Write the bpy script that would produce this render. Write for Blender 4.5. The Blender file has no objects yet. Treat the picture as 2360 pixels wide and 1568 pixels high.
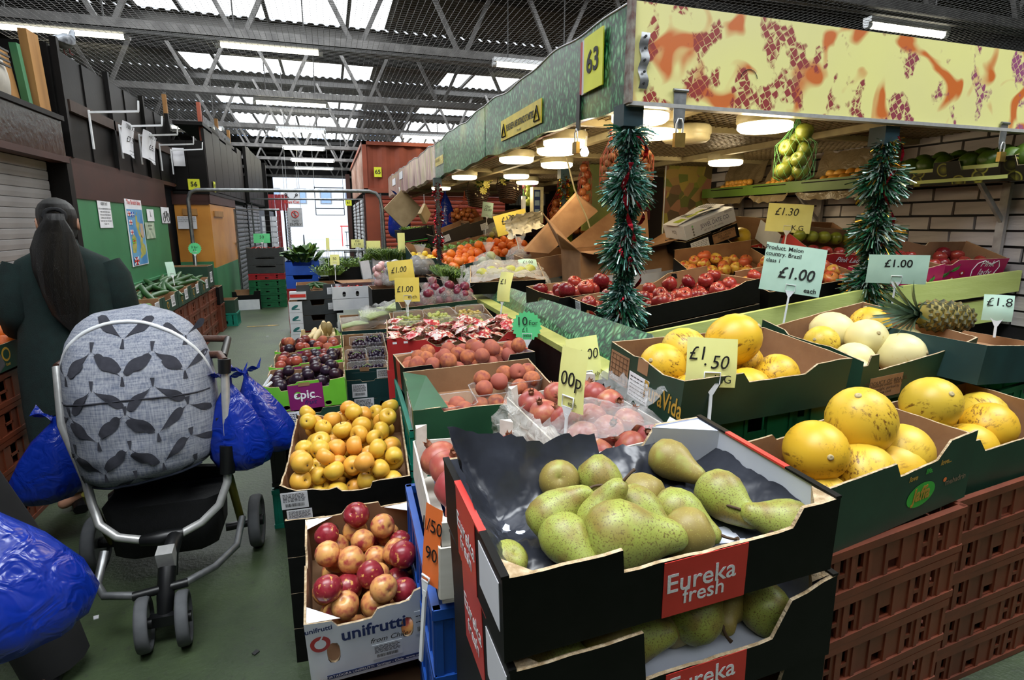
import bpy, bmesh, math, random
from mathutils import Vector, Matrix, Euler, noise
R = random.Random(11)
S = bpy.context.scene
COL = S.collection
rad = math.radians
# ---------------------------------------------------------------- camera, world, lights, exposure
cam_d = bpy.data.cameras.new('camera'); cam_o = bpy.data.objects.new('camera', cam_d); COL.objects.link(cam_o)
cam_d.sensor_width = 36; cam_d.lens = 36 * 1300 / 2360; cam_d.clip_start = .02; cam_d.clip_end = 300
cam_o.location = (0, 0, 1.55); cam_o.rotation_euler = (rad(90 - 11.7), 0, rad(-17.75))
S.camera = cam_o
w = bpy.data.worlds.new('world'); S.world = w; w.use_nodes = True
bg = w.node_tree.nodes['Background']; bg.inputs[0].default_value = (.80, .88, 1, 1); bg.inputs[1].default_value = 2.2
S.view_settings.view_transform = 'Standard'; S.view_settings.look = 'None'
S.view_settings.gamma = 1; S.view_settings.use_curve_mapping = False
S.view_settings.exposure = 0.35
try:
    S.cycles.max_bounces = 8; S.cycles.transparent_max_bounces = 12; S.cycles.diffuse_bounces = 3
    S.cycles.glossy_bounces = 3; S.cycles.transmission_bounces = 4; S.cycles.caustics_reflective = False; S.cycles.caustics_refractive = False
    S.cycles.sample_clamp_indirect = 6
except Exception: pass

def area(name, loc, size, power, col=(1, 1, 1), rot=(0, 0, 0)):
    l = bpy.data.lights.new(name, 'AREA'); l.shape = 'RECTANGLE'; l.size, l.size_y = size; l.energy = power; l.color = col
    o = bpy.data.objects.new(name, l); COL.objects.link(o); o.location = loc; o.rotation_euler = rot
    return o
# roof-light daylight; the first, above the camera, is fill added in place of flash
for i, (x, y, sx, sy, p) in enumerate([(-.685, .95, 3.4, 1.85, 190), (4.25, .95, 3.2, 1.85, 150), (-.7, 5.9, 3.4, 1.9, 75), (4.4, 6.1, 3, 1.9, 60), (-.7, 9.3, 3.4, 1.9, 70), (3.4, 12.9, 1.8, 1.8, 45), (-.7, 12.9, 3.4, 1.8, 80), (-.7, 16.4, 3.4, 1.8, 100), (-.7, 19.6, 3.4, 1.8, 120)]):
    area('roof_daylight_and_flash_fill', (x, y, 4.6), (sx, sy), p, (.93, .97, 1))

# ---------------------------------------------------------------- helpers
def lin(h):
    if isinstance(h, tuple): return h if len(h) == 4 else (*h, 1)
    v = [int(h[i:i + 2], 16) / 255 for i in (0, 2, 4)]
    return tuple(c / 12.92 if c <= .04045 else ((c + .055) / 1.055) ** 2.4 for c in v) + (1,)

MATS = {}
def nd(t, typ, **kw):
    n = t.nodes.new(typ)
    for k, v in kw.items():
        if k in n.inputs: n.inputs[k].default_value = v
        else: setattr(n, k, v)
    return n
def ramp(t, fac, stops, interp='LINEAR'):
    r = t.nodes.new('ShaderNodeValToRGB'); r.color_ramp.interpolation = interp
    e = r.color_ramp.elements
    while len(e) < len(stops): e.new(.5)
    for el, (p, c) in zip(e, stops): el.position = p; el.color = lin(c)
    t.links.new(fac, r.inputs[0]); return r.outputs[0]
def mixc(t, fac, a, b, mode='MIX'):
    m = t.nodes.new('ShaderNodeMix'); m.data_type = 'RGBA'; m.blend_type = mode
    for i, v in ((0, fac), (6, a), (7, b)):
        if hasattr(v, 'is_output'): t.links.new(v, m.inputs[i])
        else: m.inputs[i].default_value = v if i == 0 else lin(v)
    return m.outputs[2]
def tex(t, kind='NOISE', scale=10, vec=None, out=0, **kw):
    n = t.nodes.new({'NOISE': 'ShaderNodeTexNoise', 'VOR': 'ShaderNodeTexVoronoi', 'WAVE': 'ShaderNodeTexWave', 'CHK': 'ShaderNodeTexChecker'}[kind])
    n.inputs['Scale'].default_value = scale
    for k, v in kw.items():
        if k in n.inputs: n.inputs[k].default_value = v
        else: setattr(n, k, v)
    if vec is not None: t.links.new(vec, n.inputs['Vector'])
    return n.outputs[out]
def coord(t, scale=None, rot=None, which='Object'):
    c = t.nodes.new('ShaderNodeTexCoord').outputs[which]
    if scale is None and rot is None: return c
    m = t.nodes.new('ShaderNodeMapping'); t.links.new(c, m.inputs[0])
    if scale: m.inputs['Scale'].default_value = scale
    if rot: m.inputs['Rotation'].default_value = rot
    return m.outputs[0]
def base(name):
    m = bpy.data.materials.new(name); m.use_nodes = True
    t = m.node_tree; return m, t, t.nodes['Principled BSDF']
def bump(t, b, h, s=.3, d=.01):
    n = t.nodes.new('ShaderNodeBump'); n.inputs['Strength'].default_value = s; n.inputs['Distance'].default_value = d
    t.links.new(h, n.inputs['Height']); t.links.new(n.outputs[0], b.inputs['Normal'])
def M(name, c, r=.6, c2=None, sc=14, metal=0, bp=0, bs=60, emit=0, alpha=1, coat=0, stretch=None, lo=.35, hi=.65, sss=0):
    """plain procedural material: two tones of noise, optional relief"""
    if name in MATS: return MATS[name]
    m, t, b = base(name)
    v = coord(t, stretch)
    if c2 is None:
        cc = lin(c); c2 = tuple(x * .82 for x in cc[:3])
    col = ramp(t, tex(t, 'NOISE', sc, v, Detail=4), [(lo, c2), (hi, c)])
    t.links.new(col, b.inputs['Base Color'])
    b.inputs['Roughness'].default_value = r; b.inputs['Metallic'].default_value = metal
    if coat: b.inputs['Coat Weight'].default_value = coat; b.inputs['Coat Roughness'].default_value = .15
    if bp: bump(t, b, tex(t, 'NOISE', bs, v, Detail=3), bp)
    if emit:
        b.inputs['Emission Color'].default_value = lin(c); b.inputs['Emission Strength'].default_value = emit
    if alpha < 1: b.inputs['Alpha'].default_value = alpha
    MATS[name] = m; return m

class MB:
    def __init__(s): s.v = []; s.f = []; s.m = []; s.s = []
    def add(s, vs, fs, mi=0, sm=False):
        n = len(s.v); s.v += [tuple(x) for x in vs]
        for f in fs: s.f.append([i + n for i in f]); s.m.append(mi); s.s.append(sm)
        return s
    def box(s, c, d, mi=0, rot=None, taper=1):
        x, y, z = (k / 2 for k in d)
        vs = [Vector((sx * x * (taper if sz > 0 else 1), sy * y * (taper if sz > 0 else 1), sz * z)) for sz in (-1, 1) for sy in (-1, 1) for sx in (-1, 1)]
        if rot is not None:
            q = rot if isinstance(rot, Matrix) else Euler(rot).to_matrix()
            vs = [q @ k for k in vs]
        vs = [k + Vector(c) for k in vs]
        return s.add(vs, [(0, 2, 3, 1), (4, 5, 7, 6), (0, 1, 5, 4), (2, 6, 7, 3), (0, 4, 6, 2), (1, 3, 7, 5)], mi)
    def bar(s, a, b, wd, ht=None, mi=0):
        a, b = Vector(a), Vector(b); d = b - a; L = d.length
        q = d.to_track_quat('X', 'Z').to_matrix()
        return s.box((a + b) / 2, (L, wd, ht or wd), mi, q)
    def tube(s, pts, r, n=8, mi=0, cap=True, closed=False):
        pts = [Vector(p) for p in pts]; rs = r if isinstance(r, (list, tuple)) else [r] * len(pts)
        rings = []; prev = None
        for i, p in enumerate(pts):
            a = pts[(i - 1) % len(pts)] if (i or closed) else p; b = pts[(i + 1) % len(pts)] if (i < len(pts) - 1 or closed) else p
            d = (b - a).normalized() if (b - a).length > 1e-9 else Vector((0, 0, 1))
            if prev is None: u = d.orthogonal().normalized()
            else:
                u = prev - d * prev.dot(d); u = u.normalized() if u.length > 1e-6 else d.orthogonal().normalized()
            prev = u; w_ = d.cross(u)
            rings.append([p + (u * math.cos(2 * math.pi * k / n) + w_ * math.sin(2 * math.pi * k / n)) * rs[i] for k in range(n)])
        return s.loft(rings, mi, cap, closed)
    def loft(s, rings, mi=0, cap=True, closed=False, sm=True, ringclosed=True):
        n = len(rings[0]); vs = [p for r_ in rings for p in r_]; fs = []
        m = len(rings)
        for i in range(m if closed else m - 1):
            for k in range(n if ringclosed else n - 1):
                a, b = i * n + k, i * n + (k + 1) % n; c, d = ((i + 1) % m) * n + (k + 1) % n, ((i + 1) % m) * n + k
                fs.append((a, b, c, d))
        s.add(vs, fs, mi, sm)
        if cap and not closed and ringclosed:
            s.add(rings[0], [tuple(reversed(range(n)))], mi); s.add(rings[-1], [tuple(range(n))], mi)
        return s
    def lathe(s, prof, n=16, mi=0, c=(0, 0, 0), cap=False):
        rings = [[(c[0] + r_ * math.cos(2 * math.pi * k / n), c[1] + r_ * math.sin(2 * math.pi * k / n), c[2] + z) for k in range(n)] for r_, z in prof]
        return s.loft(rings, mi, cap)
    def cyl(s, c, r, h, n=16, mi=0, axis='Z'):
        ring = lambda z: [(r * math.cos(2 * math.pi * k / n), r * math.sin(2 * math.pi * k / n), z) for k in range(n)]
        rr = [ring(-h / 2), ring(h / 2)]
        if axis == 'X': rr = [[(z, x, y) for x, y, z in q] for q in rr]
        if axis == 'Y': rr = [[(y, z, x) for x, y, z in q] for q in rr]
        return s.loft([[(x + c[0], y + c[1], z + c[2]) for x, y, z in q] for q in rr], mi)
    def plate(s, poly, z0, z1, mi=0):
        """2-D polygon extruded along z"""
        n = len(poly); a = [(x, y, z0) for x, y in poly]; b = [(x, y, z1) for x, y in poly]
        s.add(a + b, [tuple(reversed(range(n))), tuple(range(n, 2 * n))] + [(i, (i + 1) % n, n + (i + 1) % n, n + i) for i in range(n)], mi)
        return s
    def grid(s, fn, nu, nv, mi=0, sm=True):
        vs = [fn(i / nu, j / nv) for j in range(nv + 1) for i in range(nu + 1)]
        return s.add(vs, [(j * (nu + 1) + i, j * (nu + 1) + i + 1, (j + 1) * (nu + 1) + i + 1, (j + 1) * (nu + 1) + i) for j in range(nv) for i in range(nu)], mi, sm)
    def mesh(s, name, mats):
        me = bpy.data.meshes.new(name); me.from_pydata(s.v, [], s.f)
        for m in (mats if isinstance(mats, (list, tuple)) else [mats]): me.materials.append(m)
        me.polygons.foreach_set('material_index', s.m); me.polygons.foreach_set('use_smooth', s.s); me.update()
        return me
    def build(s, name, mats, parent=None, loc=(0, 0, 0), rot=(0, 0, 0)):
        return ob(name, s.mesh(name, mats), parent, loc, rot)
def ob(name, me, parent=None, loc=(0, 0, 0), rot=(0, 0, 0), sc=None):
    o = bpy.data.objects.new(name, me); COL.objects.link(o); o.parent = parent; o.location = loc; o.rotation_euler = rot
    if sc is not None: o.scale = sc if isinstance(sc, tuple) else (sc,) * 3
    return o
def tag(o, label=None, cat=None, group=None, kind=None):
    for k, v in (('label', label), ('category', cat), ('group', group), ('kind', kind)):
        if v: o[k] = v
    return o
def thing(name, label, cat, loc=(0, 0, 0), rot=(0, 0, 0), group=None, kind=None):
    o = bpy.data.objects.new(name, None); COL.objects.link(o); o.location = loc; o.rotation_euler = rot
    o.empty_display_size = .05
    return tag(o, label, cat, group, kind)
def struct(o): o['kind'] = 'structure'; return o
ORD = 'zeroth first second third fourth fifth sixth seventh eighth ninth tenth eleventh twelfth thirteenth fourteenth fifteenth sixteenth seventeenth eighteenth nineteenth twentieth'.split()

# lettering: text turned into real thin geometry, in a scratch scene so that it stays quick
_tmp = bpy.data.scenes.new('scratch'); _TX = {}
def text_mesh(s, bold=0, shear=0, sx=1, spacing=1, align='CENTER'):
    key = (s, bold, shear, sx, spacing, align)
    if key in _TX: return _TX[key]
    cu = bpy.data.curves.new('t', 'FONT'); cu.body = s; cu.size = 1; cu.align_x = align; cu.align_y = 'CENTER'
    cu.offset = bold; cu.shear = shear; cu.space_character = spacing; cu.resolution_u = 3; cu.extrude = .004; cu.space_line = .95
    o = bpy.data.objects.new('t', cu); _tmp.collection.objects.link(o)
    vl = _tmp.view_layers[0]; vl.update()
    me = bpy.data.meshes.new_from_object(o.evaluated_get(vl.depsgraph)); me.materials.clear()
    bpy.data.objects.remove(o); _TX[key] = me
    return me
def letters(parent, s, size, mat, loc, x=(1, 0, 0), y=(0, 0, 1), name='lettering', sx=1, **kw):
    """text of cap size `size` on a surface whose in-plane axes are x and y, in the parent's space"""
    me = text_mesh(s, **kw).copy(); me.materials.append(mat)
    x, y = Vector(x).normalized(), Vector(y).normalized(); y = (y - x * y.dot(x)).normalized(); z = x.cross(y)
    mx = Matrix((x * size * sx, y * size, z * size)).transposed().to_4x4()
    o = ob(name, me, parent); o.matrix_basis = Matrix.Translation(Vector(loc)) @ mx
    return o
# ---------------------------------------------------------------- materials
CARD = M('cardboard', '9c7654', .85, '8a6546', 8, bp=.05, bs=90)
CARDIN = M('cardboard_inside', '8f6c4e', .9, '7d5c41', 6)
EDGE = M('cardboard_torn_edge', 'c9b596', .95, '9c8462', 60, bp=.6, bs=160)
BLACKC = M('black_printed_card', '0d0d0d', .5, '080808', 30)
DKGREEN = M('dark_green_card', '20402f', .5, '1b3728', 9)
DKTEAL = M('dark_teal_card', '17393a', .5, '123031', 9)
GREYC = M('charcoal_card', '34383a', .6, '2c3032', 9)
WHITEC = M('white_card', 'dcdfe4', .55, 'cfd3da', 8)
LILAC = M('white_card_lining', 'cdd2e0', .6, 'bfc5d6', 8)
RED = M('red_print', 'd23c34', .4, 'c4342e', 10)
RED2 = M('red_carton', 'b52c2c', .5, 'a52626', 10)
BLUEC = M('blue_carton', '1d50b4', .5, '1a48a2', 10)
LIME = M('lime_print', '6fbf35', .5, '66b130', 10)
PURPLE = M('purple_print', '8a2068', .5, '7d1c5e', 10)
PINK = M('magenta_print', 'b3175a', .45, 'a51552', 10)
BROWNP = M('brown_crate_plastic', '713722', .45, '5c2c1b', 5, bp=.06, bs=30)
TEALP = M('teal_crate_plastic', '12826c', .4, '0f6f5c', 8)
GREENP = M('green_crate_plastic', '14633b', .4, '0f5230', 8)
BLACKP = M('black_plastic', '0e0f11', .4, '0a0b0c', 12)
WHITEP = M('white_plastic', 'e4e6e8', .35, 'd6d9dc', 10)
INK = M('black_ink', '101010', .6)
INKW = M('white_ink', 'f2f2f2', .6)
INKB = M('navy_ink', '1c2f63', .6)
INKY = M('yellow_ink', 'b98f2f', .6)
INKG = M('green_ink', '3fae3a', .6)
PAPER = M('white_paper', 'e6e6ea', .8, 'd8d8de', 5)
YEL = M('yellow_card', 'ecec9a', .75, 'e4e28c', 8)
YEL2 = M('bright_yellow_card', 'efd96a', .7, 'e6ce58', 8)
MINT = M('mint_card', 'b9d8c6', .55, 'aecfbd', 8)
NEONG = M('neon_green_card', '62d78f', .6, '58cb84', 8)
ORANGEC = M('orange_card', 'ef7a3a', .6, 'e36e30', 8)
SIGNY = M('yellow_plate', 'e3e83c', .5, 'd6da34', 6)
STEEL = M('galvanised_steel', '9a9c9e', .4, '7f8284', 20, metal=.8)
CHROME = M('brushed_aluminium', 'd8d8d6', .3, 'c9c9c7', 30, metal=.55)
BRASS = M('brass', 'b99a54', .35, 'a4874a', 20, metal=.9)
PAINTG = M('pale_green_painted_wood', 'c3cf7c', .55, 'b5c26c', 3, bp=.08, bs=25, stretch=(1, 1, 8))
DARKW = M('black_stained_board', '141211', .5, '0d0c0b', 2.5, bp=.05, bs=30)
for _m in (DARKW, BLACKC): _m.node_tree.nodes['Principled BSDF'].inputs['Specular IOR Level'].default_value = .18
MAROONW = M('maroon_board', '41211a', .55, '341a15', 3)
GREENW = M('green_painted_board', '3f7f55', .5, '37724b', 2.2)
TIMBER = M('raw_timber', 'a87a42', .75, '8b6233', 6, stretch=(1, 1, .1))
TRUSS = M('truss_paint', '6a6866', .6, '4a4847', 8)
TRUSSD = M('dark_truss_paint', '2c2b2a', .6, '222120', 8)
ROOF = M('roof_sheet', '433f35', .85, '2c2822', 1.6)
ROOFD = M('roof_purlin', '2d2b28', .7)
WIRE = M('net_wire', '646462', .5)
RUBBER = M('grey_tyre', '55575a', .8, '4a4c4f', 20)
BLKFAB = M('black_fabric', '101114', .9, '0b0c0e', 40, bp=.2, bs=200)
OLIVE = M('olive_paint', '7a7420', .35, '6c661c', 10, metal=.3)
LEATHER = M('brown_leather', '4b2c1e', .45, '3e2317', 30, bp=.2, bs=120)
COAT = M('dark_green_wool', '0d2422', .95, '0a1c1b', 25, bp=.25, bs=220)
TROUS = M('black_cloth', '0c0c0e', .9, '08080a', 20)
HAIR = M('black_hair', '0c0a0a', .38, '060505', 5, bp=.8, bs=40, stretch=(30, 30, 1.2))
SKIN = M('skin', 'b98a70', .5, 'ab7c63', 12, sss=.1)
CONT = M('rust_red_paint', '9a4a30', .6, '85402a', 2.5)
SHUTR = M('orange_red_shutter', 'b4513a', .5, 'a64831', 3)
SHUTG = M('grey_shutter', '8f8d8d', .55, '7f7d7d', 2)
LEAFG = M('dark_leaf', '3c5c22', .5, '2a461a', 12)
LEAFL = M('light_leaf', '86a544', .5, '6b8c34', 12)
STEMB = M('dry_stem', '4a3522', .8)
WOODL = M('pale_crate_wood', 'd8c8a2', .7, 'c7b48b', 6, stretch=(1, 8, 8))
WOODW = M('white_crate_wood', 'd9d6cd', .7, 'cbc7bc', 5, stretch=(1, 8, 8))

def glow(name, c, e):
    m, t, b = base(name)
    b.inputs['Base Color'].default_value = lin(c); b.inputs['Emission Color'].default_value = lin(c)
    v = tex(t, 'NOISE', 3, coord(t)); f = t.nodes.new('ShaderNodeMapRange'); t.links.new(v, f.inputs[0])
    f.inputs[3].default_value = e * .9; f.inputs[4].default_value = e * 1.1; t.links.new(f.outputs[0], b.inputs['Emission Strength'])
    return m
TUBE = glow('fluorescent_tube', (1, .95, .74), 11)
LAMPW = glow('warm_bulkhead_glass', (1, .84, .52), 7)
SKYL = glow('roof_light_glass', (.93, .97, 1), 3.2)

def film(name, c, fac, rough=.12, bp=.5, bs=45):
    """thin clear or tinted plastic: mostly see-through, with glossy creases"""
    m, t, b = base(name); out = t.nodes['Material Output']
    tr = nd(t, 'ShaderNodeBsdfTransparent'); tr.inputs[0].default_value = lin(c)
    b.inputs['Base Color'].default_value = lin(c); b.inputs['Roughness'].default_value = rough; b.inputs['Specular IOR Level'].default_value = .9
    n = tex(t, 'VOR', bs, coord(t), feature='DISTANCE_TO_EDGE')
    bump(t, b, tex(t, 'NOISE', bs * .6, coord(t), Detail=2, Distortion=1.5), bp, .02)
    mx = t.nodes.new('ShaderNodeMixShader'); mx.inputs[0].default_value = fac
    t.links.new(tr.outputs[0], mx.inputs[1]); t.links.new(b.outputs[0], mx.inputs[2]); t.links.new(mx.outputs[0], out.inputs[0])
    MATS[name] = m; return m
FILM = film('clear_film', (.93, .93, .93), .20)
FILM2 = film('milky_film', (.86, .84, .80), .34)
TRAY = film('clear_tray', (.9, .9, .9), .16, .05, .05)
BLUEBAG = film('blue_bag', '1440b8', .80, .22, .5, 22)
BLUEBAG.node_tree.nodes['Principled BSDF'].inputs['Base Color'].default_value = lin('10309e')
BLACKF = M('black_film', '33363f', .26, '22242b', 8, bp=.6, bs=13)
BAGFILM = film('paper_film', '8f7d5c', .62, .4, .5, 25)

def fruit_mat(name, a, b, c=None, sc=9, rough=.4, speck=None, blush=None, bl=(.45, .62), hue=.0, along=None, sp=(90, .28)):
    """skin that runs from tone a to b (noise + random per fruit), optional blush patch and speckle"""
    m, t, bs = base(name); sc *= .17; sp = (sp[0] * .15, sp[1])
    v = coord(t); info = t.nodes.new('ShaderNodeObjectInfo')
    off = nd(t, 'ShaderNodeVectorMath', operation='ADD')
    t.links.new(v, off.inputs[0])
    ml = nd(t, 'ShaderNodeVectorMath', operation='SCALE'); ml.inputs[0].default_value = (7, 11, 5); t.links.new(info.outputs['Random'], ml.inputs[3]); t.links.new(ml.outputs[0], off.inputs[1])
    vv = off.outputs[0]
    col = ramp(t, tex(t, 'NOISE', sc, vv, Detail=3), [(.3, a), (.7, b)])
    if blush: col = mixc(t, ramp(t, tex(t, 'NOISE', sc * 1.1, vv, Detail=2.5, Roughness=.5), [(bl[0], (0, 0, 0)), (bl[1], (1, 1, 1))]), col, blush)
    if c: col = mixc(t, ramp(t, info.outputs['Random'], [(.35, (0, 0, 0)), (.95, (1, 1, 1))]), col, c)
    if speck: col = mixc(t, ramp(t, tex(t, 'NOISE', sp[0], vv, Detail=2), [(1 - sp[1] - .12, (0, 0, 0)), (1 - sp[1], (1, 1, 1))]), col, speck)
    t.links.new(col, bs.inputs['Base Color']); bs.inputs['Roughness'].default_value = rough
    bs.inputs['Subsurface Weight'].default_value = 0
    MATS[name] = m; return m
F_YAP = fruit_mat('yellow_apple_skin', 'd9a93a', 'cfae3c', 'dd9a3e', 6, .38, '9c7a2e', None, sp=(60, .2))
F_NEC = fruit_mat('nectarine_skin', 'd9a85e', 'd08a58', None, 9, .33, 'b06a48', '9c3a3c', (.47, .68), sp=(170, .2))
F_NECD = fruit_mat('dark_nectarine_skin', '7d1824', '94303a', None, 16, .3, 'b0524a', 'd3a05a', (.62, .7), sp=(120, .2))
F_PEACH = fruit_mat('peach_skin', 'b8673f', 'c47a48', 'a5584a', 8, .75, None, '7a3238', (.36, .74))
F_PLUM = fruit_mat('dark_plum_skin', '1d1220', '2a1728', '35151f', 10, .3, '3c3448', None, sp=(70, .3))
F_PLUMR = fruit_mat('red_plum_skin', '54161c', '6d2622', 'a24a3a', 10, .3, '8a4a40', None, sp=(90, .25))
F_PEAR = fruit_mat('pear_skin', '9aa04a', '8c963f', None, 8, .45, '6a5c2c', '857337', (.46, .66), sp=(170, .34))
F_PEARR = fruit_mat('russet_pear_skin', '857337', '8d7c3c', None, 8, .48, 'a8a050', '95984a', (.56, .72), sp=(150, .28))
F_MEL = fruit_mat('yellow_melon_skin', 'ddb32c', 'd8aa2a', 'd6b63c', 5, .42, None, None)
F_MELC = fruit_mat('cream_melon_skin', 'e4dca6', 'dccf90', 'e0d49a', 5, .45, 'd0bb6c', None, sp=(40, .2))
F_POM = fruit_mat('pomegranate_skin', 'a04a42', 'b0624c', '93383c', 9, .38, '7a4034', 'b9805a', (.5, .72), sp=(130, .24))
F_RAP = fruit_mat('red_apple_skin', '8e2a28', 'a23c30', '6e1420', 12, .25, 'c06a48', 'b8743c', (.62, .76), sp=(110, .25))
F_BAP = fruit_mat('blush_apple_skin', 'd2b04a', 'c9a040', 'c0583a', 9, .32, 'd8bc70', 'b8432f', (.45, .6), sp=(120, .2))
F_GAP = fruit_mat('green_apple_skin', '8c9430', '7f8a2c', '98a03c', 8, .3, 'a8ac58', None, sp=(80, .22))
F_ORA = fruit_mat('orange_skin', 'e2701e', 'd9621a', 'e88128', 10, .42, None, None)
F_TOMO = fruit_mat('grapefruit_skin', 'e08a3a', 'd97a3e', 'e0a050', 8, .45, None, 'd0644a', (.5, .7))
F_LEM = fruit_mat('lemon_skin', 'e6c83a', 'dcbc30', None, 10, .4)
F_MAN = fruit_mat('mango_skin', 'dba23a', 'd8923a', 'e0a848', 8, .45)
F_GRG = fruit_mat('green_grape_skin', 'a7b25a', 'b4bb68', 'b8a050', 12, .28)
F_GRD = fruit_mat('black_grape_skin', '241a2e', '32243c', '401c2a', 12, .3, '4a4458', None, sp=(70, .3))
F_ONI = fruit_mat('red_onion_skin', '6e2338', '83304a', None, 14, .35)
F_BON = fruit_mat('brown_onion_skin', '9c5a2c', 'b06c36', '8a4824', 12, .4)
F_CUC = fruit_mat('cucumber_skin', '20401c', '2d5226', None, 20, .4, '5a7a48', None, sp=(90, .25))
F_LIME = fruit_mat('lime_skin', '3f6a22', '56822e', '7a9a40', 10, .4)
F_TOM = fruit_mat('tomato_skin', 'c0281c', 'b02018', None, 8, .25)
F_PARS = fruit_mat('parsnip_skin', 'd8c59a', 'cbb483', None, 20, .7, 'a88a58', None, sp=(70, .22))
for _m in (F_ORA, F_LEM, F_LIME):
    _t = _m.node_tree; bump(_t, _t.nodes['Principled BSDF'], tex(_t, 'NOISE', 16, coord(_t)), .2, .03)

def melon_scars(m):
    """long brown corky streaks that run along the melon towards its ends"""
    t = m.node_tree; b = t.nodes['Principled BSDF']; old = b.inputs['Base Color'].links[0].from_socket
    n = tex(t, 'NOISE', 1.6, coord(t, (5, 5, .9)), Detail=6, Roughness=.7)
    p = tex(t, 'NOISE', .9, coord(t), Detail=2)
    k = mixc(t, 1, ramp(t, n, [(.52, (0, 0, 0)), (.6, (1, 1, 1))]), ramp(t, p, [(.48, (0, 0, 0)), (.6, (1, 1, 1))]), 'MULTIPLY')
    t.links.new(mixc(t, k, old, '7a5218'), b.inputs['Base Color'])
melon_scars(F_MEL)

def grass_mat():
    m, t, b = base('grass_print')
    v = coord(t); d = tex(t, 'NOISE', 14, v, out=1, Detail=2)
    dv = nd(t, 'ShaderNodeVectorMath', operation='MULTIPLY_ADD'); t.links.new(d, dv.inputs[0]); dv.inputs[1].default_value = (.06, .06, .06); t.links.new(v, dv.inputs[2])
    mp = nd(t, 'ShaderNodeMapping'); mp.inputs['Scale'].default_value = (1, 1, .4); t.links.new(dv.outputs[0], mp.inputs[0])
    n = tex(t, 'VOR', 34, mp.outputs[0], feature='DISTANCE_TO_EDGE')
    col = ramp(t, n, [(0, '061a0e'), (.06, '0f4024'), (.18, '217040'), (.4, '7ab585')])
    col = mixc(t, ramp(t, tex(t, 'NOISE', 2.3, v, Detail=3), [(.55, (0, 0, 0)), (.75, (.55, .55, .55))]), col, 'a8b060')
    t.links.new(col, b.inputs['Base Color']); b.inputs['Roughness'].default_value = .35
    MATS['grass_print'] = m; return m
GRASS = grass_mat()
def spray_mat(name, ground, lilac=False):
    """spray-painted board: soft orange trails, maroon patches broken into little squares"""
    m, t, b = base(name)
    v = coord(t, (1, 1, 1)); v2 = coord(t, (1, 1, 1), (0, rad(38), 0))
    o1 = ramp(t, tex(t, 'NOISE', 4.4, v, Detail=1.5, Distortion=.8), [(.545, (0, 0, 0)), (.635, (1, 1, 1))])
    g = ramp(t, tex(t, 'NOISE', 1.5, v), [(.3, ground), (.7, 'd9d494')])
    col = mixc(t, o1, g, 'c4672c')
    sq = tex(t, 'VOR', 30, v2, feature='DISTANCE_TO_EDGE', Randomness=.25)
    ms = mixc(t, 1, ramp(t, sq, [(.02, (.15, .15, .15)), (.06, (1, 1, 1))]), ramp(t, tex(t, 'NOISE', 5.5, coord(t, (1.3, 1.3, 1)), Detail=3), [(.55, (0, 0, 0)), (.59, (1, 1, 1))]), 'MULTIPLY')
    sep = nd(t, 'ShaderNodeSeparateXYZ'); t.links.new(v, sep.inputs[0])
    mr = ramp(t, sep.outputs[0], [(0, '8f2f26'), (.55, '8a3a40'), (1, '92527a')]); 
    mm = nd(t, 'ShaderNodeMapRange'); t.links.new(sep.outputs[0], mm.inputs[0]); mm.inputs[1].default_value = 1.4; mm.inputs[2].default_value = 4.1
    rr = [n for n in t.nodes if n.type == 'VALTORGB'][-1]; t.links.new(mm.outputs[0], rr.inputs[0])
    col = mixc(t, ms, col, mr)
    t.links.new(col, b.inputs['Base Color']); b.inputs['Roughness'].default_value = .4
    MATS[name] = m; return m
SPRAY = spray_mat('sprayed_board', 'e0dd8f')
def bark_mat():
    m, t, b = base('petal_print'); v = coord(t, (1, 1, .22))
    n = tex(t, 'VOR', 9, v); col = ramp(t, tex(t, 'NOISE', 7, v, Detail=5, Distortion=.6), [(.3, '5b3a34'), (.45, 'b08a86'), (.55, 'c9b3a4'), (.65, '9a8f4e'), (.75, '7a5a78')])
    t.links.new(col, b.inputs['Base Color']); b.inputs['Roughness'].default_value = .35; return m
PETAL = bark_mat()
def floor_mat():
    m, t, b = base('green_painted_concrete'); v = coord(t)
    a = ramp(t, tex(t, 'NOISE', 1.6, v, Detail=6, Roughness=.65), [(.3, '273122'), (.5, '36432b'), (.7, '435332')])
    c = mixc(t, ramp(t, tex(t, 'NOISE', 38, v, Detail=4), [(.6, (0, 0, 0)), (.72, (.6, .6, .6))]), a, '2a2c26')
    c = mixc(t, ramp(t, tex(t, 'NOISE', 210, v), [(.76, (0, 0, 0)), (.8, (1, 1, 1))]), c, '8a8a80')
    t.links.new(c, b.inputs['Base Color']); b.inputs['Roughness'].default_value = .55
    bump(t, b, tex(t, 'NOISE', 60, v, Detail=5), .35, .01); return m
FLOOR = floor_mat()
def denim_mat():
    m, t, b = base('blue_grey_weave')
    n = tex(t, 'NOISE', 60, coord(t, (3, 3, .25)), Detail=3); n2 = tex(t, 'NOISE', 60, coord(t, (.25, .25, 4)), Detail=3)
    c = mixc(t, .5, ramp(t, n, [(.35, '5f677b'), (.62, 'a3a6ae')]), ramp(t, n2, [(.35, '5f677b'), (.62, 'a3a6ae')]))
    t.links.new(c, b.inputs['Base Color']); b.inputs['Roughness'].default_value = .95; return m
DENIM = denim_mat()
DENIMD = M('slate_leaf_print', '35363f', .95, '2e2f38', 60)
def pine_mat():
    m, t, b = base('pineapple_skin')
    c = ramp(t, tex(t, 'VOR', 1, coord(t, (60, 60, 60))), [(.1, '8a6a28'), (.4, '5f5a2c'), (.8, '2c2f1c')])
    t.links.new(c, b.inputs['Base Color']); b.inputs['Roughness'].default_value = .6; return m
PINE = pine_mat()
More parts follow.
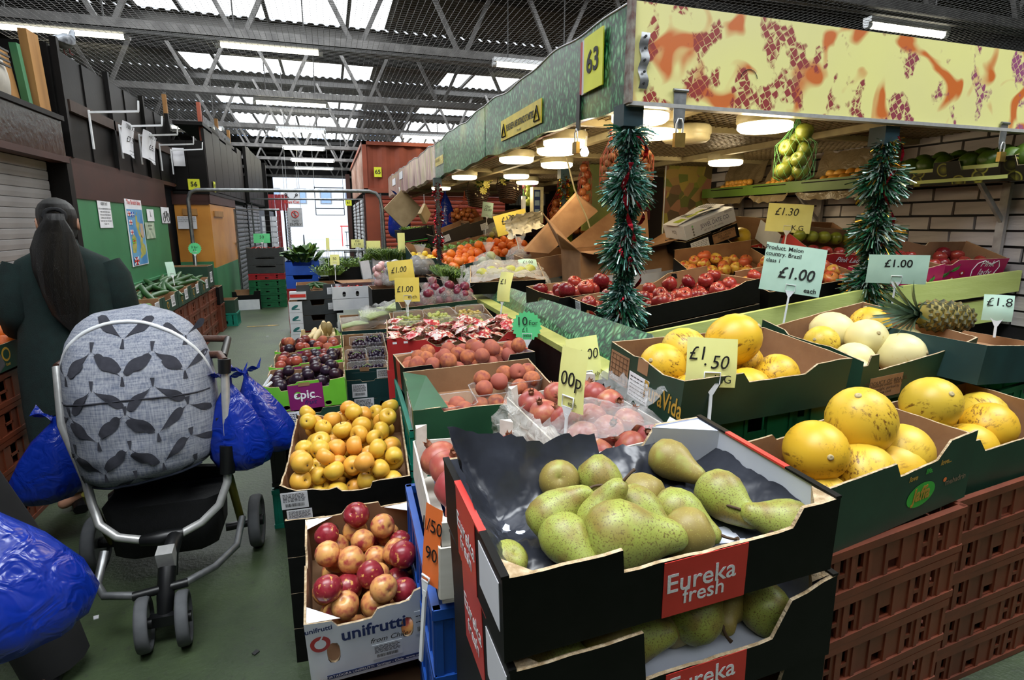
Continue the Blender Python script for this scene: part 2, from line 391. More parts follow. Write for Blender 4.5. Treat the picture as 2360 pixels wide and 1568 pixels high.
# ---------------------------------------------------------------- the hall
struct(MB().box((2, 11, -.05), (16, 34, .1)).build('floor', FLOOR))
struct(MB().box((0, 60, -.12), (60, 64, .1)).build('pavement', M('pale_pavement', 'c9c9c6', .8, 'b9b9b6', 3)))
# corrugated roof with roof lights between the trusses
ROWS = [(-3, -1.2), (0, 1.9), (5.0, 6.9), (8.35, 10.3), (12, 13.8), (15.5, 17.3), (18.8, 20.5), (21.9, 23.4), (24.5, 26)]  # row over the camera is unseen, added to light the foreground
COLS = [(-2.45, 1.08), (2.6, 5.9)]
ceil = struct(bpy.data.objects.new('ceiling', None)); COL.objects.link(ceil)
def sheet(mb, x0, x1, y0, y1, z=4.66):
    n = max(2, int((x1 - x0) / .04)); 
    prof = [(x0 + (x1 - x0) * i / n, z + (.016, .016, -.016, -.016)[i % 4]) for i in range(n + 1)]
    mb.add([(x, y, zz) for y in (y0, y1) for x, zz in prof], [(i, i + 1, n + 2 + i, n + 1 + i) for i in range(n)])
y = -6.0
for a, b in ROWS + [(28, 28)]:
    mb = MB(); sheet(mb, -6, 10, y, a); mb.build('roof_sheet', ROOF, ceil)
    if b > a:
        mb = MB(); cs = COLS[:1] if a == 8.35 else COLS; sheet(mb, -6, COLS[0][0], a, b); sheet(mb, COLS[0][1], cs[1][0] if len(cs) > 1 else 10, a, b)
        if len(cs) > 1: sheet(mb, COLS[1][1], 10, a, b)
        mb.build('roof_sheet', ROOF, ceil)
        for c in cs:
            MB().box(((c[0] + c[1]) / 2, (a + b) / 2, 4.68), (c[1] - c[0], b - a, .02)).build('roof_light', SKYL, ceil)
            for k in range(3):
                xx = c[0] + (c[1] - c[0]) * (k + .5) / 3
                MB().box((xx, (a + b) / 2, 4.64), (.05, b - a, .05)).build('glazing_bar', ROOFD, ceil)
    y = b
for yy in (-4, -2, 2.8, 6.95, 8.2, 10.4, 11.85, 13.95, 15.4, 17.45, 20.6, 24.4):
    MB().box((2, yy, 4.55), (16, .08, .14)).build('purlin', ROOFD, ceil)
# lattice trusses
web_l, web_r = [MB().bar((0, 0, 0), (sx * .44, 0, .9), .05, .05).add([], []).mesh('web', TRUSS) for sx in (1, -1)]
chord_m = MB().box((0, -.07, 0), (16, .05, .09)).box((0, .07, 0), (16, .05, .09)).box((0, 0, .04), (16, .16, .015)).mesh('chord', TRUSS)
top_m = MB().box((0, 0, 0), (16, .12, .1)).mesh('top', TRUSSD)
for k, yy in enumerate((1.7, 4.62, 7.45, 10.5, 13.9, 17.2, 20.4, 23.6, 27.6)):
    t = struct(bpy.data.objects.new('roof_truss', None)); COL.objects.link(t); t.location = (2, yy, 3.6)
    ob('bottom_chord', chord_m, t); ob('top_chord', top_m, t, (0, 0, .93))
    for i in range(13):
        x = -7.9 + i * 1.27 + (.3 if k % 2 else 0)
        ob('web_member', web_l, t, (x + .06, .06, .03)); ob('web_member', web_r, t, (x - .06, -.06, .03))
    if k == 2: MB().box((0, .02, -.06), (16, .2, .05)).build('cable_tray', TRUSSD, t)
# bird net under the trusses: far too many strands to count
mb = MB()
for i in range(196):
    x = -3 + i * .056; mb.bar((x, 3.0, 3.42), (x, 14, 3.42), .0026)
for i in range(196):
    yy = 3.0 + i * .056; mb.bar((-3, yy, 3.42), (8, yy, 3.42), .0026)
tag(mb.build('bird_net', WIRE), 'fine square wire bird net stretched below the roof trusses', 'net', kind='stuff')

def strip_light(x0, x1, y, label, z=3.5):
    t = thing('strip_light', label, 'lamp', ((x0 + x1) / 2, y, z), group='strip lights under the trusses'); L = x1 - x0
    MB().box((0, 0, .045), (L + .06, .10, .05)).build('batten_body', WHITEP, t)
    MB().tube([(-L / 2, 0, 0), (L / 2, 0, 0)], .032, 10).build('tube', TUBE, t)
    for s in (-1, 1):
        MB().cyl((s * (L / 2 + .015), 0, 0), .036, .05, 10, axis='X').build('end_cap', WHITEP, t)
        MB().box((s * L * .35, 0, .6), (.015, .015, 1.1)).build('hanger', TRUSSD, t)
strip_light(-3.15, -1.93, 7.5, 'lit strip light nearest the pigeon on the black boards')
strip_light(-1.02, .03, 7.48, 'lit strip light over the aisle, under the dark front truss')
strip_light(2.12, 3.2, 7.3, 'lit strip light just above the grass-print awning edge')
strip_light(5.3, 6.33, 4.8, 'lit strip light above the sprayed yellow awning board')
strip_light(-1.0, .1, 10.66, 'lit strip light under the second roof truss from the front')
strip_light(-2.95, -2.0, 13.86, 'lit strip light above the black block numbered 56')
strip_light(-.89, .05, 13.6, 'lit strip light over the aisle, level with the black block')
strip_light(1.75, 2.7, 13.7, 'lit strip light above the rust-red container')
strip_light(-.98, .02, 16.8, 'lit strip light beyond the container corner, third along the aisle')
strip_light(-.95, .3, 19.9, 'lit strip light fourth along the aisle towards the exit')
strip_light(-1.0, .3, 22.6, 'lit strip light last before the bright exit')

# ---- left side: shuttered unit, green unit with posters, black boxed-in sign above
wl = struct(bpy.data.objects.new('wall_left', None)); COL.objects.link(wl)
MB().box((-2.32, 11, 1.02), (.12, 34, 2.04)).build('backing_board', DARKW, wl)
MB().box((-2.21, 7.63, 1.3), (.10, 3.27, .94)).build('green_panel', GREENW, wl)
MB().box((-2.21, 7.63, .4), (.09, 3.27, .86)).build('lower_panel', GREENW, wl)
MB().box((-2.205, 7.63, 1.95), (.11, 3.3, .36)).build('maroon_band', MAROONW, wl)
MB().box((-2.17, 5.99, 1.05), (.16, .10, 2.1)).build('door_post', DARKW, wl)
MB().box((-2.2, 7.63, .86), (.14, 3.27, .03)).build('ledge', GREENW, wl)
sh = thing('grey_roller_shutter', 'closed grey roller shutter beside the woman with the ponytail', 'shutter', (-2.24, 3.2, 0))
sl = MB().add([(0, 0, 0), (.007, 0, .004), (.011, 0, .04), (.010, 0, .073), (0, 0, .078), (0, 2.72, 0), (.007, 2.72, .004), (.011, 2.72, .04), (.010, 2.72, .073), (0, 2.72, .078)], [(0, 1, 6, 5), (1, 2, 7, 6), (2, 3, 8, 7), (3, 4, 9, 8)]).mesh('slat', SHUTG)
for i in range(26): ob('slat', sl, sh, (0, 0, .02 + i * .0785))
MB().box((.01, 1.36, .02), (.05, 2.72, .04)).build('bottom_rail', SHUTG, sh)
fb = thing('shutter_box', 'glossy black fascia box above the grey roller shutter', 'box', (-2.2, 4.6, 2.06))
MB().box((-.3, 0, .17), (.8, 2.76, .34)).build('body', M('black_gloss_board', '1a1614', .22, '120f0e', 3, bp=.3, bs=14), fb)
MB().box((-.3, 0, .36), (.84, 2.8, .04)).build('lid', DARKW, fb)
MB().box((.06, 0, .02), (.12, 2.76, .05)).build('lower_lip', MAROONW, fb)
# clutter on top of the shutter box
pl = thing('plywood_offcut', 'plain plywood offcut leaning behind the black boards', 'board', (-2.30, 5.56, 2.44)); MB().box((0, 0, .22), (.02, .42, .44), 0, (0, -.1, 0)).build('sheet', TIMBER, pl)
g = MB().box((0, 0, .25), (.05, .06, .5)).build('green_batten', GREENW, None, (-2.24, 5.80, 2.44), (.02, -.05, 0)); tag(g, 'narrow green-painted batten standing beside the raw timber post', 'batten')
g = MB().box((0, 0, .32), (.06, .2, .64)).build('timber_post', TIMBER, None, (-2.22, 5.98, 2.44), (.01, -.02, 0)); tag(g, 'raw timber post at the near end of the black boards', 'post')
c = thing('plastic_cover', 'off-white moulded plastic cover with vents beside the plywood', 'cover', (-2.25, 5.17, 2.44))
MB().grid(lambda u, v: (.12 * math.sin(math.pi * u) ** .5 * math.sin(math.pi * min(1, v * .7 + .3)), (u - .5) * .62, v * .42), 12, 10).build('shell', M('aged_white', 'b9b2a4', .5), c)
for i in range(4): MB().box((.122, .05, .22 + i * .035), (.015, .2, .012)).build('vent_slot', BLACKP, c)
# boxed-in boards
bb = thing('black_board_canopy', 'row of black stained boards boxed in above the green wall', 'canopy', (-2.2, 6.24, 2.13))
for i in range(3):
    h = .94 - (.02, 0, .03)[i]
    for j in range(2):
        MB().box((.012 * j, i * 1.22 + .305 + j * .61, h / 2), (.03, .595, h)).build('board', DARKW, bb)
MB().box((-.5, -.01, .47), (1.0, .04, .94)).build('end_board', DARKW, bb)
MB().box((-.5, 3.68, .45), (1.0, .04, .9)).build('end_board', DARKW, bb)
for i in range(4): MB().box((.04, .02 + i * 1.22, .5), (.05, .05, 1.0)).build('cover_batten', DARKW, bb)
MB().box((.045, 1.9, .46), (.04, 3.6, .1)).build('rail_batten', M('worn_brown_batten', '3d2c22', .7), bb)
MB().box((-.45, 1.83, -.02), (1.0, 3.7, .05)).build('soffit_board', MAROONW, bb)
MB().box((.03, 3.72, .62), (.05, .06, 1.3)).build('corner_post', TIMBER, bb)
for i, yy in enumerate((6.75, 7.6, 8.3, 9.2, 9.8)):
    t = thing('shelf_bracket', f'white metal shelf bracket, {ORD[i+1]} along the black boards from the shutter', 'bracket', (-2.13, yy, 2.6), group='shelf brackets on the black boards')
    MB().bar((0, 0, .02), (0, 0, -.34), .03, .012).build('upright', WHITEP, t)
    MB().bar((0, 0, 0), (.42, 0, .03), .02, .02).bar((.42, 0, .03), (.43, 0, .13), .02, .012).build('arm', WHITEP, t)
def sheet_paper(name, label, cat, loc, wd, ht, x, y, lines=(), mat=PAPER, size=.03, gap=1.25, ink=INK, curl=.0):
    t = thing(name, label, cat, loc); x, y = Vector(x).normalized(), Vector(y).normalized(); n = x.cross(y)
    fn = lambda u, v: x * (u - .5) * wd + y * (v - .5) * ht + n * (.004 + curl * (.5 - v) ** 2 + curl * .5 * math.sin(u * 5))
    MB().grid(fn, 6, 8).build('sheet', mat, t)
    yy = ht / 2 - size
    for ln in lines:
        s = size
        if isinstance(ln, tuple): ln, s = ln
        yy -= s * .3
        if ln: letters(t, ln, s, ink, x * 0 + y * yy + n * (.006 + curl * (.5 - (yy / ht + .5)) ** 2 + curl * .5), x, y)
        yy -= s * gap * .85
    return t
Y_, Z_ = (0, 1, 0), (0, 0, 1)
fy = (0, 1, 0)
sheet_paper('price_notice', 'white price notice hanging second from the shutter on the black boards', 'notice', (-2.06, 7.6, 2.46), .34, .34, (.12, 1, -.1), (.1, .05, 1), [('700 X 21', .07), ('', .02), ('£7.95', .09), ('', .01), 'price each', 'cash only', 'while stocks last'], size=.025, curl=.05)
sheet_paper('price_notice', 'white price notice reading 6 pounds, third along the black boards', 'notice', (-2.05, 8.36, 2.47), .36, .34, (.2, 1, -.18), (.1, .16, 1), [('700 X', .07), ('', .02), ('£6.', .1), ('', .02), 'while stocks last', 'sold as seen'], size=.025, curl=.05)
sheet_paper('price_notice', 'see-through notice with reversed 7.95 hanging under the last bracket', 'notice', (-2.08, 9.9, 2.52), .2, .26, (-1, 0, 0), (0, 0, 1), [('26 X', .05), ('7.95', .08), ('sold as seen', .02)], mat=PAPER, curl=.02)
sheet_paper('warning_notice', 'white A4 notice headed KEEP OUT on the green wall', 'notice', (-2.155, 6.87, 1.64), .36, .27, Y_, Z_, [('KEEP OUT', .04)] + ['STOCK HAS BEEN REMOVED FROM', 'THESE UNITS EVERY NIGHT', 'THIS AREA IS MONITORED BY', 'CAMERAS DAY AND NIGHT', 'STAFF ONLY PAST THIS POINT', 'THANK YOU'], size=.022)
sheet_paper('small_notice', 'small white card with one dark mark right of the wall map', 'notice', (-2.155, 8.45, 1.65), .3, .15, Y_, Z_, [('L', .1)], size=.03)
sheet_paper('printed_sheet', 'pale mottled printed sheet below the small white card', 'notice', (-2.155, 8.36, 1.46), .4, .2, Y_, Z_, ['map of the area', 'city centre'], mat=M('mottled_sheet', 'b5c0a8', .7, '8a9c86', 12), size=.03)
t = sheet_paper('drawing_sheet', 'white sheet with a line drawing of a bicycle on the green wall', 'drawing', (-2.155, 9.17, 1.66), .42, .22, Y_, Z_)
for yy in (-.1, .1): MB().tube([(.01, yy + .06 * math.cos(a), -.03 + .06 * math.sin(a)) for a in [i * .45 for i in range(14)]], .004, 4, closed=True).build('drawn_line', INK, t)
MB().tube([(.01, -.1, -.03), (.01, -.04, .05), (.01, .06, .05), (.01, .1, -.03)], .004, 4).tube([(.01, -.1, -.03), (.01, 0, -.03), (.01, .06, .06)], .004, 4).build('drawn_line', INK, t)
# wall map of the islands
mp = thing('wall_map', 'tall poster map titled The British Isles on the green wall', 'poster', (-2.15, 7.8, 1.44), (0, 0, 0))
mw, mh = .6, .76
MB().box((0, 0, 0), (.006, mw, mh)).build('sheet', PAPER, mp)
MB().box((.004, .0, -.05), (.004, mw * .92, mh * .84)).build('sea', M('map_sea', '3f7fb4', .5, '6aa3c8', 4), mp)
LAND = M('map_land', '8f9a48', .6, 'b9a65a', 18)
def patch(name, pts, m, z=.0065): MB().add([(z, a * mw, b * mh) for a, b in pts], [tuple(range(len(pts)))]).build(name, m, mp)
patch('land', [(.0, .27), (.1, .25), (.08, .17), (.2, .15), (.14, .05), (.22, -.02), (.3, -.1), (.26, -.16), (.38, -.2), (.42, -.28), (.34, -.34), (.2, -.36), (.05, -.4), (-.02, -.38), (.08, -.32), (.05, -.26), (.12, -.22), (.1, -.13), (.16, -.08), (.08, -.04), (.02, .04), (-.04, .12), (-.02, .2)], LAND)
patch('land', [(-.36, -.06), (-.22, -.02), (-.12, -.08), (-.14, -.2), (-.22, -.3), (-.4, -.3), (-.42, -.2), (-.34, -.14)], LAND)
patch('land', [(.06, .3), (.1, .32), (.12, .29), (.09, .27)], LAND)
patch('inset', [(.22, .14), (.4, .14), (.4, -.08), (.22, -.08)], M('map_inset', 'c3a58c', .6))
letters(mp, 'The British Isles', .075, RED, (.006, 0, .345), Y_, Z_, sx=1.05)
for i, (yy, zz, bgc, fg) in enumerate([(-.22, .22, WHITEC, RED), (-.1, .21, BLUEC, WHITEC), (-.2, .12, WHITEC, RED), (-.2, .01, WHITEC, RED), (-.17, -.09, LIME, RED)]):
    MB().box((.008, yy, zz), (.003, .1, .055)).build('flag', bgc, mp); MB().box((.0100, yy, zz), (.002, .1, .012)).box((.0100, yy, zz), (.002, .02, .055)).build('flag_cross', fg, mp)
MB().box((.008, -.17, -.32), (.003, .17, .09)).build('flag', INKB, mp)
MB().bar((.0105, -.25, -.362), (.0105, -.09, -.278), .003, .022).bar((.0105, -.25, -.278), (.0105, -.09, -.362), .003, .022).build('flag_saltire', WHITEC, mp)
MB().box((.0125, -.17, -.32), (.003, .17, .018)).box((.0125, -.17, -.32), (.003, .028, .09)).build('flag_cross', RED, mp)
# pigeon on the boards
pg = thing('pigeon', 'grey pigeon perched on top of the black boards', 'bird', (-2.2, 6.62, 3.09), (0, 0, rad(75)))
body = [(-.17, .07, .012, .010), (-.12, .075, .035, .022), (-.06, .085, .062, .055), (0, .10, .07, .07), (.06, .115, .06, .062), (.095, .15, .04, .042), (.11, .185, .028, .03), (.122, .208, .027, .028), (.145, .213, .016, .018)]
rings = [[(x, ry * math.cos(a), z + rz * math.sin(a)) for a in [k * math.pi / 6 for k in range(12)]] for x, z, ry, rz in body]
MB().loft(rings).build('body', M('pigeon_grey', 'a9adb4', .7, '6d747c', 9), pg)
for s in (-1, 1):
    MB().loft([[(x, s * (.058 + .01 * math.cos(a)) * k, z + rz * math.sin(a)) for a in [i * math.pi / 4 for i in range(8)]] for x, z, rz, k in ((.05, .11, .03, 1), (0, .105, .05, 1.15), (-.07, .09, .035, 1), (-.14, .075, .008, .5))]).build('wing', M('pigeon_wing', 'c3c6ca', .7, '2b2d33', 7), pg)
    MB().tube([(.01, s * .025, .04), (.015, s * .025, .0), (.045, s * .03, -.005)], .005, 6).build('leg', M('pigeon_leg', '8a4a4a'), pg)
    MB().lathe([(0, -.004), (.004, 0), (0, .004)], 6, c=(.125, s * .027, .215)).build('eye', ORANGEC, pg)
MB().tube([(.14, 0, .212), (.165, 0, .203)], [.007, .002], 6).build('beak', BLACKP, pg)

# black block numbered 56 and the orange unit below it
bk = thing('black_block', 'tall black boarded block carrying the yellow 56 plate', 'unit', (0, 0, 0))
for i in range(2): MB().box((-2.08 + i * .25, 9.97, 2.4), (.245, .04, .74)).build('front_board', DARKW, bk)
for i in range(6): MB().box((-1.72, 10.32 + i * .68, 2.5 + .06 * (i % 2)), (.04, .66, .92 + .12 * (i % 2))).build('side_board', DARKW, bk)
MB().box((-1.95, 12, 2.02), (.5, 4.1, .06)).build('soffit', DARKW, bk)
for i, yy in enumerate((10.15, 11.6, 12.9)):
    MB().box((-1.76, yy, 2.75), (.05, .08, 1.2)).build('timber_upright', TIMBER if i else CONT, bk)
MB().box((-1.9, 11.5, 3.02), (.4, 3.1, .05)).build('top_rail', DARKW, bk)
for i in range(22): MB().box((-1.72, 10.2 + i * .12, 3.1), (.015, .015, .14)).build('spike', STEEL, bk)
un = thing('orange_unit', 'orange-walled unit with green foot below the black block', 'unit', (0, 0, 0))
OW = M('orange_paint', 'c98a3c', .38, 'bb7c32', 3)
MB().box((-1.98, 9.99, 1.4), (.46, .04, .88)).build('front_panel', OW, un); MB().box((-1.98, 9.985, .48), (.46, .04, .96)).build('front_foot_panel', GREENW, un)
MB().box((-1.98, 9.985, 1.93), (.5, .05, .2)).build('maroon_head', MAROONW, un)
MB().box((-1.74, 11.25, 1.35), (.04, 2.55, .98)).build('side_panel', OW, un); MB().box((-1.74, 11.25, .43), (.045, 2.55, .86)).build('side_foot_panel', GREENW, un)
MB().box((-1.735, 11.25, 1.94), (.05, 2.55, .18)).build('maroon_head', MAROONW, un)
MB().box((-1.71, 10.6, 1.7), (.02, .8, .09)).build('wooden_plate', TIMBER, un); MB().box((-2.0, 9.96, 1.72), (.2, .02, .1)).build('wooden_plate', TIMBER, un)
MB().box((-1.70, 12.4, .7), (.02, .03, .9)).bar((-1.70, 12.4, 1.15), (-1.70, 12.1, 1.18), .02).build('bolt_bar', STEEL, un)
sheet_paper('cash_notice', 'NO CASH notice on the orange wall beside the grey pipe', 'notice', (-2.05, 9.94, 1.56), .26, .19, (1, 0, 0), Z_, [('NO CASH OR TILLS INSIDE', .02), 'STOCK HAS BEEN REMOVED', 'DO NOT TRY TO BREAK IN'], size=.019)
def number_plate(num, loc, x, y, wd, ht, label, size=None):
    t = thing('number_plate', label, 'sign', loc, group='yellow stall number plates'); x, y = Vector(x).normalized(), Vector(y).normalized(); n = x.cross(y)
    MB().grid(lambda u, v: x * (u - .5) * wd + y * (v - .5) * ht + n * .006, 1, 1, sm=False).grid(lambda u, v: x * (.5 - u) * wd + y * (v - .5) * ht, 1, 1, sm=False).build('plate', SIGNY, t)
    letters(t, num, size or ht * .6, INK, n * .009, x, y, 'numerals', bold=.02)
    return t
number_plate('56', (-1.9, 9.94, 2.13), (1, 0, 0), Z_, .16, .16, 'yellow plate numbered 56 on the black block')
number_plate('57', (-1.69, 10.35, 2.12), Y_, Z_, .16, .16, 'yellow plate edge-on at the corner of the black block')
def shutter(name, label, o, x, wd, z0, z1, m, pitch=.09, cat='shutter'):
    t = thing(name, label, cat, o); x = Vector(x).normalized(); n = x.cross(Vector((0, 0, 1)))
    p = [(0, 0), (.022, .014), (.026, pitch * .5), (.018, pitch * .88), (0, pitch * .93)]
    vs = [tuple(n * d + Vector((0, 0, z)) + x * k) for k in (0, wd) for d, z in p]
    me = MB().add(vs, [(i, 5 + i, 6 + i, i + 1) for i in range(4)]).mesh('slat', m)
    for i in range(int((z1 - z0) / pitch)): ob('slat', me, t, (0, 0, z0 + i * pitch))
    MB().bar(x * 0 + Vector((0, 0, z0)) - n * .02, x * 0 + Vector((0, 0, z1)) - n * .02, .05).bar(x * wd + Vector((0, 0, z0)) - n * .02, x * wd + Vector((0, 0, z1)) - n * .02, .05).build('guide_rail', BLACKP, t)
    return t
shutter('roller_shutter', 'dark grey roller shutter beyond the orange unit', (-1.74, 12.62, 0), Y_, 1.6, .1, 1.95, M('dark_grey_shutter', '55575a', .4, '4a4c4f', 2))
shutter('roller_shutter', 'second grey shutter on the same side, before the red units', (-1.74, 14.5, 0), Y_, 2.2, .1, 2.0, M('mid_grey_shutter', '7a7c80', .4, '6c6e72', 2))
fu = thing('far_black_unit', 'black boxed unit beyond the block, hung over the grey shutters', 'unit', (0, 0, 0))
for i in range(4): MB().box((-1.66, 14.6 + i * .8, 2.62), (.06, .78, 1.2)).build('board', DARKW, fu)
MB().box((-1.9, 16, 2.03), (.5, 3.4, .05)).build('soffit', DARKW, fu)
MB().box((-1.62, 17.75, 1.6), (.12, .12, 3.2)).build('post', DARKW, fu)
ru = thing('red_unit', 'red panelled key-cutting unit near the bright exit', 'unit', (0, 0, 0))
for i in range(7): MB().box((-1.82 + i * .1, 20.0, 2.2), (.09, .03, .5)).build('red_panel', M('deep_red', '8c1f26', .5), ru)
MB().box((-1.48, 20.0, 1.2), (.12, .05, 2.4)).build('red_post', M('deep_red', '8c1f26'), ru); MB().box((-1.5, 20.02, 2.2), (.1, .03, .5)).build('white_panel', WHITEC, ru)
for i in range(8): MB().box((-1.75, 20.0, .5 + i * .17), (.5, .03, .15)).build('pale_slat', WHITEC, ru)
shutter('roller_shutter', 'pale shutter folded beside the red key-cutting unit', (-1.3, 20.3, 0), (0, 1, 0), 1.8, .0, 2.0, SHUTG)
ks = thing('key_sign', 'white hanging sign reading Keys Cut with two keys', 'sign', (-1.06, 20.0, 2.35))
MB().box((0, 0, 0), (.5, .02, .4)).build('board', WHITEC, ks); letters(ks, 'Keys Cut', .12, RED, (0, -.015, -.13), (1, 0, 0), Z_, bold=.02)
for s in (-1, 1):
    MB().tube([(s * .16, -.014, .1), (s * .08, -.014, .0), (s * .04, -.014, -.04)], .012, 5).tube([(s * .16 + .035 * math.cos(a), -.014, .1 + .035 * math.sin(a)) for a in [i * .7 for i in range(9)]], .01, 5, closed=True).build('key_drawing', INK, ks)
ns = thing('no_entry_sign', 'grey hanging sign reading NO ENTRY with a red ring', 'sign', (-.851, 17.2, 1.707))
MB().box((0, 0, 0), (.38, .02, .52)).build('board', M('grey_sign', 'b4b6b9', .5), ns); letters(ns, 'NO\nENTRY', .1, INK, (0, -.014, -.15), (1, 0, 0), Z_)
MB().tube([(.09 * math.cos(a), -.014, .09 + .09 * math.sin(a)) for a in [i * .35 for i in range(18)]], .012, 6, closed=True).tube([(-.06, -.016, .15), (.06, -.016, .03)], .012, 6).build('red_ring', RED, ns)
MB().box((0, -.014, .09), (.02, .01, .13)).build('figure_mark', INK, ns)
for s in (-1, 1): MB().bar((s * .16, 0, .25), (s * .16, 0, 1.9), .01).build('hanging_wire', STEEL, ns); MB().bar((s * .2, 0, .2), (s * .2, 0, 1.25), .01).build('hanging_wire', STEEL, ks)
# pipe rail with wire mesh across the aisle
gr = thing('pipe_rail', 'bent grey pipe barrier crossing the aisle above head height', 'barrier', (0, 9.72, 0))
MB().tube([(-1.96, 0, 0), (-1.96, 0, 1.9), (-1.92, 0, 2.0), (-1.83, 0, 2.04), (.68, 0, 2.06), (.78, 0, 2.03), (.84, 0, 1.95), (.87, 0, 1.8), (.92, 0, 0)], .028, 8).build('pipe', STEEL, gr)
mf = thing('mesh_gate', 'wire mesh gate panel hanging in front of the orange wall', 'gate', (0, 9.9, 0))
mb = MB()
for i in range(7): mb.bar((-1.6 + i * .12, 1.8, .3), (-1.6 + i * .12, 1.8, 1.75), .005)
for i in range(16): mb.bar((-1.62, 1.8, .3 + i * .1), (-.85, 1.8, .3 + i * .1), .005)
mb.build('wire_mesh', STEEL, mf); MB().tube([(-1.62, 1.8, 0), (-1.62, 1.8, 1.8), (-.85, 1.8, 1.8)], .02, 6).build('frame', STEEL, mf)
r2 = thing('second_pipe_rail', 'thinner grey pipe rail farther along the aisle with mesh below', 'barrier', (0, 14.6, 0))
MB().tube([(-1.65, 0, 0), (-1.65, 0, 2.1), (.85, 0, 2.12), (.85, 0, 0)], .025, 6).tube([(-1.65, 0, .9), (.85, 0, .9)], .02, 6).build('pipe', STEEL, r2)
mb = MB()
for i in range(26): mb.bar((-1.6 + i * .095, 0, .1), (-1.6 + i * .095, 0, .9), .006)
for i in range(7): mb.bar((-1.62, 0, .15 + i * .12), (.83, 0, .15 + i * .12), .006)
mb.build('wire_mesh', STEEL, r2)
# ---- right side beyond the stall: container, shutters
ct = thing('shipping_container', 'rust-red corrugated steel container box above the shutters, plate 65', 'container', (0, 0, 0))
mb = MB(); n = 60; P = []
for i in range(n + 1): P.append((.9 + i * .1, 14.0 + (.0, .0, .05, .05)[i % 4]))
mb.add([(x, y, z) for z in (2.34, 3.34) for x, y in P], [(i, i + 1, n + 2 + i, n + 1 + i) for i in range(n)]).build('front_sheet', CONT, ct)
mb = MB(); P = [(.88 + (.0, .0, .05, .05)[i % 4], 14.0 + i * .12) for i in range(60)]
mb.add([(x, y, z) for z in (2.34, 3.34) for x, y in P], [(i, i + 60, 61 + i, i + 1) for i in range(59)]).build('side_sheet', M('faded_rust_paint', 'a0705a', .6, 'b99a8c', 3), ct)
MB().box((3.9, 14.0, 3.36), (6.1, .1, .08)).box((3.9, 14, 2.3), (6.1, .1, .1)).box((.9, 14.0, 2.85), (.1, .1, 1.1)).build('frame_rail', CONT, ct)
MB().box((.9, 17.6, 3.36), (.1, 7.2, .08)).build('side_rail', CONT, ct)
number_plate('65', (1.19, 13.99, 2.72), (1, 0, 0), Z_, .17, .22, 'yellow plate numbered 65 on the rust-red container')
t = shutter('red_shutter', 'orange-red roller shutter below the rust-red container', (1.22, 14.05, 0), (1, 0, 0), 4.4, .1, 2.24, SHUTR, .1)
MB().box((.0, -.02, 1.15), (.05, .06, 2.3)).build('grey_edge', STEEL, t)
struct(MB().box((1.05, 14.04, 1.15), (.34, .06, 2.3)).box((5.9, 14.04, 1.15), (.6, .06, 2.3)).build('wall_end', CONT))
for i in range(3):
    shutter('side_shutter', ('pale side shutter under the container, nearest its corner', 'pale side shutter under the container, middle of three', 'pale side shutter under the container, last before the exit')[i], (.88, 16.1 + i * 2.1, 0), (0, -1, 0), 1.9, .05, 2.15, M('pale_shutter', 'c4c4c4', .45, 'b4b4b4', 2), .1)
    MB().box((.88, 14.15 + i * 2.08, 1.1), (.08, .1, 2.2)).build('trim_' + str(i + 1), MAROONW)['kind'] = 'structure'
MB().box((.75, 21.0, 1.6), (.14, .14, 3.2)).build('trim_4', MAROONW)['kind'] = 'structure'
number_plate('61', (.74, 20.925, 2.25), (1, 0, 0), Z_, .2, .2, 'small yellow plate numbered 61 by the bright exit')
hr = thing('hanging_wire_rack', 'open wire display rack hanging near the bright exit', 'rack', (.1, 18.8, 0))
mb = MB()
for z in (2.62, 2.5, 2.25, 2.0, 1.8): mb.bar((-.42, 0, z), (.42, 0, z), .022)
for x in (-.42, .42): mb.bar((x, 0, 1.8), (x, 0, 2.65), .022)
mb.build('frame', BLACKP, hr)
for s in (-1, 1): MB().bar((s * .42, 0, 2.64), (s * .42, 0, 4.6), .012).build('hanging_wire', STEEL, hr)
wr = thing('folding_chair_frame', 'small dark metal rack standing behind the mesh rail', 'rack', (.5, 13.0, 0))
for x in (-.18, .2): MB().bar((x, 0, 0), (x, 0, .95), .02).build('upright', BLACKP, wr)
MB().box((0, 0, .93), (.4, .02, .02)).box((0, 0, .72), (.4, .02, .02)).box((0, 0, .5), (.4, .02, .02)).build('crossbar', BLACKP, wr); MB().box((.06, 0, .62), (.2, .05, .1)).build('bag', BLACKP, wr)
# right-hand hall wall and back wall, kept plain
struct(MB().box((10, 11, 2.3), (.1, 34, 4.8)).build('wall_right', DARKW)); struct(MB().box((-6, 11, 2.3), (.1, 34, 4.8)).build('wall_far_left', DARKW))
struct(MB().box((2, -6, 2.3), (16, .1, 4.8)).build('wall_back', M('back_wall_paint', '8d8a84', .8)))
struct(MB().box((-4.1, 27.9, 2.3), (3.8, .2, 4.8)).box((5.6, 27.9, 2.3), (9.2, .2, 4.8)).box((0, 27.9, 4.15), (8, .2, 1.2)).build('wall_front', DARKW))
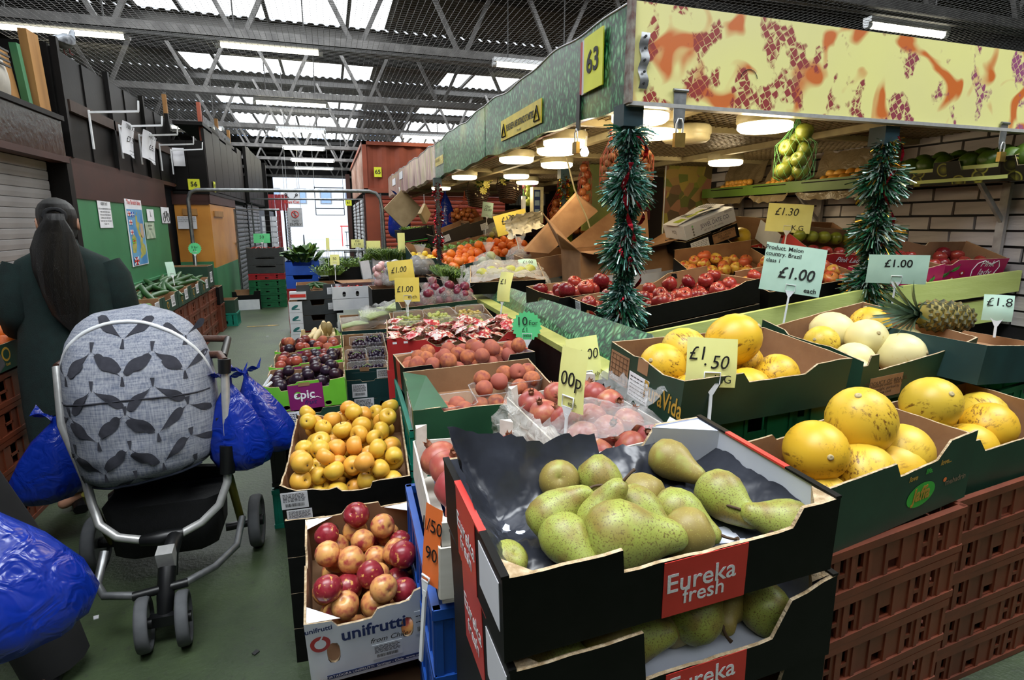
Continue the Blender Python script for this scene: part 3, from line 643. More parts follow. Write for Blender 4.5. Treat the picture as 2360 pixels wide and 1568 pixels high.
# outside: pale building with windows, railings, bollards
bl = thing('pale_building', 'pale overexposed building across the street beyond the exit', 'building', (0, 62, 0))
MB().box((0, 0, 7), (50, .5, 14.4)).build('wall', WHITEC, bl)
for i in range(9):
    for j in range(3):
        f = MB().box((-12 + i * 2.4, -.27, 4.2 + j * 3.0), (1.1, .1, 1.5)).build('window_frame', STEEL, bl); MB().box((-12 + i * 2.4, -.33, 4.2 + j * 3.0), (.9, .06, 1.3)).build('window_pane', M('blue_glass', '8fa8cc', .2), f)
rl = thing('street_railing', 'dark street railing in the bright daylight beyond the exit', 'railing', (0, 38, 0))
for i in range(16): MB().box((1.1 + i * .16, 0, .5), (.03, .03, 1.0)).build('baluster', BLACKP, rl)
MB().box((2.3, 0, 1.0), (2.6, .04, .05)).box((2.3, 0, .15), (2.6, .04, .05)).build('rail', BLACKP, rl)
rb = thing('red_barrier', 'low red street barrier behind the dark railing', 'barrier', (0, 41, 0))
MB().box((2.3, 0, 1.35), (3, .05, .08)).build('rail', RED, rb)
for i in range(3): MB().box((.9 + i * 1.4, 0, .7), (.06, .06, 1.4)).build('post', RED, rb)
for i, x in enumerate((-1.2,)):
    t = thing('bollard', 'slim dark bollard with a blue foot outside the exit', 'bollard', (x, 31, 0)); MB().lathe([(.07, 0), (.05, .2), (.025, .95), (0, 1.0)], 10).build('post', BLACKP, t); MB().lathe([(.13, 0), (.1, .12), (.06, .15)], 10).build('foot', BLUEC, t)
# painted arrow on the floor, fallen leaf, litter
tag(MB().plate([(-.22, -.02), (.08, -.02), (.08, -.06), (.24, 0), (.08, .06), (.08, .02), (-.22, .02)], 0, .003).build('floor_arrow', M('worn_yellow_paint', 'b08a3a', .6, '7d7440', 20), None, (-1.05, 9.3, .001), (0, 0, .05)), 'worn yellow arrow painted on the green floor', 'marking')
tag(MB().grid(lambda u, v: ((u - .5) * .16, (v - .5) * .02 * math.sin(math.pi * u) + .02 * math.sin(u * 6), .004 + .01 * u), 8, 2).build('fallen_leaf', LEAFG, None, (-.62, 5.2, 0), (0, 0, .3)), 'thin dark fallen leaf on the green floor near the plums', 'leaf')
for i, (x, y, c) in enumerate([(-.9, 8.4, PAPER), (-.35, 2.0, BLACKP), (-.98, 2.4, PAPER), (-.7, 1.95, PAPER)]):
    tag(MB().plate([(-.012, -.006), (.01, -.01), (.014, .008), (-.008, .01)], 0, .004).build('litter_scrap', c, None, (x, y, .001), (0, 0, i)), ('white paper scrap on the floor far down the aisle', 'black scrap on the floor beside the nectarine carton', 'pale scrap on the floor behind the pram wheels', 'tiny pale scrap under the pram front wheels')[i], 'scrap')
# ---------------------------------------------------------------- the fruit stall: awning, posts, ceiling, brick wall, shelf
WX = 4.3
bw = struct(bpy.data.objects.new('wall_brick', None)); COL.objects.link(bw)
MB().box((WX + .06, 3.9, 1.15), (.08, 4.0, 2.3)).build('mortar', M('black_mortar', '1a1719', .8), bw)
BR = M('white_painted_brick', 'b9b2b0', .75, 'a59d9c', 5, bp=.35, bs=28, stretch=(1, .35, 2))
bms = []
for k in range(4):
    def q(): return R.uniform(-.003, .003)
    mb = MB(); x0, h, l = -.012, .0455, .152
    vs = [(sx + (q() if sx < 0 else 0), sy * l + q(), sz * h + q()) for sx in (.03, x0) for sz in (-1, 1) for sy in (-1, 1)]
    vs[4:] = [(a, b * .985, c * .96) for a, b, c in vs[4:]]
    mb.add(vs, [(4, 5, 7, 6), (0, 1, 5, 4), (2, 6, 7, 3), (0, 4, 6, 2), (1, 3, 7, 5)]); bms.append(mb.mesh('brick', BR))
for j in range(14):
    for i in range(13):
        yy = 2.05 + i * .318 + (.159 if j % 2 else 0)
        if yy < 5.85: ob('brick', bms[R.randrange(4)], bw, (WX + .012, yy, .93 + j * .1035))
struct(MB().box((WX + .3, 9.6, 1.15), (.6, 7.4, 2.3)).build('wall_stall_rear', M('dim_stall_panel', '2a201c', .7)))
# sprayed front board
ab = thing('awning_front_board', 'yellow awning board sprayed with orange trails and maroon squares', 'awning', (0, 0, 0))
MB().box((2.86, 2.5, 2.315), (3.0, .03, .43)).build('board', SPRAY, ab)
MB().box((2.86, 2.497, 2.095), (3.0, .05, .018)).build('edge_strip', CHROME, ab)
MB().box((1.362, 2.49, 2.32), (.02, .05, .45)).build('corner_strip', M('worn_grey_paint', '8c8a80', .6, '5c3a34', 20), ab)
MB().tube([(2.02 + .05 * math.cos(a), 2.482, 2.24 + .05 * math.sin(a)) for a in [i * .3 + .2 for i in range(10)]], .0015, 4).build('scratch', INK, ab)
hb = thing('hinge_bracket', 'bent perforated steel strip at the corner of the sprayed board', 'bracket', (1.425, 2.478, 2.28))
MB().grid(lambda u, v: ((u - .5) * .045 + .006 * math.sin(v * 14), -.004 - .008 * math.sin(v * 9) ** 2, (v - .5) * .24), 2, 14).build('strip', STEEL, hb)
for i in range(5): MB().cyl((0, -.016, -.1 + i * .05), .006, .006, 8, axis='Y').build('screw_hole', BLACKP, hb)
def hasp(x, z, label, side=False, big=1.0, y=2.478):
    t = thing('hasp_and_padlock', label, 'padlock', (x, y, z), (0, 0, rad(-90) if side else 0), group='padlocks on the awning')
    MB().plate([(-.035 * big, -.0), (.035 * big, 0), (.03 * big, -.13 * big), (.022 * big, -.17 * big), (-.022 * big, -.17 * big), (-.03 * big, -.13 * big)], 0, .004).build('hasp', STEEL, t, rot=(rad(90), 0, 0))
    MB().cyl((0, -.006, 0), .008, .08 * big, 8, axis='X').build('hinge_pin', STEEL, t)
    p = [(-.018 * big, -.012, -.19 * big), (-.018 * big, -.012, -.15 * big), (-.009 * big, -.012, -.128 * big), (.009 * big, -.012, -.128 * big), (.018 * big, -.012, -.15 * big), (.018 * big, -.012, -.19 * big)]
    MB().tube(p, .005 * big, 8).build('shackle', CHROME, t)
    MB().box((0, -.012, -.225 * big), (.056 * big, .022, .065 * big)).build('lock_body', BRASS, t)
hasp(1.63, 2.165, 'long steel hasp with brass padlock hanging nearest the awning corner')
hasp(3.86, 2.13, 'small steel hasp and padlock far along the sprayed board', big=.85)
# grass-print side banner
gb = thing('grass_banner', 'grass-print banner board along the aisle side of the awning', 'awning', (0, 0, 0))
def wav(y): return .012 * math.sin(y * 4.1) + .008 * math.sin(y * 9.7)
def side_banner(par, y0, y1, m, x=1.372):
    n = int((y1 - y0) / .08); P = [y0 + (y1 - y0) * i / n for i in range(n + 1)]
    rings = [[(x - .014, y, 2.1 + (y - 2.5) * .004 + wav(y + 3)), (x - .014, y, 2.54 + wav(y)), (x + .014, y, 2.54 + wav(y)), (x + .014, y, 2.1 + wav(y + 3))] for y in P]
    MB().loft(rings, sm=False).build('banner', m, par)
    MB().tube([(x - .016, y, 2.54 + wav(y)) for y in P], .005, 5).build('torn_hem', PAPER, par)
    MB().box((x + .03, (y0 + y1) / 2, 2.3), (.03, y1 - y0, .38)).build('backing_board', M('reddish_board', '6a2a22'), par)
side_banner(gb, 2.52, 5.0, GRASS); side_banner(gb, 5.02, 7.46, GRASS)
pb = thing('petal_banner', 'pale pink and yellow streaked banner at the far end of the awning', 'awning', (0, 0, 0)); side_banner(pb, 7.49, 13.4, PETAL)
for yy, zz, a in ((12.2, 2.38, .35), (11.0, 2.42, .3)): MB().box((1.352, yy, zz), (.006, a * 1.6, .13)).build('white_patch', PAPER, pb)
# plates and stickers on the banner
t = number_plate('63', (1.345, 2.83, 2.36), (0, -1, 0), (0, .02, 1), .22, .27, 'torn yellow plate numbered 63 on the grass banner', size=.15)
MB().box((.004, .125, 0), (.008, .05, .27)).build('white_edge', PAPER, t); MB().box((.002, .155, 0), (.008, .02, .26)).build('red_edge', RED2, t)
t = thing('distance_sticker', 'yellow warning sticker reading keep a safe distance of 2 metres', 'sticker', (1.352, 4.05, 2.26)); x_, y_ = (0, -1, .0), (0, 0, 1)
MB().box((0, 0, 0), (.006, .9, .15)).build('sticker', M('warning_yellow', 'e2c92e', .4), t)
letters(t, 'PLEASE KEEP A SAFE DISTANCE OF 2 METRES', .062, INK, (-.005, 0, .0), x_, y_, sx=.5, bold=.02)
letters(t, 'stay safe', .025, INK, (-.005, 0, -.05), x_, y_)
for s in (-1, 1): MB().tube([(-.006, s * .37 + .05 * a, b * .05 - .01) for a, b in ((-1, -.8), (0, 1), (1, -.8))], .006, 4, closed=True).build('warning_triangle', INK, t); letters(t, '!', .06, INK, (-.006, s * .37, -.005), x_, y_)
t = thing('film_sticker', 'creased clear film patch with a second yellow sticker, beyond the banner seam', 'sticker', (1.35, 7.15, 2.28))
MB().box((0, 0, .02), (.006, .5, .1)).build('sticker', M('warning_yellow', 'e2c92e'), t); MB().grid(lambda u, v: (-.01 - .01 * math.sin(u * 17 + v * 9), (u - .5) * .7, (v - .5) * .34), 14, 8).build('film', FILM, t)
letters(t, 'KEEP A SAFE DISTANCE', .05, INK, (-.02, 0, .02), x_, y_, sx=.5)
hasp_b = thing('black_hasp', 'black hasp with silver padlock on the grass banner near the corner', 'padlock', (1.35, 3.02, 2.17), group='padlocks on the awning')
MB().box((0, 0, -.02), (.008, .045, .2)).build('hasp', BLACKP, hasp_b); MB().tube([(-.01, -.018, -.18), (-.01, -.018, -.13), (-.01, 0, -.11), (-.01, .018, -.13), (-.01, .018, -.18)], .005, 8).build('shackle', CHROME, hasp_b)
MB().box((-.01, 0, -.21), (.022, .056, .062)).build('lock_body', BRASS, hasp_b)
hasp_c = thing('small_padlock', 'tiny padlock under the far petal banner', 'padlock', (1.35, 11.3, 2.1), group='padlocks on the awning')
MB().tube([(0, -.03, 0), (0, -.03, .09), (0, 0, .12), (0, .03, .09), (0, .03, 0)], .009, 6).build('shackle', CHROME, hasp_c); MB().box((0, 0, -.05), (.03, .1, .12)).build('lock_body', BRASS, hasp_c)
# ceiling of the stall: expanded metal on timber, with warm bulkhead lamps
sc_ = struct(bpy.data.objects.new('ceiling_stall', None)); COL.objects.link(sc_)
MB().box((2.86, 8, 2.235), (2.9, 10.9, .02)).build('panel', M('warm_ceiling_board', '6f5a3a', .8, '5a4830', 4), sc_)
mb = MB()
for i in range(57): mb.bar((1.42 + i * .05, 2.55, 2.17), (1.42 + i * .05, 13.4, 2.17), .006)
for i in range(190): mb.bar((1.42, 2.56 + i * .057, 2.172), (4.28, 2.56 + i * .057, 2.172), .006)
tag(mb.build('expanded_mesh', M('mesh_bronze', '7a6a4c', .45, metal=.4), sc_), kind='stuff')
for yy in (2.62, 3.35, 4.9, 6.6, 8.6, 11): MB().box((2.86, yy, 2.16), (2.88, .05, .05)).build('cross_batten', M('cream_paint', 'a89a72', .6), sc_)
for xx in (1.9, 3.3): MB().box((xx, 8, 2.15), (.05, 10.8, .05)).build('long_batten', M('cream_paint', 'c9b98c'), sc_)
def bulkhead(x, y, label, on=True, z=2.09, r=.15):
    t = thing('bulkhead_lamp', label, 'lamp', (x, y, z), group='round bulkhead lamps of the stall')
    MB().lathe([(r * .95, .06), (r * 1.02, .05), (r * 1.02, .012), (r * .96, .0)], 20, cap=True).build('lamp_base', M('cream_plastic', 'd9cfa6', .4), t)
    MB().lathe([(r * .97, .012), (r * .97, -.022), (r * .86, -.036), (0, -.044)], 20).build('glass', LAMPW if on else M('cream_plastic', 'd9cfa6'), t)
    MB().cyl((0, 0, .075), .03, .05, 8).build('ceiling_rose', M('cream_plastic', 'd9cfa6'), t)
bulkhead(2.36, 2.74, 'lit round lamp above the net bag of green apples')
bulkhead(1.56, 2.72, 'lit round lamp just behind the corner post, above the tinsel')
bulkhead(1.9, 3.15, 'lit round lamp half hidden behind the corner tinsel')
bulkhead(2.2, 3.25, 'unlit round lamp between the lit ones over the apple boxes', False)
bulkhead(1.66, 4.1, 'lit round lamp wrapped with red ribbon over the open carton')
bulkhead(2.05, 5.05, 'lit round lamp just below the ribboned one')
bulkhead(1.56, 3.7, 'lit round lamp close behind the grass banner, middle')
bulkhead(1.56, 4.75, 'lit round lamp close behind the grass banner, third from corner')
bulkhead(1.56, 6.7, 'lit round lamp at the far end behind the grass banner')
bulkhead(2.1, 6.4, 'lit round lamp over the satsumas')
bulkhead(2.55, 7.3, 'lit round lamp behind the hanging flower baskets')
bulkhead(1.7, 8.9, 'lit round lamp by the streaked banner, behind the thin red post')
for i, (x, y) in enumerate(((3.4, 4.4), (3.3, 6.2))): bulkhead(x, y, ('lit round lamp over the rear apples, hidden by the sprayed board', 'lit round lamp over the scales')[i])
for x, y, p in ((2.36, 2.74, 5), (1.7, 3.1, 4), (1.7, 4.2, 4), (2.1, 5.1, 4), (2.1, 6.5, 5), (3.4, 4.4, 5), (2.6, 8, 5)):
    l = bpy.data.lights.new('lamp_light', 'POINT'); l.energy = p * 1.6; l.color = (1, .80, .5); l.shadow_soft_size = .12
    o = bpy.data.objects.new('lamp_light', l); COL.objects.link(o); o.location = (x, y, 2.0)
bu = thing('bare_bulb', 'small bright bare bulb hanging behind the padlock', 'lamp', (1.66, 3.6, 2.02)); MB().lathe([(0, -.035), (.02, -.03), (.03, -.01), (.02, .015), (.012, .03)], 12).build('bulb', glow('bulb_glass', (1, .93, .8), 30), bu); MB().cyl((0, 0, .06), .016, .07, 10).build('socket', WHITEP, bu); MB().cyl((0, 0, .11), .004, .06, 6).build('flex', WHITEP, bu)
t = MB().tube([(2.0, 4.7, 2.1), (2.1, 4.75, 1.85), (2.25, 4.8, 1.6), (2.32, 4.8, 1.42)], .007, 6).build('hanging_cable', M('cream_plastic', 'd9cfa6')); tag(t, 'cream cable hanging from the ceiling to the open carton', 'cable')
# posts with tinsel
TG = M('tinsel_green', '2b6a48', .28, '17482f', 40, metal=.35); TS = M('tinsel_silver', 'c4d6d0', .18, '97b4ac', 40, metal=.6); TR = M('tinsel_red', 'a51428', .2, '7a0c1c', 40, metal=.8); TGO = M('tinsel_gold', 'c89a3a', .2, 'a87a24', 40, metal=.9); TT = M('tinsel_teal', '5c968c', .22, '3a7066', 40, metal=.5)
def tinsel(name, label, x, y, z0, z1, r, n, mats, wts, sw=.005, knots=(), seed=3, group=None):
    rr = random.Random(seed); t = thing(name, label, 'tinsel', (x, y, 0), group=group); mbs = MB()
    for i in range(n):
        z = rr.uniform(z0, z1); dens = .62 + .38 * math.sin(z * 21 + seed)
        L = r * rr.uniform(.55, 1.15) * dens; a = rr.uniform(0, 6.283); e = rr.uniform(-.7, .55)
        d = Vector((math.cos(a) * math.cos(e), math.sin(a) * math.cos(e), math.sin(e))); s = d.cross(Vector((rr.uniform(-1, 1), rr.uniform(-1, 1), rr.uniform(-1, 1)))).normalized() * sw * rr.uniform(.5, 1.4) * .5
        p = Vector((math.cos(a) * .028, math.sin(a) * .028, z)); q = p + d * L * .55; e2 = p + d * L + Vector((0, 0, -L * .18))
        k = rr.random(); mi = 0
        for mi, wt in enumerate(wts):
            k -= wt
            if k < 0: break
        mbs.add([p - s, p + s, q + s, q - s, e2 + s * .9, e2 - s * .9], [(0, 1, 2, 3), (3, 2, 4, 5)], mi)
    tag(mbs.build('tinsel_fringe', mats, t), kind='stuff')
    return t
PT = M('dark_teal_post', '17323a', .45, '102a30')
def post(name, label, x, y, z0, z1, wd=.055, m=PT):
    t = thing(name, label, 'post', (x, y, 0)); MB().box((0, 0, (z0 + z1) / 2), (wd, wd, z1 - z0)).build('upright', m, t)
    MB().box((0, 0, z1 - .05), (wd * 1.9, wd * 1.9, .1)).build('top_socket', m, t); return t
post('corner_post', 'dark teal corner post of the stall wound with green tinsel', 1.405, 2.56, .0, 2.1)
post('front_post', 'dark teal post under the sprayed board, beside the blue-green melon ticket', 3.03, 2.56, .0, 2.08)
t = tinsel('corner_tinsel', 'thick green and silver tinsel garland on the corner post', 1.405, 2.54, .92, 1.99, .115, 5200, [TG, TS, TT], (.40, .34, .26), .0066, seed=3)
rb = MB()
def ribbon(mb, pts, wd):
    pts = [Vector(p) for p in pts]; mb.loft([[p + Vector((wd * math.cos(i * .8), wd * math.sin(i * .8) * .5, 0)), p - Vector((wd * math.cos(i * .8), wd * math.sin(i * .8) * .5, 0))] for i, p in enumerate(pts)], 0, False, ringclosed=False)
ribbon(rb, [(-.03 - .03 * math.sin(i * .3), -.08 - .01 * math.sin(i), 1.83 - i * .024) for i in range(22)], .014)
ribbon(rb, [(.06 * math.sin(i * .42), -.06 - .02 * math.cos(i * .42), 1.95 - i * .02) for i in range(48)], .012)
rb.build('red_ribbon', TR, t)
t = tinsel('post_tinsel', 'dark green and gold tinsel garland on the second front post', 3.03, 2.54, 1.06, 2.0, .135, 4200, [TG, TS, TGO], (.58, .28, .14), .0075, seed=8)
rb = MB(); ribbon(rb, [(.05 * math.sin(i * .5), -.07, 2.02 - i * .03) for i in range(30)], .010); rb.build('red_ribbon', TR, t)
post('thin_post', 'thin post wound with red tinsel beside the lemons', 1.33, 7.2, .0, 2.1, .05)
tinsel('red_tinsel', 'sparse red tinsel wound down the thin post', 1.33, 7.18, 1.1, 2.05, .05, 900, [TR, TS], (.86, .14), .011, seed=5)
post('inner_post', 'inner post wrapped in gold foil behind the open carton', 2.35, 5.6, .9, 2.1, .05)
tinsel('gold_tinsel', 'gold and green foil wound on the inner post', 2.35, 5.58, 1.35, 2.05, .05, 900, [TGO, TG, TR], (.6, .28, .12), .014, seed=6)
# sloped counter with pale green boards, grass ledge
ct_ = thing('stall_counter', 'long stall counter carrying the tilted apple boxes, pale green front boards', 'counter', (0, 0, 0))
def front_board(x0, x1, za, zb, hh, y, name='front_board'):
    MB().add([(x, y + d, z) for x, zz in ((x0, za), (x1, zb)) for d in (-.012, .012) for z in (zz - hh, zz)], [(0, 1, 5, 4), (2, 6, 7, 3), (1, 3, 7, 5), (0, 4, 6, 2), (0, 2, 3, 1), (4, 5, 7, 6)]).build(name, PAINTG, ct_)
front_board(1.42, 2.98, .985, 1.175, .13, 2.5); front_board(2.99, 4.27, 1.165, 1.25, .135, 2.5)
front_board(1.42, 2.7, .83, .97, .1, 2.52); front_board(2.72, 4.27, .985, 1.08, .15, 2.52)
front_board(1.42, 4.27, .6, .75, .2, 2.53)
MB().add([(1.3, 2.56, .78), (4.25, 2.56, 1.04), (4.25, 6.6, 1.25), (1.3, 6.6, .86), (1.3, 2.56, 0), (4.25, 2.56, 0), (4.25, 6.6, 0), (1.3, 6.6, 0)], [(0, 1, 2, 3), (0, 4, 5, 1), (0, 3, 7, 4), (2, 6, 7, 3)]).build('counter_body', DARKW, ct_)
MB().add([(1.3, 6.6, .8), (4.25, 6.6, 1.12), (4.25, 13, 1.3), (1.3, 13, .85), (1.3, 6.6, 0), (4.25, 6.6, 0), (4.25, 13, 0), (1.3, 13, 0)], [(0, 1, 2, 3), (0, 4, 5, 1), (0, 3, 7, 4), (2, 6, 7, 3)]).build('counter_body', DARKW, ct_)
lg = thing('grass_ledge', 'narrow pale green ledge backed by a grass-print strip', 'ledge', (0, 0, 0))
MB().add([(1.05, 1.85, .92), (1.15, 1.85, .92), (1.24, 5.2, .92), (1.14, 5.2, .92), (1.05, 1.85, .95), (1.15, 1.85, .95), (1.24, 5.2, .95), (1.14, 5.2, .95)], [(4, 5, 6, 7), (0, 1, 5, 4), (0, 4, 7, 3), (3, 7, 6, 2)]).build('ledge_board', M('yellow_green_board', 'b4b866', .6, 'a0a656', 6), lg)
MB().add([(1.15, 1.85, .95), (1.24, 5.2, .95), (1.3, 5.2, 1.06), (1.25, 2.0, 1.10), (1.27, 1.85, .95), (1.34, 5.2, .95)], [(0, 1, 2, 3), (0, 3, 4), (1, 5, 2), (3, 2, 5, 4)]).build('grass_strip', GRASS, lg)
MB().add([(1.06, 1.87, .0), (1.15, 5.2, .0), (1.15, 5.2, .92), (1.06, 1.87, .92), (1.25, 1.87, 0), (1.25, 1.87, .92)], [(0, 1, 2, 3), (0, 3, 5, 4)]).build('skirt', DARKW, lg)
# wall shelf
sf = thing('long_shelf', 'green-edged shelf along the white brick wall holding trays of yellow fruit', 'shelf', (0, 0, 0))
MB().box((4.12, 3.95, 1.83), (.34, 3.0, .02)).build('shelf_board', TIMBER, sf)
MB().box((3.945, 4.35, 1.865), (.02, 2.2, .095)).build('edge_board', M('mid_green_paint', '5c7a2c', .55, '4e6a24', 4), sf); MB().box((3.945, 2.85, 1.865), (.02, .78, .095)).build('edge_board', PAINTG, sf)
for yy in (2.65, 3.55, 4.15, 5.2):
    MB().box((4.26, yy, 1.5), (.03, .05, .62)).bar((3.98, yy, 1.82), (4.27, yy, 1.55), .02, .03).build('shelf_bracket', M('white_bracket_paint', 'a8a3a0', .5, '8c8684'), sf)
# ---------------------------------------------------------------- builders for cartons, crates, tickets, fruit
def N(a, b, dp=.4, s=.03): return [(0, 1), (a, 1), (a + s, 1 - dp), (b - s, 1 - dp), (b, 1), (1, 1)]
FLAT = [(0, 1), (1, 1)]
def carton(name, label, loc, dims, rot, outer, inner=CARDIN, F=None, B=None, L=None, Rr=None, holes=None, group=None, cat='carton', t=.006, floor=.01, torn=0, edge=EDGE, tabs=True, seed=1):
    """open carton: four walls with shaped top edges, hand holes, a floor; origin at the middle of its base"""
    w, d, h = dims; e = thing(name, label, cat, loc, tuple(rad(a) for a in rot), group); rr = random.Random(seed)
    side = {'F': ((-w / 2, -d / 2), (1, 0), w, F), 'R': ((w / 2, -d / 2), (0, 1), d, Rr), 'B': ((w / 2, d / 2), (-1, 0), w, B), 'L': ((-w / 2, d / 2), (0, -1), d, L)}
    mb = MB()
    for k, (o, x, ln, prof) in side.items():
        prof = list(prof or FLAT); nx, ny = x[1], -x[0]
        if torn:
            q = []
            for (a, za), (b, zb) in zip(prof, prof[1:]):
                n = max(1, int(abs(b - a) * ln / .025))
                q += [(a + (b - a) * i / n, za + (zb - za) * i / n + (rr.uniform(-torn, torn * .6) if 0 < i else 0)) for i in range(n)]
            prof = q + [prof[-1]]
        def P(u, v, off):
            uu = u * ln
            if off: uu = min(max(uu, t), ln - t)
            return (o[0] + x[0] * uu - nx * off, o[1] + x[1] * uu - ny * off, v)
        hs = (holes or {}).get(k, [])
        for off, mi in ((0, 0), (t, 1)):
            top = [(u, v * h) for u, v in prof]
            loop = [(0, 0)] + [(u, 0) for hh in hs for u in ()] + [(1, 0)] + top[::-1]
            for (u0, u1, v0, v1) in hs:          # keyhole cut so that the hand hole is a real opening
                v0_, v1_ = v0 * h, v1 * h; um = (u0 + u1) / 2; du = (u1 - u0) / 2; dv = (v1_ - v0_) / 2; vm = (v0_ + v1_) / 2
                hole = [(um + du * (abs(math.cos(a)) ** .6) * (1 if math.cos(a) >= 0 else -1), vm + dv * (abs(math.sin(a)) ** .8) * (1 if math.sin(a) >= 0 else -1)) for a in [-math.pi / 2 - i * math.pi / 6 for i in range(13)]]
                i0 = loop.index((1, 0)); loop = loop[:i0] + [(um, 0)] + hole + [(um - 1e-4, 0)][:0] + [(um, 0)] + loop[i0:]
            vs = [P(u, v, off) for u, v in loop]
            mb.add(vs, [tuple(range(len(vs))) if not off else tuple(reversed(range(len(vs))))], mi)
        a = [P(u, v * h, 0) for u, v in prof]; b = [P(u, v * h, t) for u, v in prof]; n = len(a)
        mb.add(a + b, [(i, i + 1, n + i + 1, n + i) for i in range(n - 1)], 2)
        for (u0, u1, v0, v1) in hs:
            ring = [((u0 + u1) / 2 + (u1 - u0) / 2 * math.cos(c), (v0 + v1) / 2 * h + (v1 - v0) / 2 * h * math.sin(c)) for c in [i * math.pi / 6 for i in range(12)]]
            mb.loft([[P(u, v, 0) for u, v in ring], [P(u, v, t) for u, v in ring]], 2, False)
    mb.box((0, 0, floor - .003), (w - .004, d - .004, .006), 1)
    me = mb.mesh('carton', [outer, inner, edge]); bmh = bmesh.new(); bmh.from_mesh(me); bmesh.ops.triangulate(bmh, faces=[f for f in bmh.faces if len(f.verts) > 4]); bmh.to_mesh(me); bmh.free()
    ob('body', me, e)
    e['w'], e['d'], e['h'] = w, d, h
    return e
SIDE = {'F': (lambda w, d: (-w / 2, -d / 2), (1, 0, 0)), 'R': (lambda w, d: (w / 2, -d / 2), (0, 1, 0)), 'B': (lambda w, d: (w / 2, d / 2), (-1, 0, 0)), 'L': (lambda w, d: (-w / 2, d / 2), (0, -1, 0))}
def face(e, side):
    w, d, h = e['w'], e['d'], e['h']; o, x = SIDE[side]; o = o(w, d); ln = w if side in 'FB' else d
    x = Vector(x); n = x.cross(Vector((0, 0, 1)))
    return Vector((*o, 0)), x, n, ln, h
def panel(e, side, u0, u1, v0, v1, m, name='printed_panel', off=.0012, thick=.001):
    o, x, n, ln, h = face(e, side); z = Vector((0, 0, 1))
    a = [o + x * u * ln + z * v * h + n * off for u, v in ((u0, v0), (u1, v0), (u1, v1), (u0, v1))]; b = [p - n * thick for p in a]
    return MB().add(a + b, [(0, 1, 2, 3), (0, 4, 5, 1), (1, 5, 6, 2), (2, 6, 7, 3), (3, 7, 4, 0)]).build(name, m, e)
def btext(e, side, u, v, size, s, m, off=.0022, y=(0, 0, 1), **kw):
    o, x, n, ln, h = face(e, side)
    return letters(e, s, size, m, o + x * u * ln + Vector((0, 0, v * h)) + n * off, x, y, **kw)
def oval(e, side, u, v, ru, rv, m, off=.0012, name='printed_oval', tilt=0):
    o, x, n, ln, h = face(e, side); c = o + x * u * ln + Vector((0, 0, v * h)) + n * off
    return MB().add([c + x * (ru * math.cos(a) * math.cos(tilt) - rv * math.sin(a) * math.sin(tilt)) + Vector((0, 0, ru * math.cos(a) * math.sin(tilt) + rv * math.sin(a) * math.cos(tilt))) for a in [i * math.pi / 16 for i in range(32)]], [tuple(range(32))]).build(name, m, e)
def shipping_label(e, side, u0, u1, v0, v1, seed=0, m=PAPER, lines=6, bars=True):
    """pasted paper label with printed lines and a bar code"""
    panel(e, side, u0, u1, v0, v1, m, 'paper_label', .0015)
    o, x, n, ln, h = face(e, side); rr = random.Random(seed); mb = MB(); W_, H_ = (u1 - u0) * ln, (v1 - v0) * h; p0 = o + x * u0 * ln + Vector((0, 0, v0 * h)) + n * .0026
    def rect(a, b, c, d): mb.add([p0 + x * a * W_ + Vector((0, 0, c * H_)), p0 + x * b * W_ + Vector((0, 0, c * H_)), p0 + x * b * W_ + Vector((0, 0, d * H_)), p0 + x * a * W_ + Vector((0, 0, d * H_))], [(0, 1, 2, 3)])
    for i in range(lines):
        a = .08
        while a < .85:
            b = a + rr.uniform(.05, .16); zc = .93 - (.9 if not bars else .5) * (i + .5) / lines
            rect(a, min(b, .93), zc - .018, zc + .018); a = b + .03
    if bars:
        a = .15
        while a < .85: b = a + rr.uniform(.006, .02); rect(a, b, .14, .34); a = b + rr.uniform(.008, .02)
    mb.build('label_print', INK, e)
def tapes(e, side, uvs, m=CARD):
    for u, v, du, dv in uvs: panel(e, side, u - du, u + du, v - dv, v + dv, m, 'cut_tab', .003)

def crate(name, label, loc, dims, rot, m, group=None, ns=7, handle=True, cat='crate'):
    """stacking plastic crate with open ribs, rails and a handle slot in each long side"""
    w, d, h = dims; e = thing(name, label, cat, loc, tuple(rad(a) for a in rot), group); t = .012
    MB().box((0, 0, .006), (w - .02, d - .02, .01)).build('base', m, e)
    for nm, z, hh in (('top_rim', h - .012, .024), ('bottom_rim', .012, .022)):
        mb = MB()
        for s in (-1, 1): mb.box((0, s * (d / 2 - t / 2), z), (w, t * 1.5, hh)).box((s * (w / 2 - t / 2), 0, z), (t * 1.5, d, hh))
        mb.build(nm, m, e)
    for ax, ln, of in ((0, w, d), (1, d, w)):
        for s in (-1, 1):
            mb = MB()
            def bx(u, z, lu, lz, th=t * .6, o=0):
                c = (u, s * (of / 2 - t * .6 + o), z) if ax == 0 else (s * (of / 2 - t * .6 + o), u, z); sz = (lu, th, lz) if ax == 0 else (th, lu, lz); mb.box(c, sz)
            hi = h - .046; zc = h / 2; st = ln / (ns * 1.0)
            for i in range(ns + 1):
                u = -ln / 2 + i * st; bx(min(max(u, -ln / 2 + .012), ln / 2 - .012), zc, .014, hi + .01, t * 1.3)
            for i in range(ns):
                u = -ln / 2 + (i + .5) * st; mid = i == ns // 2
                if mid and handle: bx(u, h * .62, st, h * .42); bx(u, h * .17, st, h * .05); bx(u - st * .42, h * .3, st * .16, h * .25); bx(u + st * .42, h * .3, st * .16, h * .25)
                elif i in (0, ns - 1) or abs(i - ns // 2) == 1 and ns > 5: bx(u, zc, st, hi)
                else: bx(u - st * .33, zc, st * .34, hi); bx(u + st * .33, zc, st * .34, hi); bx(u, h * .86, st, .02); bx(u, h * .45, st * .4, .012)
            mb.build('ribbed_side', m, e)
    return e
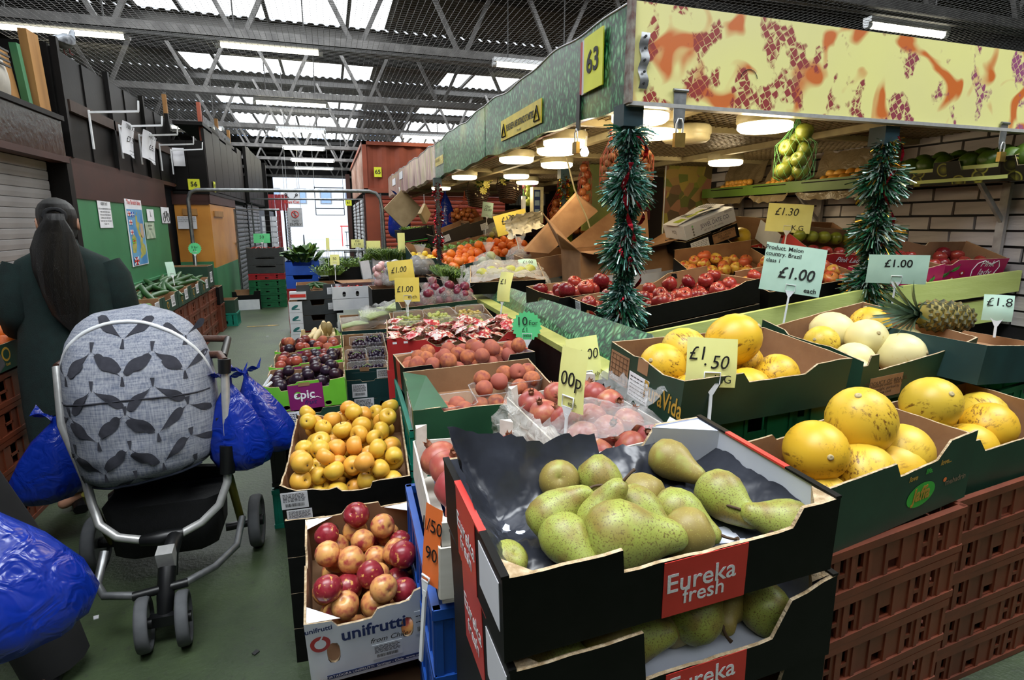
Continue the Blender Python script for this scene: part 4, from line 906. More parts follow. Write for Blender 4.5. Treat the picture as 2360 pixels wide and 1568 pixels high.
def slat_crate(name, label, loc, dims, rot, m, group=None, rows=2):
    """thin wooden tray: side slats nailed to corner posts"""
    w, d, h = dims; e = thing(name, label, 'crate', loc, tuple(rad(a) for a in rot), group)
    for sx in (-1, 1):
        for sy in (-1, 1): MB().plate([(0, 0), (-sx * .035, 0), (0, -sy * .035)], 0, h * 1.28).build('corner_post', m, e, (sx * (w / 2 - .005), sy * (d / 2 - .005), 0))
    hs = h / rows * .82
    for j in range(rows):
        z = h / rows * (j + .5)
        for s in (-1, 1):
            MB().box((0, s * d / 2, z), (w, .005, hs)).build('side_slat', m, e); MB().box((s * w / 2, 0, z), (.005, d, hs)).build('end_slat', m, e)
    for i in range(5): MB().box((-w / 2 + w * (i + .5) / 5, 0, .004), (w / 5 * .85, d, .005)).build('base_slat', m, e)
    e['w'], e['d'], e['h'] = w, d, h
    return e
def ticket(label, loc, wd, ht, lines, col=YEL, rot=0, lean=-8, stick=.22, star=False, holder=True, roll=0, group=None, curl=.006, ink=INK):
    """price card in a white clip on a spike; loc is the middle of the card"""
    t = thing('price_ticket', label, 'price ticket', loc, (rad(lean), rad(roll), rad(rot)), group)
    fn = lambda u, v: ((u - .5) * wd, -curl * math.sin(u * 3.1) - curl * .6 * math.sin(v * 4), (v - .5) * ht)
    if star:
        P = [(.5 * wd * k * math.cos(a), .5 * ht * k * math.sin(a)) for a, k in [(i * math.pi / 20, 1 if i % 2 else .86) for i in range(40)]]
        MB().plate(P, -.0006, .0006).build('card', col, t, rot=(rad(90), 0, 0))
    else: MB().grid(fn, 8, 6).build('card', col, t)
    for s, size, x, z, kw in lines:
        letters(t, s, size, ink, (x * wd, -curl * math.sin((x + .5) * 3.1) - curl * .6 * math.sin((z + .5) * 4) - .0025, z * ht), (1, 0, 0), (0, 0, 1), **kw)
    if holder:
        hw = min(wd * .42, .05); z0 = -ht / 2
        MB().tube([(-hw / 2, -.012, z0 + .01), (-hw / 2, -.012, z0 + hw * .9), (hw / 2, -.012, z0 + hw * .9), (hw / 2, -.012, z0 + .01)], .0026, 6, closed=True).build('clip', WHITEP, t)
        MB().add([(-hw / 2, -.014, z0 + .012), (hw / 2, -.014, z0 + .012), (.006, -.014, z0 - .022), (-.006, -.014, z0 - .022)], [(0, 1, 2, 3)]).box((0, -.012, z0 - stick / 2 - .01), (.009, .005, stick)).build('spike', WHITEP, t)
    return t
# ---- fruit shapes, unit radius
def crease(mb, dp=.1, wdt=.35):
    out = []
    for x, y, z in mb.v:
        a = math.atan2(y, x); k = 1 - dp * math.exp(-(a / wdt) ** 2) * max(0, 1 - z * z * .35); out.append((x * k, y * k, z))
    mb.v = out; return mb
AP = [(0, -.74), (.12, -.80), (.35, -.86), (.62, -.74), (.86, -.42), (.98, 0), (.96, .36), (.8, .68), (.55, .84), (.3, .84), (.12, .70), (0, .56)]
RD = [(0, -.95)] + [(math.cos(a), .95 * math.sin(a)) for a in [-1.35 + i * .27 for i in range(11)]] + [(0, .93)]
FR = {}
def fm(kind, m, k=0):
    key = (kind, m.name, k)
    if key in FR: return FR[key]
    n = 18; mb = MB()
    if kind == 'apple': mb.lathe([(r * (1 + .03 * k), z * (1 - .05 * k)) for r, z in AP], n)
    elif kind in ('nectarine', 'peach'): mb.lathe([(0, -.9), (.3, -.88), (.66, -.7), (.92, -.34), (1, .08), (.92, .46), (.7, .74), (.4, .88), (.15, .86), (0, .76)], n); crease(mb, .10)
    elif kind == 'plum': mb.lathe([(r * .97, z * 1.06) for r, z in RD], n); crease(mb, .05, .25)
    elif kind == 'orange': mb.lathe([(r, z * .96) for r, z in RD[:-2]] + [(.2, .90), (.08, .86), (0, .87)], n)
    elif kind == 'melon': mb.lathe([(r, z * (1.16 + .05 * k)) for r, z in RD], 24)
    elif kind == 'grapefruit': mb.lathe([(r, z * .95) for r, z in RD], n)
    elif kind == 'mango': mb.lathe([(r * .78, z * 1.15) for r, z in RD], n); mb.v = [(x + .12 * z * z, y * .85, z) for x, y, z in mb.v]
    elif kind == 'pomegranate': mb.lathe([(r * (1 + .02 * math.sin(z * 3)), z * .93) for r, z in RD], n); mb.v = [(x * (1 + .035 * math.cos(6 * math.atan2(y, x))), y * (1 + .035 * math.cos(6 * math.atan2(y, x))), z) for x, y, z in mb.v]
    elif kind == 'lemon': mb.lathe([(0, -1.25), (.1, -1.2), (.22, -1.08), (.55, -.85), (.85, -.45), (.95, 0), (.85, .45), (.55, .85), (.2, 1.1), (0, 1.18)], n)
    elif kind == 'onion': mb.lathe([(0, -.82), (.3, -.8), (.75, -.55), (1, -.05), (.9, .4), (.55, .72), (.22, .92), (.1, 1.15), (.06, 1.3)], n)
    elif kind == 'pear':
        mb.lathe([(0, -.90), (.12, -.95), (.34, -.95), (.56, -.80), (.68, -.52), (.70, -.22), (.62, .08), (.49, .36), (.385, .62), (.32, .84), (.26, .98), (.15, 1.08), (0, 1.1)], 22)
        b = (.10, .22, -.06, .16)[k % 4]; mb.v = [(x + b * max(0, z) ** 2 + .02 * math.sin(5 * z + k), y + .015 * math.sin(4 * z + 2 * k), z) for x, y, z in mb.v]
    elif kind == 'cucumber': mb.tube([(0, .1 * math.sin(i * .35), -1 + i * .2) for i in range(11)], [.05, .1, .13, .14, .14, .14, .14, .135, .125, .1, .04], 10)
    elif kind == 'parsnip': mb.tube([(.06 * math.sin(i * .8), 0, 1 - i * .2) for i in range(11)], [.1, .2, .24, .235, .22, .19, .16, .125, .09, .06, .02], 10)
    elif kind == 'grape': mb.lathe([(r * .92, z * 1.1) for r, z in [(0, -1), (.6, -.8), (1, 0), (.6, .8), (0, 1)]], 8)
    me = mb.mesh(kind, m)
    FR[key] = me; return me
STEM = {}
def part_mesh(kind, m):
    key = (kind, m.name)
    if key in STEM: return STEM[key]
    mb = MB()
    if kind == 'apple_stem': mb.tube([(0, 0, .5), (.03, 0, .72), (.08, .02, .95)], [.045, .04, .05], 6)
    elif kind == 'pear_stem': mb.tube([(.12, 0, 1.02), (.16, .0, 1.2), (.26, .04, 1.38), (.38, .1, 1.46)], [.05, .04, .04, .055], 7)
    elif kind == 'melon_scar': mb.lathe([(.1, 1.06), (.095, 1.115), (.05, 1.135), (0, 1.11)], 12)
    elif kind == 'crown':
        mb.lathe([(.22, .80), (.19, .95), (.2, 1.08)], 12); mb.lathe([(.12, .8), (.15, 1.06)], 12)
        for i in range(6):
            a = i * 1.047; mb.add([(.2 * math.cos(a - .45), .2 * math.sin(a - .45), 1.06), (.2 * math.cos(a + .45), .2 * math.sin(a + .45), 1.06), (.27 * math.cos(a), .27 * math.sin(a), 1.26)], [(0, 1, 2)])
        mb.lathe([(0, .98), (.14, 1.0)], 8)
    elif kind == 'calyx': mb.lathe([(.1, -.80), (.06, -.86), (0, -.84)], 7)
    STEM[key] = mb.mesh(kind, m); return STEM[key]
PARTS = {'apple': [('stem', 'apple_stem', STEMB), ('calyx', 'calyx', STEMB)], 'pear': [('stem', 'pear_stem', STEMB)], 'melon': [('stem_scar', 'melon_scar', M('pale_scar', 'b9a87a', .8))], 'pomegranate': [('crown', 'crown', M('pomegranate_crown', '6b3a28', .7, '8a5a3a'))]}
def fruit(kind, m, loc, r, rot, label, cat, group=None, k=0, parts=True, name=None):
    o = ob(name or kind, fm(kind, m, k), None, loc, rot, r); tag(o, label, cat, group)
    if parts:
        for nm, pk, pm in PARTS.get(kind, []): ob(nm, part_mesh(pk, pm), o)
    return o
def drop(w, d, n, r, rr, vr=.08, sq=.9, tries=14, edge=0, slope=0):
    """let n balls fall into a tray of w by d; returns their resting places"""
    out = []
    for i in range(n):
        ri = r * rr.uniform(1 - vr, 1 + vr); best = None
        for _ in range(tries):
            x = rr.uniform(-w / 2 + ri * .95, w / 2 - ri * .95); y = rr.uniform(-d / 2 + ri * .95, d / 2 - ri * .95); z = ri * .9
            for (a, b, c, q) in out:
                s = (q + ri) * sq; dd = (a - x) ** 2 + (b - y) ** 2
                if dd < s * s: z = max(z, c + math.sqrt(s * s - dd))
            sc = z - slope * y
            if best is None or sc < best[0]: best = (sc, x, y, z, ri)
        out.append(best[1:])
    return out
def heap(e, kind, mats, n, r, desc, cat, group, z0, inset=.012, x=(0, 1), y=(0, 1), seed=1, sq=.88, parts=False, aisle='aisle', kk=1, name=None, spin=3.14, slope=0, along=None, flat=False):
    """a heap of fruit lying in carton e: each piece a thing of its own, told apart by its row and place"""
    rr = random.Random(seed); w, d = e['w'] - 2 * inset, e['d'] - 2 * inset
    W_, D_ = w * (x[1] - x[0]), d * (y[1] - y[0]); cx, cy = w * ((x[0] + x[1]) / 2 - .5), d * ((y[0] + y[1]) / 2 - .5)
    mw = Matrix.LocRotScale(e.location, e.rotation_euler, None)
    P = drop(W_, D_, n, r, rr, sq=sq, slope=slope); P.sort(key=lambda p: p[1])
    rows, per = [], max(3, round(n ** .5))
    for i in range(0, len(P), per): rows.append(sorted(P[i:i + per], key=lambda p: p[0]))
    for j, row in enumerate(rows):
        for i, (px, py, pz, pr) in enumerate(row):
            m = mats[rr.randrange(len(mats))]
            lab = f'{desc}, {ORD[i+1]} from {aisle}, {ORD[j+1]} row back'
            rt = (rr.uniform(-spin, spin), rr.uniform(-spin, spin), rr.uniform(-3, 3)) if not flat else (rad(90) + rr.uniform(-.2, .2), rr.uniform(-.3, .3), rr.uniform(-.5, .5) + flat)
            fruit(kind, m, mw @ Vector((cx + px, cy + py, z0 + pz)), pr, rt, lab, cat, group, rr.randrange(kk), parts, name)
def local(e, p): return Matrix.LocRotScale(e.location, e.rotation_euler, None) @ Vector(p)
def crumple(w, d, h, seed, amp=.03, nu=28, nv=22, fall=.0):
    """height field of crumpled sheet over a w by d patch"""
    rr = Vector((seed * 3.7, seed * 1.3, seed))
    def fn(u, v):
        p = Vector((u * w * 9, v * d * 9, 0)) + rr
        a = noise.noise(p) + .6 * abs(noise.noise(p * 2.3)) - .3 * abs(noise.noise(p * 4.7))
        b = noise.noise(p * 1.1 + Vector((9, 3, 1)))
        return ((u - .5) * w + amp * b, (v - .5) * d + amp * noise.noise(p * 1.4), h + amp * a - fall * (abs(u - .5) * 2) ** 3)
    return MB().grid(fn, nu, nv)
def bag(name, label, loc, rx, ry, h, m, cat='bag', seed=1, knot=True, parts=None, rot=0, lean=(0, 0), n=20, group=None, pleat=.1):
    """hanging carrier bag: gathered neck, pleated body, sagging base"""
    e = thing(name, label, cat, loc, (0, 0, rad(rot)), group); rr = random.Random(seed); rings = []
    prof = [(0, .12), (-.06, .10), (-.12, .22), (-.25, .5), (-.45, .8), (-.65, .97), (-.82, 1), (-.94, .82), (-1, .35)]
    ph = [rr.uniform(0, 6) for _ in range(3)]
    for z, k in prof:
        ring = []
        for i in range(n):
            a = 2 * math.pi * i / n; q = 1 + pleat * (1.25 + z) * math.sin(a * 5 + ph[0] + z * 2) + pleat * .6 * math.sin(a * 9 + ph[1] - z * 3)
            ring.append((rx * k * q * math.cos(a) + lean[0] * -z, ry * k * q * math.sin(a) + lean[1] * -z, z * h))
        rings.append(ring)
    MB().loft(rings, cap=True).build('bag_body', m, e)
    if knot:
        mb = MB()
        for s in (-1, 1): mb.grid(lambda u, v: (s * (.01 + u * rx * .55), (v - .5) * .05 * (1 + u) + .01 * math.sin(v * 9), u * h * .12 - .01 + .02 * math.sin(u * 4 + v * 3)), 6, 5)
        mb.build('handle_loop', m, e)
    return e
# ---------------------------------------------------------------- front of the stall: cartons and crates of fruit
AIS = 'the aisle'
# pears in black cartons
def eureka(loc, dims, rot, label, second=False):
    F = [(0, 1), (.31, 1.0), (.315, .72), (.6, .72), (.84, .74), (.87, .98), (1, 1)] if not second else [(0, 1), (.36, 1.0), (.37, .45), (.78, .45), (.84, .85), (1, 1)]
    e = carton('pear_carton', label, loc, dims, rot, BLACKC, LILAC, F=F, L=FLAT, Rr=[(0, 1), (.1, 1.0), (1, 1.0)], B=[(0, 1), (.2, 1), (.26, .62), (.74, .62), (.8, 1), (1, 1)], torn=.02, floor=.03, seed=4, group='black pear cartons in the front stack')
    panel(e, 'F', .43, .69, .0, .71 if not second else .44, RED, 'red_panel'); panel(e, 'L', .28, .62, .0, .995, RED, 'red_panel'); panel(e, 'R', .3, .62, .0, .995, RED, 'red_panel')
    z1, z2 = (.42, .22) if not second else (.28, .1)
    btext(e, 'F', .545, z1, .043, 'Eureka', INKW, bold=.008); btext(e, 'F', .555, z2, .036, 'fresh', INKW, bold=.008)
    btext(e, 'L', .45, .55, .04, 'Eureka', INKW, bold=.008); btext(e, 'L', .45, .3, .036, 'fresh', INKW, bold=.008)
    panel(e, 'L', .68, .96, .3, .88, PAPER, 'paper_label'); w, d, h = dims
    for s in (-1, 1):        # folded rims: black, red, black
        for (a, b, m) in ((-.5, -.2, BLACKC), (-.2, .24, RED), (.24, .5, BLACKC)): MB().box((s * (w / 2 - .004), (a + b) / 2 * d, h + .0015), (.011, (b - a) * d, .004)).build('folded_rim', m, e)
        MB().add([(s * (w / 2 - .006), -d / 2 + .006, h * .2), (s * (w / 2 - .04), -d / 2 + .006, h * .2), (s * (w / 2 - .006), -d / 2 + .04, h * .2), (s * (w / 2 - .006), -d / 2 + .006, h), (s * (w / 2 - .045), -d / 2 + .006, h * .97), (s * (w / 2 - .006), -d / 2 + .05, h * .98)], [(1, 2, 5, 4), (3, 4, 5)]).build('corner_gusset', EDGE, e)
        if s > 0: MB().add([(s * (w / 2 - .006), d / 2 - .006, .02), (s * (w / 2 - .1), d / 2 - .006, .02), (s * (w / 2 - .006), d / 2 - .06, .02), (s * (w / 2 - .006), d / 2 - .006, h * .98), (s * (w / 2 - .12), d / 2 - .006, h * .97), (s * (w / 2 - .006), d / 2 - .07, h * .98)], [(1, 2, 5, 4), (3, 4, 5)]).build('corner_gusset', LILAC, e)
    return e
pear_c = eureka((.452, .779, 1.010), (.545, .344, .127), (2.8, -2.1, .9), 'top black and red carton of pears lined with black film')
pear_c2 = eureka((.468, .785, .842), (.552, .356, .15), (1, -2.3, .9), 'second black and red pear carton, just under the top one', True)
for i, z in enumerate((.64, .43, .22, .0)):
    e = carton('black_carton', f'plain black carton, {("third from top", "fourth from top", "fifth from top", "bottom one")[i]} in the pear stack', (.47 + .004 * i, .79, z), (.55, .356, .205), (0, -.8 + .2 * i, .8), BLACKC, CARDIN, F=N(.3, .85, .3), group='plain black cartons under the pears', torn=.02, seed=i)
# black film in the pear carton
mb = MB()
w, d, h = .53, .33, .127
def filmfn(u, v):
    x, y = (u - .5) * w, (v - .5) * d
    sm_ = lambda t_: max(0, min(1, t_)) ** 1.3
    wl_, wr_, wb, wf = sm_((.13 - u) / .13), sm_((u - .9) / .1), sm_((v - .8) / .2), sm_((.08 - v) / .08)
    wall = max(wl_, wr_)
    up_ = max(wl_ * (.072 + .085 * max(0, v) ** 1.6), wb * ((.095 + .06 * max(0, 1 - u / .33)) if u < .56 else .05), wr_ * .05, wf * .02)
    p = Vector((u * 7, v * 5, 2.0)); c = noise.noise(p) + .8 * abs(noise.noise(p * 2.1)) + .5 * noise.noise(p * 4.5)
    return (max(-w / 2, min(w / 2, x + .008 * c)), max(-d / 2, min(d / 2, y + .008 * noise.noise(p * 1.7))), .036 + .016 * c * (1 - .5 * wall) + up_)
t = MB().grid(filmfn, 46, 34).build('film_liner', BLACKF, None, pear_c.location, pear_c.rotation_euler); tag(t, 'crumpled black plastic film lining the top pear carton', 'plastic film')
# (u, v across carton in cm from its middle, height, tilt direction of the stem, dip, scale, russet, words)
PE = [
      (0.382, 0.907, 1.077, 0.3, 0.81, -0.51, 0.055, 1, 'round russet pear at the back edge nearest the aisle'),
      (0.456, 0.865, 1.079, 0.43, -0.61, -0.67, 0.056, 0, 'green pear at the back, between the russet one and the lying one'),
      (0.492, 0.818, 1.077, -0.52, 0.83, -0.21, 0.055, 1, 'round russet-bottomed pear in the middle of the back row'),
      (0.322, 0.761, 1.104, 0.8, 0.0, 0.6, 0.055, 0, 'speckled pear leaning with its neck pointing up to the back, nearest the film'),
      (0.382, 0.731, 1.107, 0.4, -0.17, 0.9, 0.055, 0, 'tall pear standing in the middle with its neck pointing up'),
      (0.452, 0.722, 1.091, 0.36, -0.85, -0.38, 0.055, 0, 'pear with pale green neck wedged behind the largest lying pear'),
      (0.533, 0.723, 1.075, 0.55, -0.77, -0.32, 0.056, 0, 'slim green pear lying with neck down beyond the largest pear'),
      (0.501, 0.695, 1.062, -0.77, 0.38, -0.51, 0.055, 1, 'russet round pear end between the largest pear and red panel'),
      (0.410, 0.683, 1.088, 0.985, -0.17, -.03, 0.076, 0, 'largest pear, lying flat on top along the carton front'),
      (0.318, 0.70, 1.078, 0.25, -0.94, -0.2, 0.055, 0, 'pear with neck pointing over the front notch nearest the aisle'),
      (0.612, 0.87, 1.097, 0.44, -0.87, -0.21, 0.055, 1, 'russet pear on the black film at the back, stem pointing to white wall'),
      (0.623, 0.733, 1.084, 0.25, -0.9, -0.36, 0.059, 0, 'speckled pear lying by the white lining, neck towards the front'),
      (0.666, 0.664, 1.078, -0.91, 0.36, 0.21, 0.055, 0, 'pear at the torn front corner with stem pointing to the others'),
      (0.218, 0.73, 1.04, -0.32, 0.42, -0.85, 0.046, 0, 'small pear tip showing in the front corner nearest the aisle'),
]
for i, (x, y, z, dx, dy, dz, sc, rus, lab) in enumerate(PE):
    fruit('pear', F_PEARR if rus else F_PEAR, (x, y, z), sc, (Vector((dx, dy, dz)).to_track_quat('Z', 'Y').to_matrix() @ Euler((0, 0, i * 1.3)).to_matrix()).to_euler(), lab, 'pear', 'pears in the top carton', i % 4)
for i in range(7):
    x = -.17 + i * .062
    fruit('pear', (F_PEAR, F_PEARR)[i % 2], local(pear_c2, (x, -.10 + .02 * (i % 2), .068 + .02 * (i % 3 == 1))), .062, (rad(80), rad(10 * i), rad(200 * i + 30)), f'pear showing through the front gap of the second carton, {ORD[i+1]} from the aisle', 'pear', 'pears in the second carton', i % 4)
# pomegranates
pr = slat_crate('wooden_tray', 'white wooden tray of pomegranates wrapped in torn clear film', (.741, 1.547, .848), (.33, .552, .12), (.3, -5, .4), WOODW)
PG = [(-.10, .20, .15, 25), (-.0, .22, .155, 160), (.09, .2, .155, 80), (-.10, .09, .15, 300), (.0, .1, .165, 250), (.1, .11, .165, 40), (-.075, -.03, .165, 200), (.02, -.02, .15, 95), (.105, .02, .165, 20), (-.07, -.14, .15, 150), (.02, -.13, .145, 330), (.11, -.09, .14, 70), (-.06, -.22, .12, 30), (.04, -.22, .125, 210), (.12, -.2, .12, 280)]
for i, (x, y, z, a) in enumerate(PG):
    fruit('pomegranate', F_POM, local(pr, (x, y, z - .045)), .048, (rad(15 + (i * 37) % 50), rad(-20 + (i * 53) % 70), rad(a)), f'pomegranate in the film-wrapped tray, {ORD[i%3+1]} from the aisle, {ORD[i//3+1]} row from the back', 'pomegranate', 'pomegranates in the wrapped tray')
t = thing('torn_film', 'torn clear plastic film over the front pomegranates and hanging off the tray', 'plastic film', pr.location, pr.rotation_euler)
crumple(.36, .28, .165, 3, .03, 40, 30, .07).build('film_sheet', FILM, t, (.01, -.15, .0))
MB().grid(lambda u, v: (-.17 - .07 * math.sin(v * 2.6) - .03 * noise.noise(Vector((u * 9, v * 9, 1))), (u - .5) * .5 - .02, .15 - v * .19 + .03 * noise.noise(Vector((u * 7, v * 7, 4)))), 26, 18).build('film_flap', FILM2, t)
MB().grid(lambda u, v: (.15 + v * .16 + .02 * noise.noise(Vector((u * 9, v * 9, 1))), (u - .5) * .34 + .05, .13 + .05 * math.sin(v * 3) + .03 * noise.noise(Vector((u * 8, v * 8, 4)))), 22, 14).build('film_flap', FILM, t)
pl_ = slat_crate('wooden_tray', 'low white wooden tray of pomegranates beside the pear stack', (.345, 1.328, .769), (.31, .621, .14), (-.9, 1.3, -3.2), WOODW, rows=1)
PG2 = [(-.09, .22, .1, 10), (-.075, .12, .11, 40), (-.075, .0, .105, 300), (-.06, -.1, .095, 120), (.03, .22, .1, 200), (.12, .23, .1, 100), (.02, .1, .09, 10), (-.05, -.2, .09, 200)]
for i, (x, y, z, a) in enumerate(PG2):
    fruit('pomegranate', F_POM, local(pl_, (x, y, z)), .055, (rad(-20 + (i * 41) % 60), rad(-30 + (i * 29) % 60), rad(a)), ('pomegranate at the back corner of the low tray nearest the aisle', 'pomegranate with raised crown, second along the tray edge', 'pomegranate third along the aisle edge of the low tray', 'pomegranate fourth along the aisle edge beside black pear carton', 'single pomegranate by the white back panel of the low tray', 'pomegranate hidden against the film flap in the low tray', 'pomegranate lying deep in the middle of the low tray', 'pomegranate nearest the orange tag in the low tray')[i], 'pomegranate', 'pomegranates in the low tray')
for i in range(4): crate('blue_crate', f'blue plastic crate under the low pomegranate tray, {("top", "second", "third", "bottom")[i]} of its stack', (.34, 1.33, .575 - i * .19), (.34, .6, .185), (0, 0, -2), M('blue_crate_plastic', '1b4da0', .4), 'blue crates under the pomegranates')
for i in range(4): crate('black_crate', f'black plastic crate under the wrapped pomegranates, {("top", "second", "third", "bottom")[i]} of its stack', (.76, 1.55, .64 - i * .21), (.38, .55, .2), (0, 0, 0), BLACKP, 'black crates under the pomegranates')
ticket('narrow orange price tag hanging at the low pomegranate tray', (.165, 1.06, .895), .055, .17, [('1/50', .04, 0, .25, {}), ('90', .04, .1, -.1, {})], ORANGEC, rot=-62, lean=-6, stick=.16, curl=.002)
ticket('yellow ticket turned sideways reading 00p in front of the pomegranates', (.635, 1.42, 1.115), .11, .18, [('00p', .06, .05, .0, dict(shear=.1)), ('each', .02, .15, -.38, {})], YEL, rot=-72, lean=-4, stick=.14)
ticket('yellow 1.00 pound ticket behind the sideways ticket, by the peaches', (.99, 2.1, .99), .135, .19, [('£1.00', .062, .02, .1, dict(shear=.2, sx=.8)), ('each', .025, .25, -.35, {})], YEL, rot=-12, roll=-8, stick=.1)
# nectarines
def unif(loc, dims, rot, label, full=True):
    e = carton('nectarine_carton', label, loc, dims, rot, WHITEC, CARDIN, F=[(0, 1), (.2, .96), (.24, .86), (.5, .86), (.55, .98), (.8, 1.0), (.84, 1.12), (1, 1.2)], L=N(.3, .5, .12), Rr=N(.45, .7, .12), B=[(0, 1), (.28, 1), (.3, 1.1), (.6, 1.12), (.66, 1), (1, 1)], holes={'F': [(.14, .24, .3, .62), (.72, .82, .42, .74)], 'B': [(.24, .34, .45, .8), (.7, .8, .5, .85)]}, torn=.012, floor=.05, seed=9, group='white nectarine cartons')
    w, d, h = dims
    for s in (-1, 1):
        MB().add([(s * w / 2, -d / 2 + .003, h * 1.0), (s * (w / 2 - .085), -d / 2 + .003, h * .96), (s * (w / 2 - .005), -d / 2 + .06, h * .99)], [(0, 1, 2)]).build('corner_flap', WHITEC, e)
        MB().add([(s * w / 2, d / 2 - .003, h * 1.0), (s * (w / 2 - .085), d / 2 - .003, h * .99), (s * (w / 2 - .005), d / 2 - .05, h * .99)], [(0, 1, 2)]).build('corner_flap', WHITEC, e)
    if full:
        btext(e, 'F', .51, .70, .05, 'unifrutti', INKB, bold=.022); btext(e, 'F', .62, .5, .022, 'from Chile', INK, shear=.3)
        btext(e, 'F', .1, .88, .02, 'unifrutti', INKB, bold=.02)
        o, x, n, ln, hh = face(e, 'F'); c = o + x * .1 * ln + Vector((0, 0, .66 * hh)) + n * .0014
        MB().add([c + x * .024 * math.cos(a) * (1.0) + Vector((0, 0, (.02 if math.sin(a) > 0 else .024) * math.sin(a) * 1.1)) for a in [i * math.pi / 12 for i in range(24)]], [tuple(range(24))]).build('fruit_emblem', RED2, e)
        MB().add([c + n * .0006 + x * .014 * math.cos(a) + Vector((0, 0, .014 * math.sin(a) - .002)) for a in [i * math.pi / 8 for i in range(16)]], [tuple(range(16))]).build('emblem_ring', WHITEC, e)
        MB().add([c + n * .0008 + x * a + Vector((0, 0, b)) for a, b in ((-.002, .01), (.006, .024), (.009, .022), (.003, .009))], [(0, 1, 2, 3)]).build('emblem_stem', WHITEC, e)
        panel(e, 'F', .12, .95, .055, .115, INKB, 'blue_strip'); btext(e, 'F', .53, .085, .011, 'EXPORTADORA UNIFRUTTI  Santiago - Chile  www.unifrutti.com', INKW)
        shipping_label(e, 'F', .48, .72, .18, .42, 5, WHITEC); shipping_label(e, 'F', .83, .97, .42, .8, 6, WHITEC, 2)
    return e
nc = unif((.046, 1.532, .43), (.319, .43, .2), (6.8, -1.8, .8), 'white carton of nectarines, front one by the floor')
rr_ = random.Random(21)
heap(nc, 'nectarine', [F_NEC, F_NEC, F_NEC, F_NECD], 44, .0375, 'nectarine in the white carton', 'nectarine', 'nectarines in the white carton', .035, seed=23, sq=.9)
unif((.065, 1.45, .215), (.322, .47, .2), (0, 0, .8), 'second white nectarine carton standing under the front one', False)
unif((.06, 1.49, .01), (.322, .47, .2), (0, 0, .8), 'lowest white carton on the floor under the nectarines', False)
# yellow apples
ya = carton('apple_carton', 'torn brown carton heaped with small yellow apples', (.027, 2.177, .560), (.433, .536, .150), (7.8, -.8, -3.7), BLACKC, CARD, F=[(0, 1.15), (.12, .95), (.42, .92), (.46, .8), (.68, .8), (.7, .95), (1, 1)], L=[(0, 1), (.3, 1.02), (.45, .98), (.6, .9), (1, 1.12)], Rr=[(0, 1), (.3, 1.05), (.6, .95), (1, 1.1)], B=[(0, 1.15), (.1, 1), (.4, 1), (.42, .88), (.6, .88), (.62, 1), (1, 1.12)], torn=.05, floor=.04, seed=12)
shipping_label(ya, 'F', .0, .2, .5, .93, 7); shipping_label(ya, 'F', .03, .22, .1, .46, 8)
heap(ya, 'apple', [F_YAP], 88, .035, 'yellow apple in the torn carton', 'apple', 'yellow apples in the torn carton', .045, seed=31, sq=.9, parts=True, kk=3, name='yellow_apple')
for i in range(4): carton('black_carton', f'black carton below the yellow apples, {("top", "second", "third", "bottom")[i]} of its stack', (.03, 2.16, .42 - i * .14), (.43, .54, .138), (0, 0, -3.7), BLACKC, CARDIN, F=N(.3, .7, .2), group='black cartons under the yellow apples', torn=.01, seed=i)
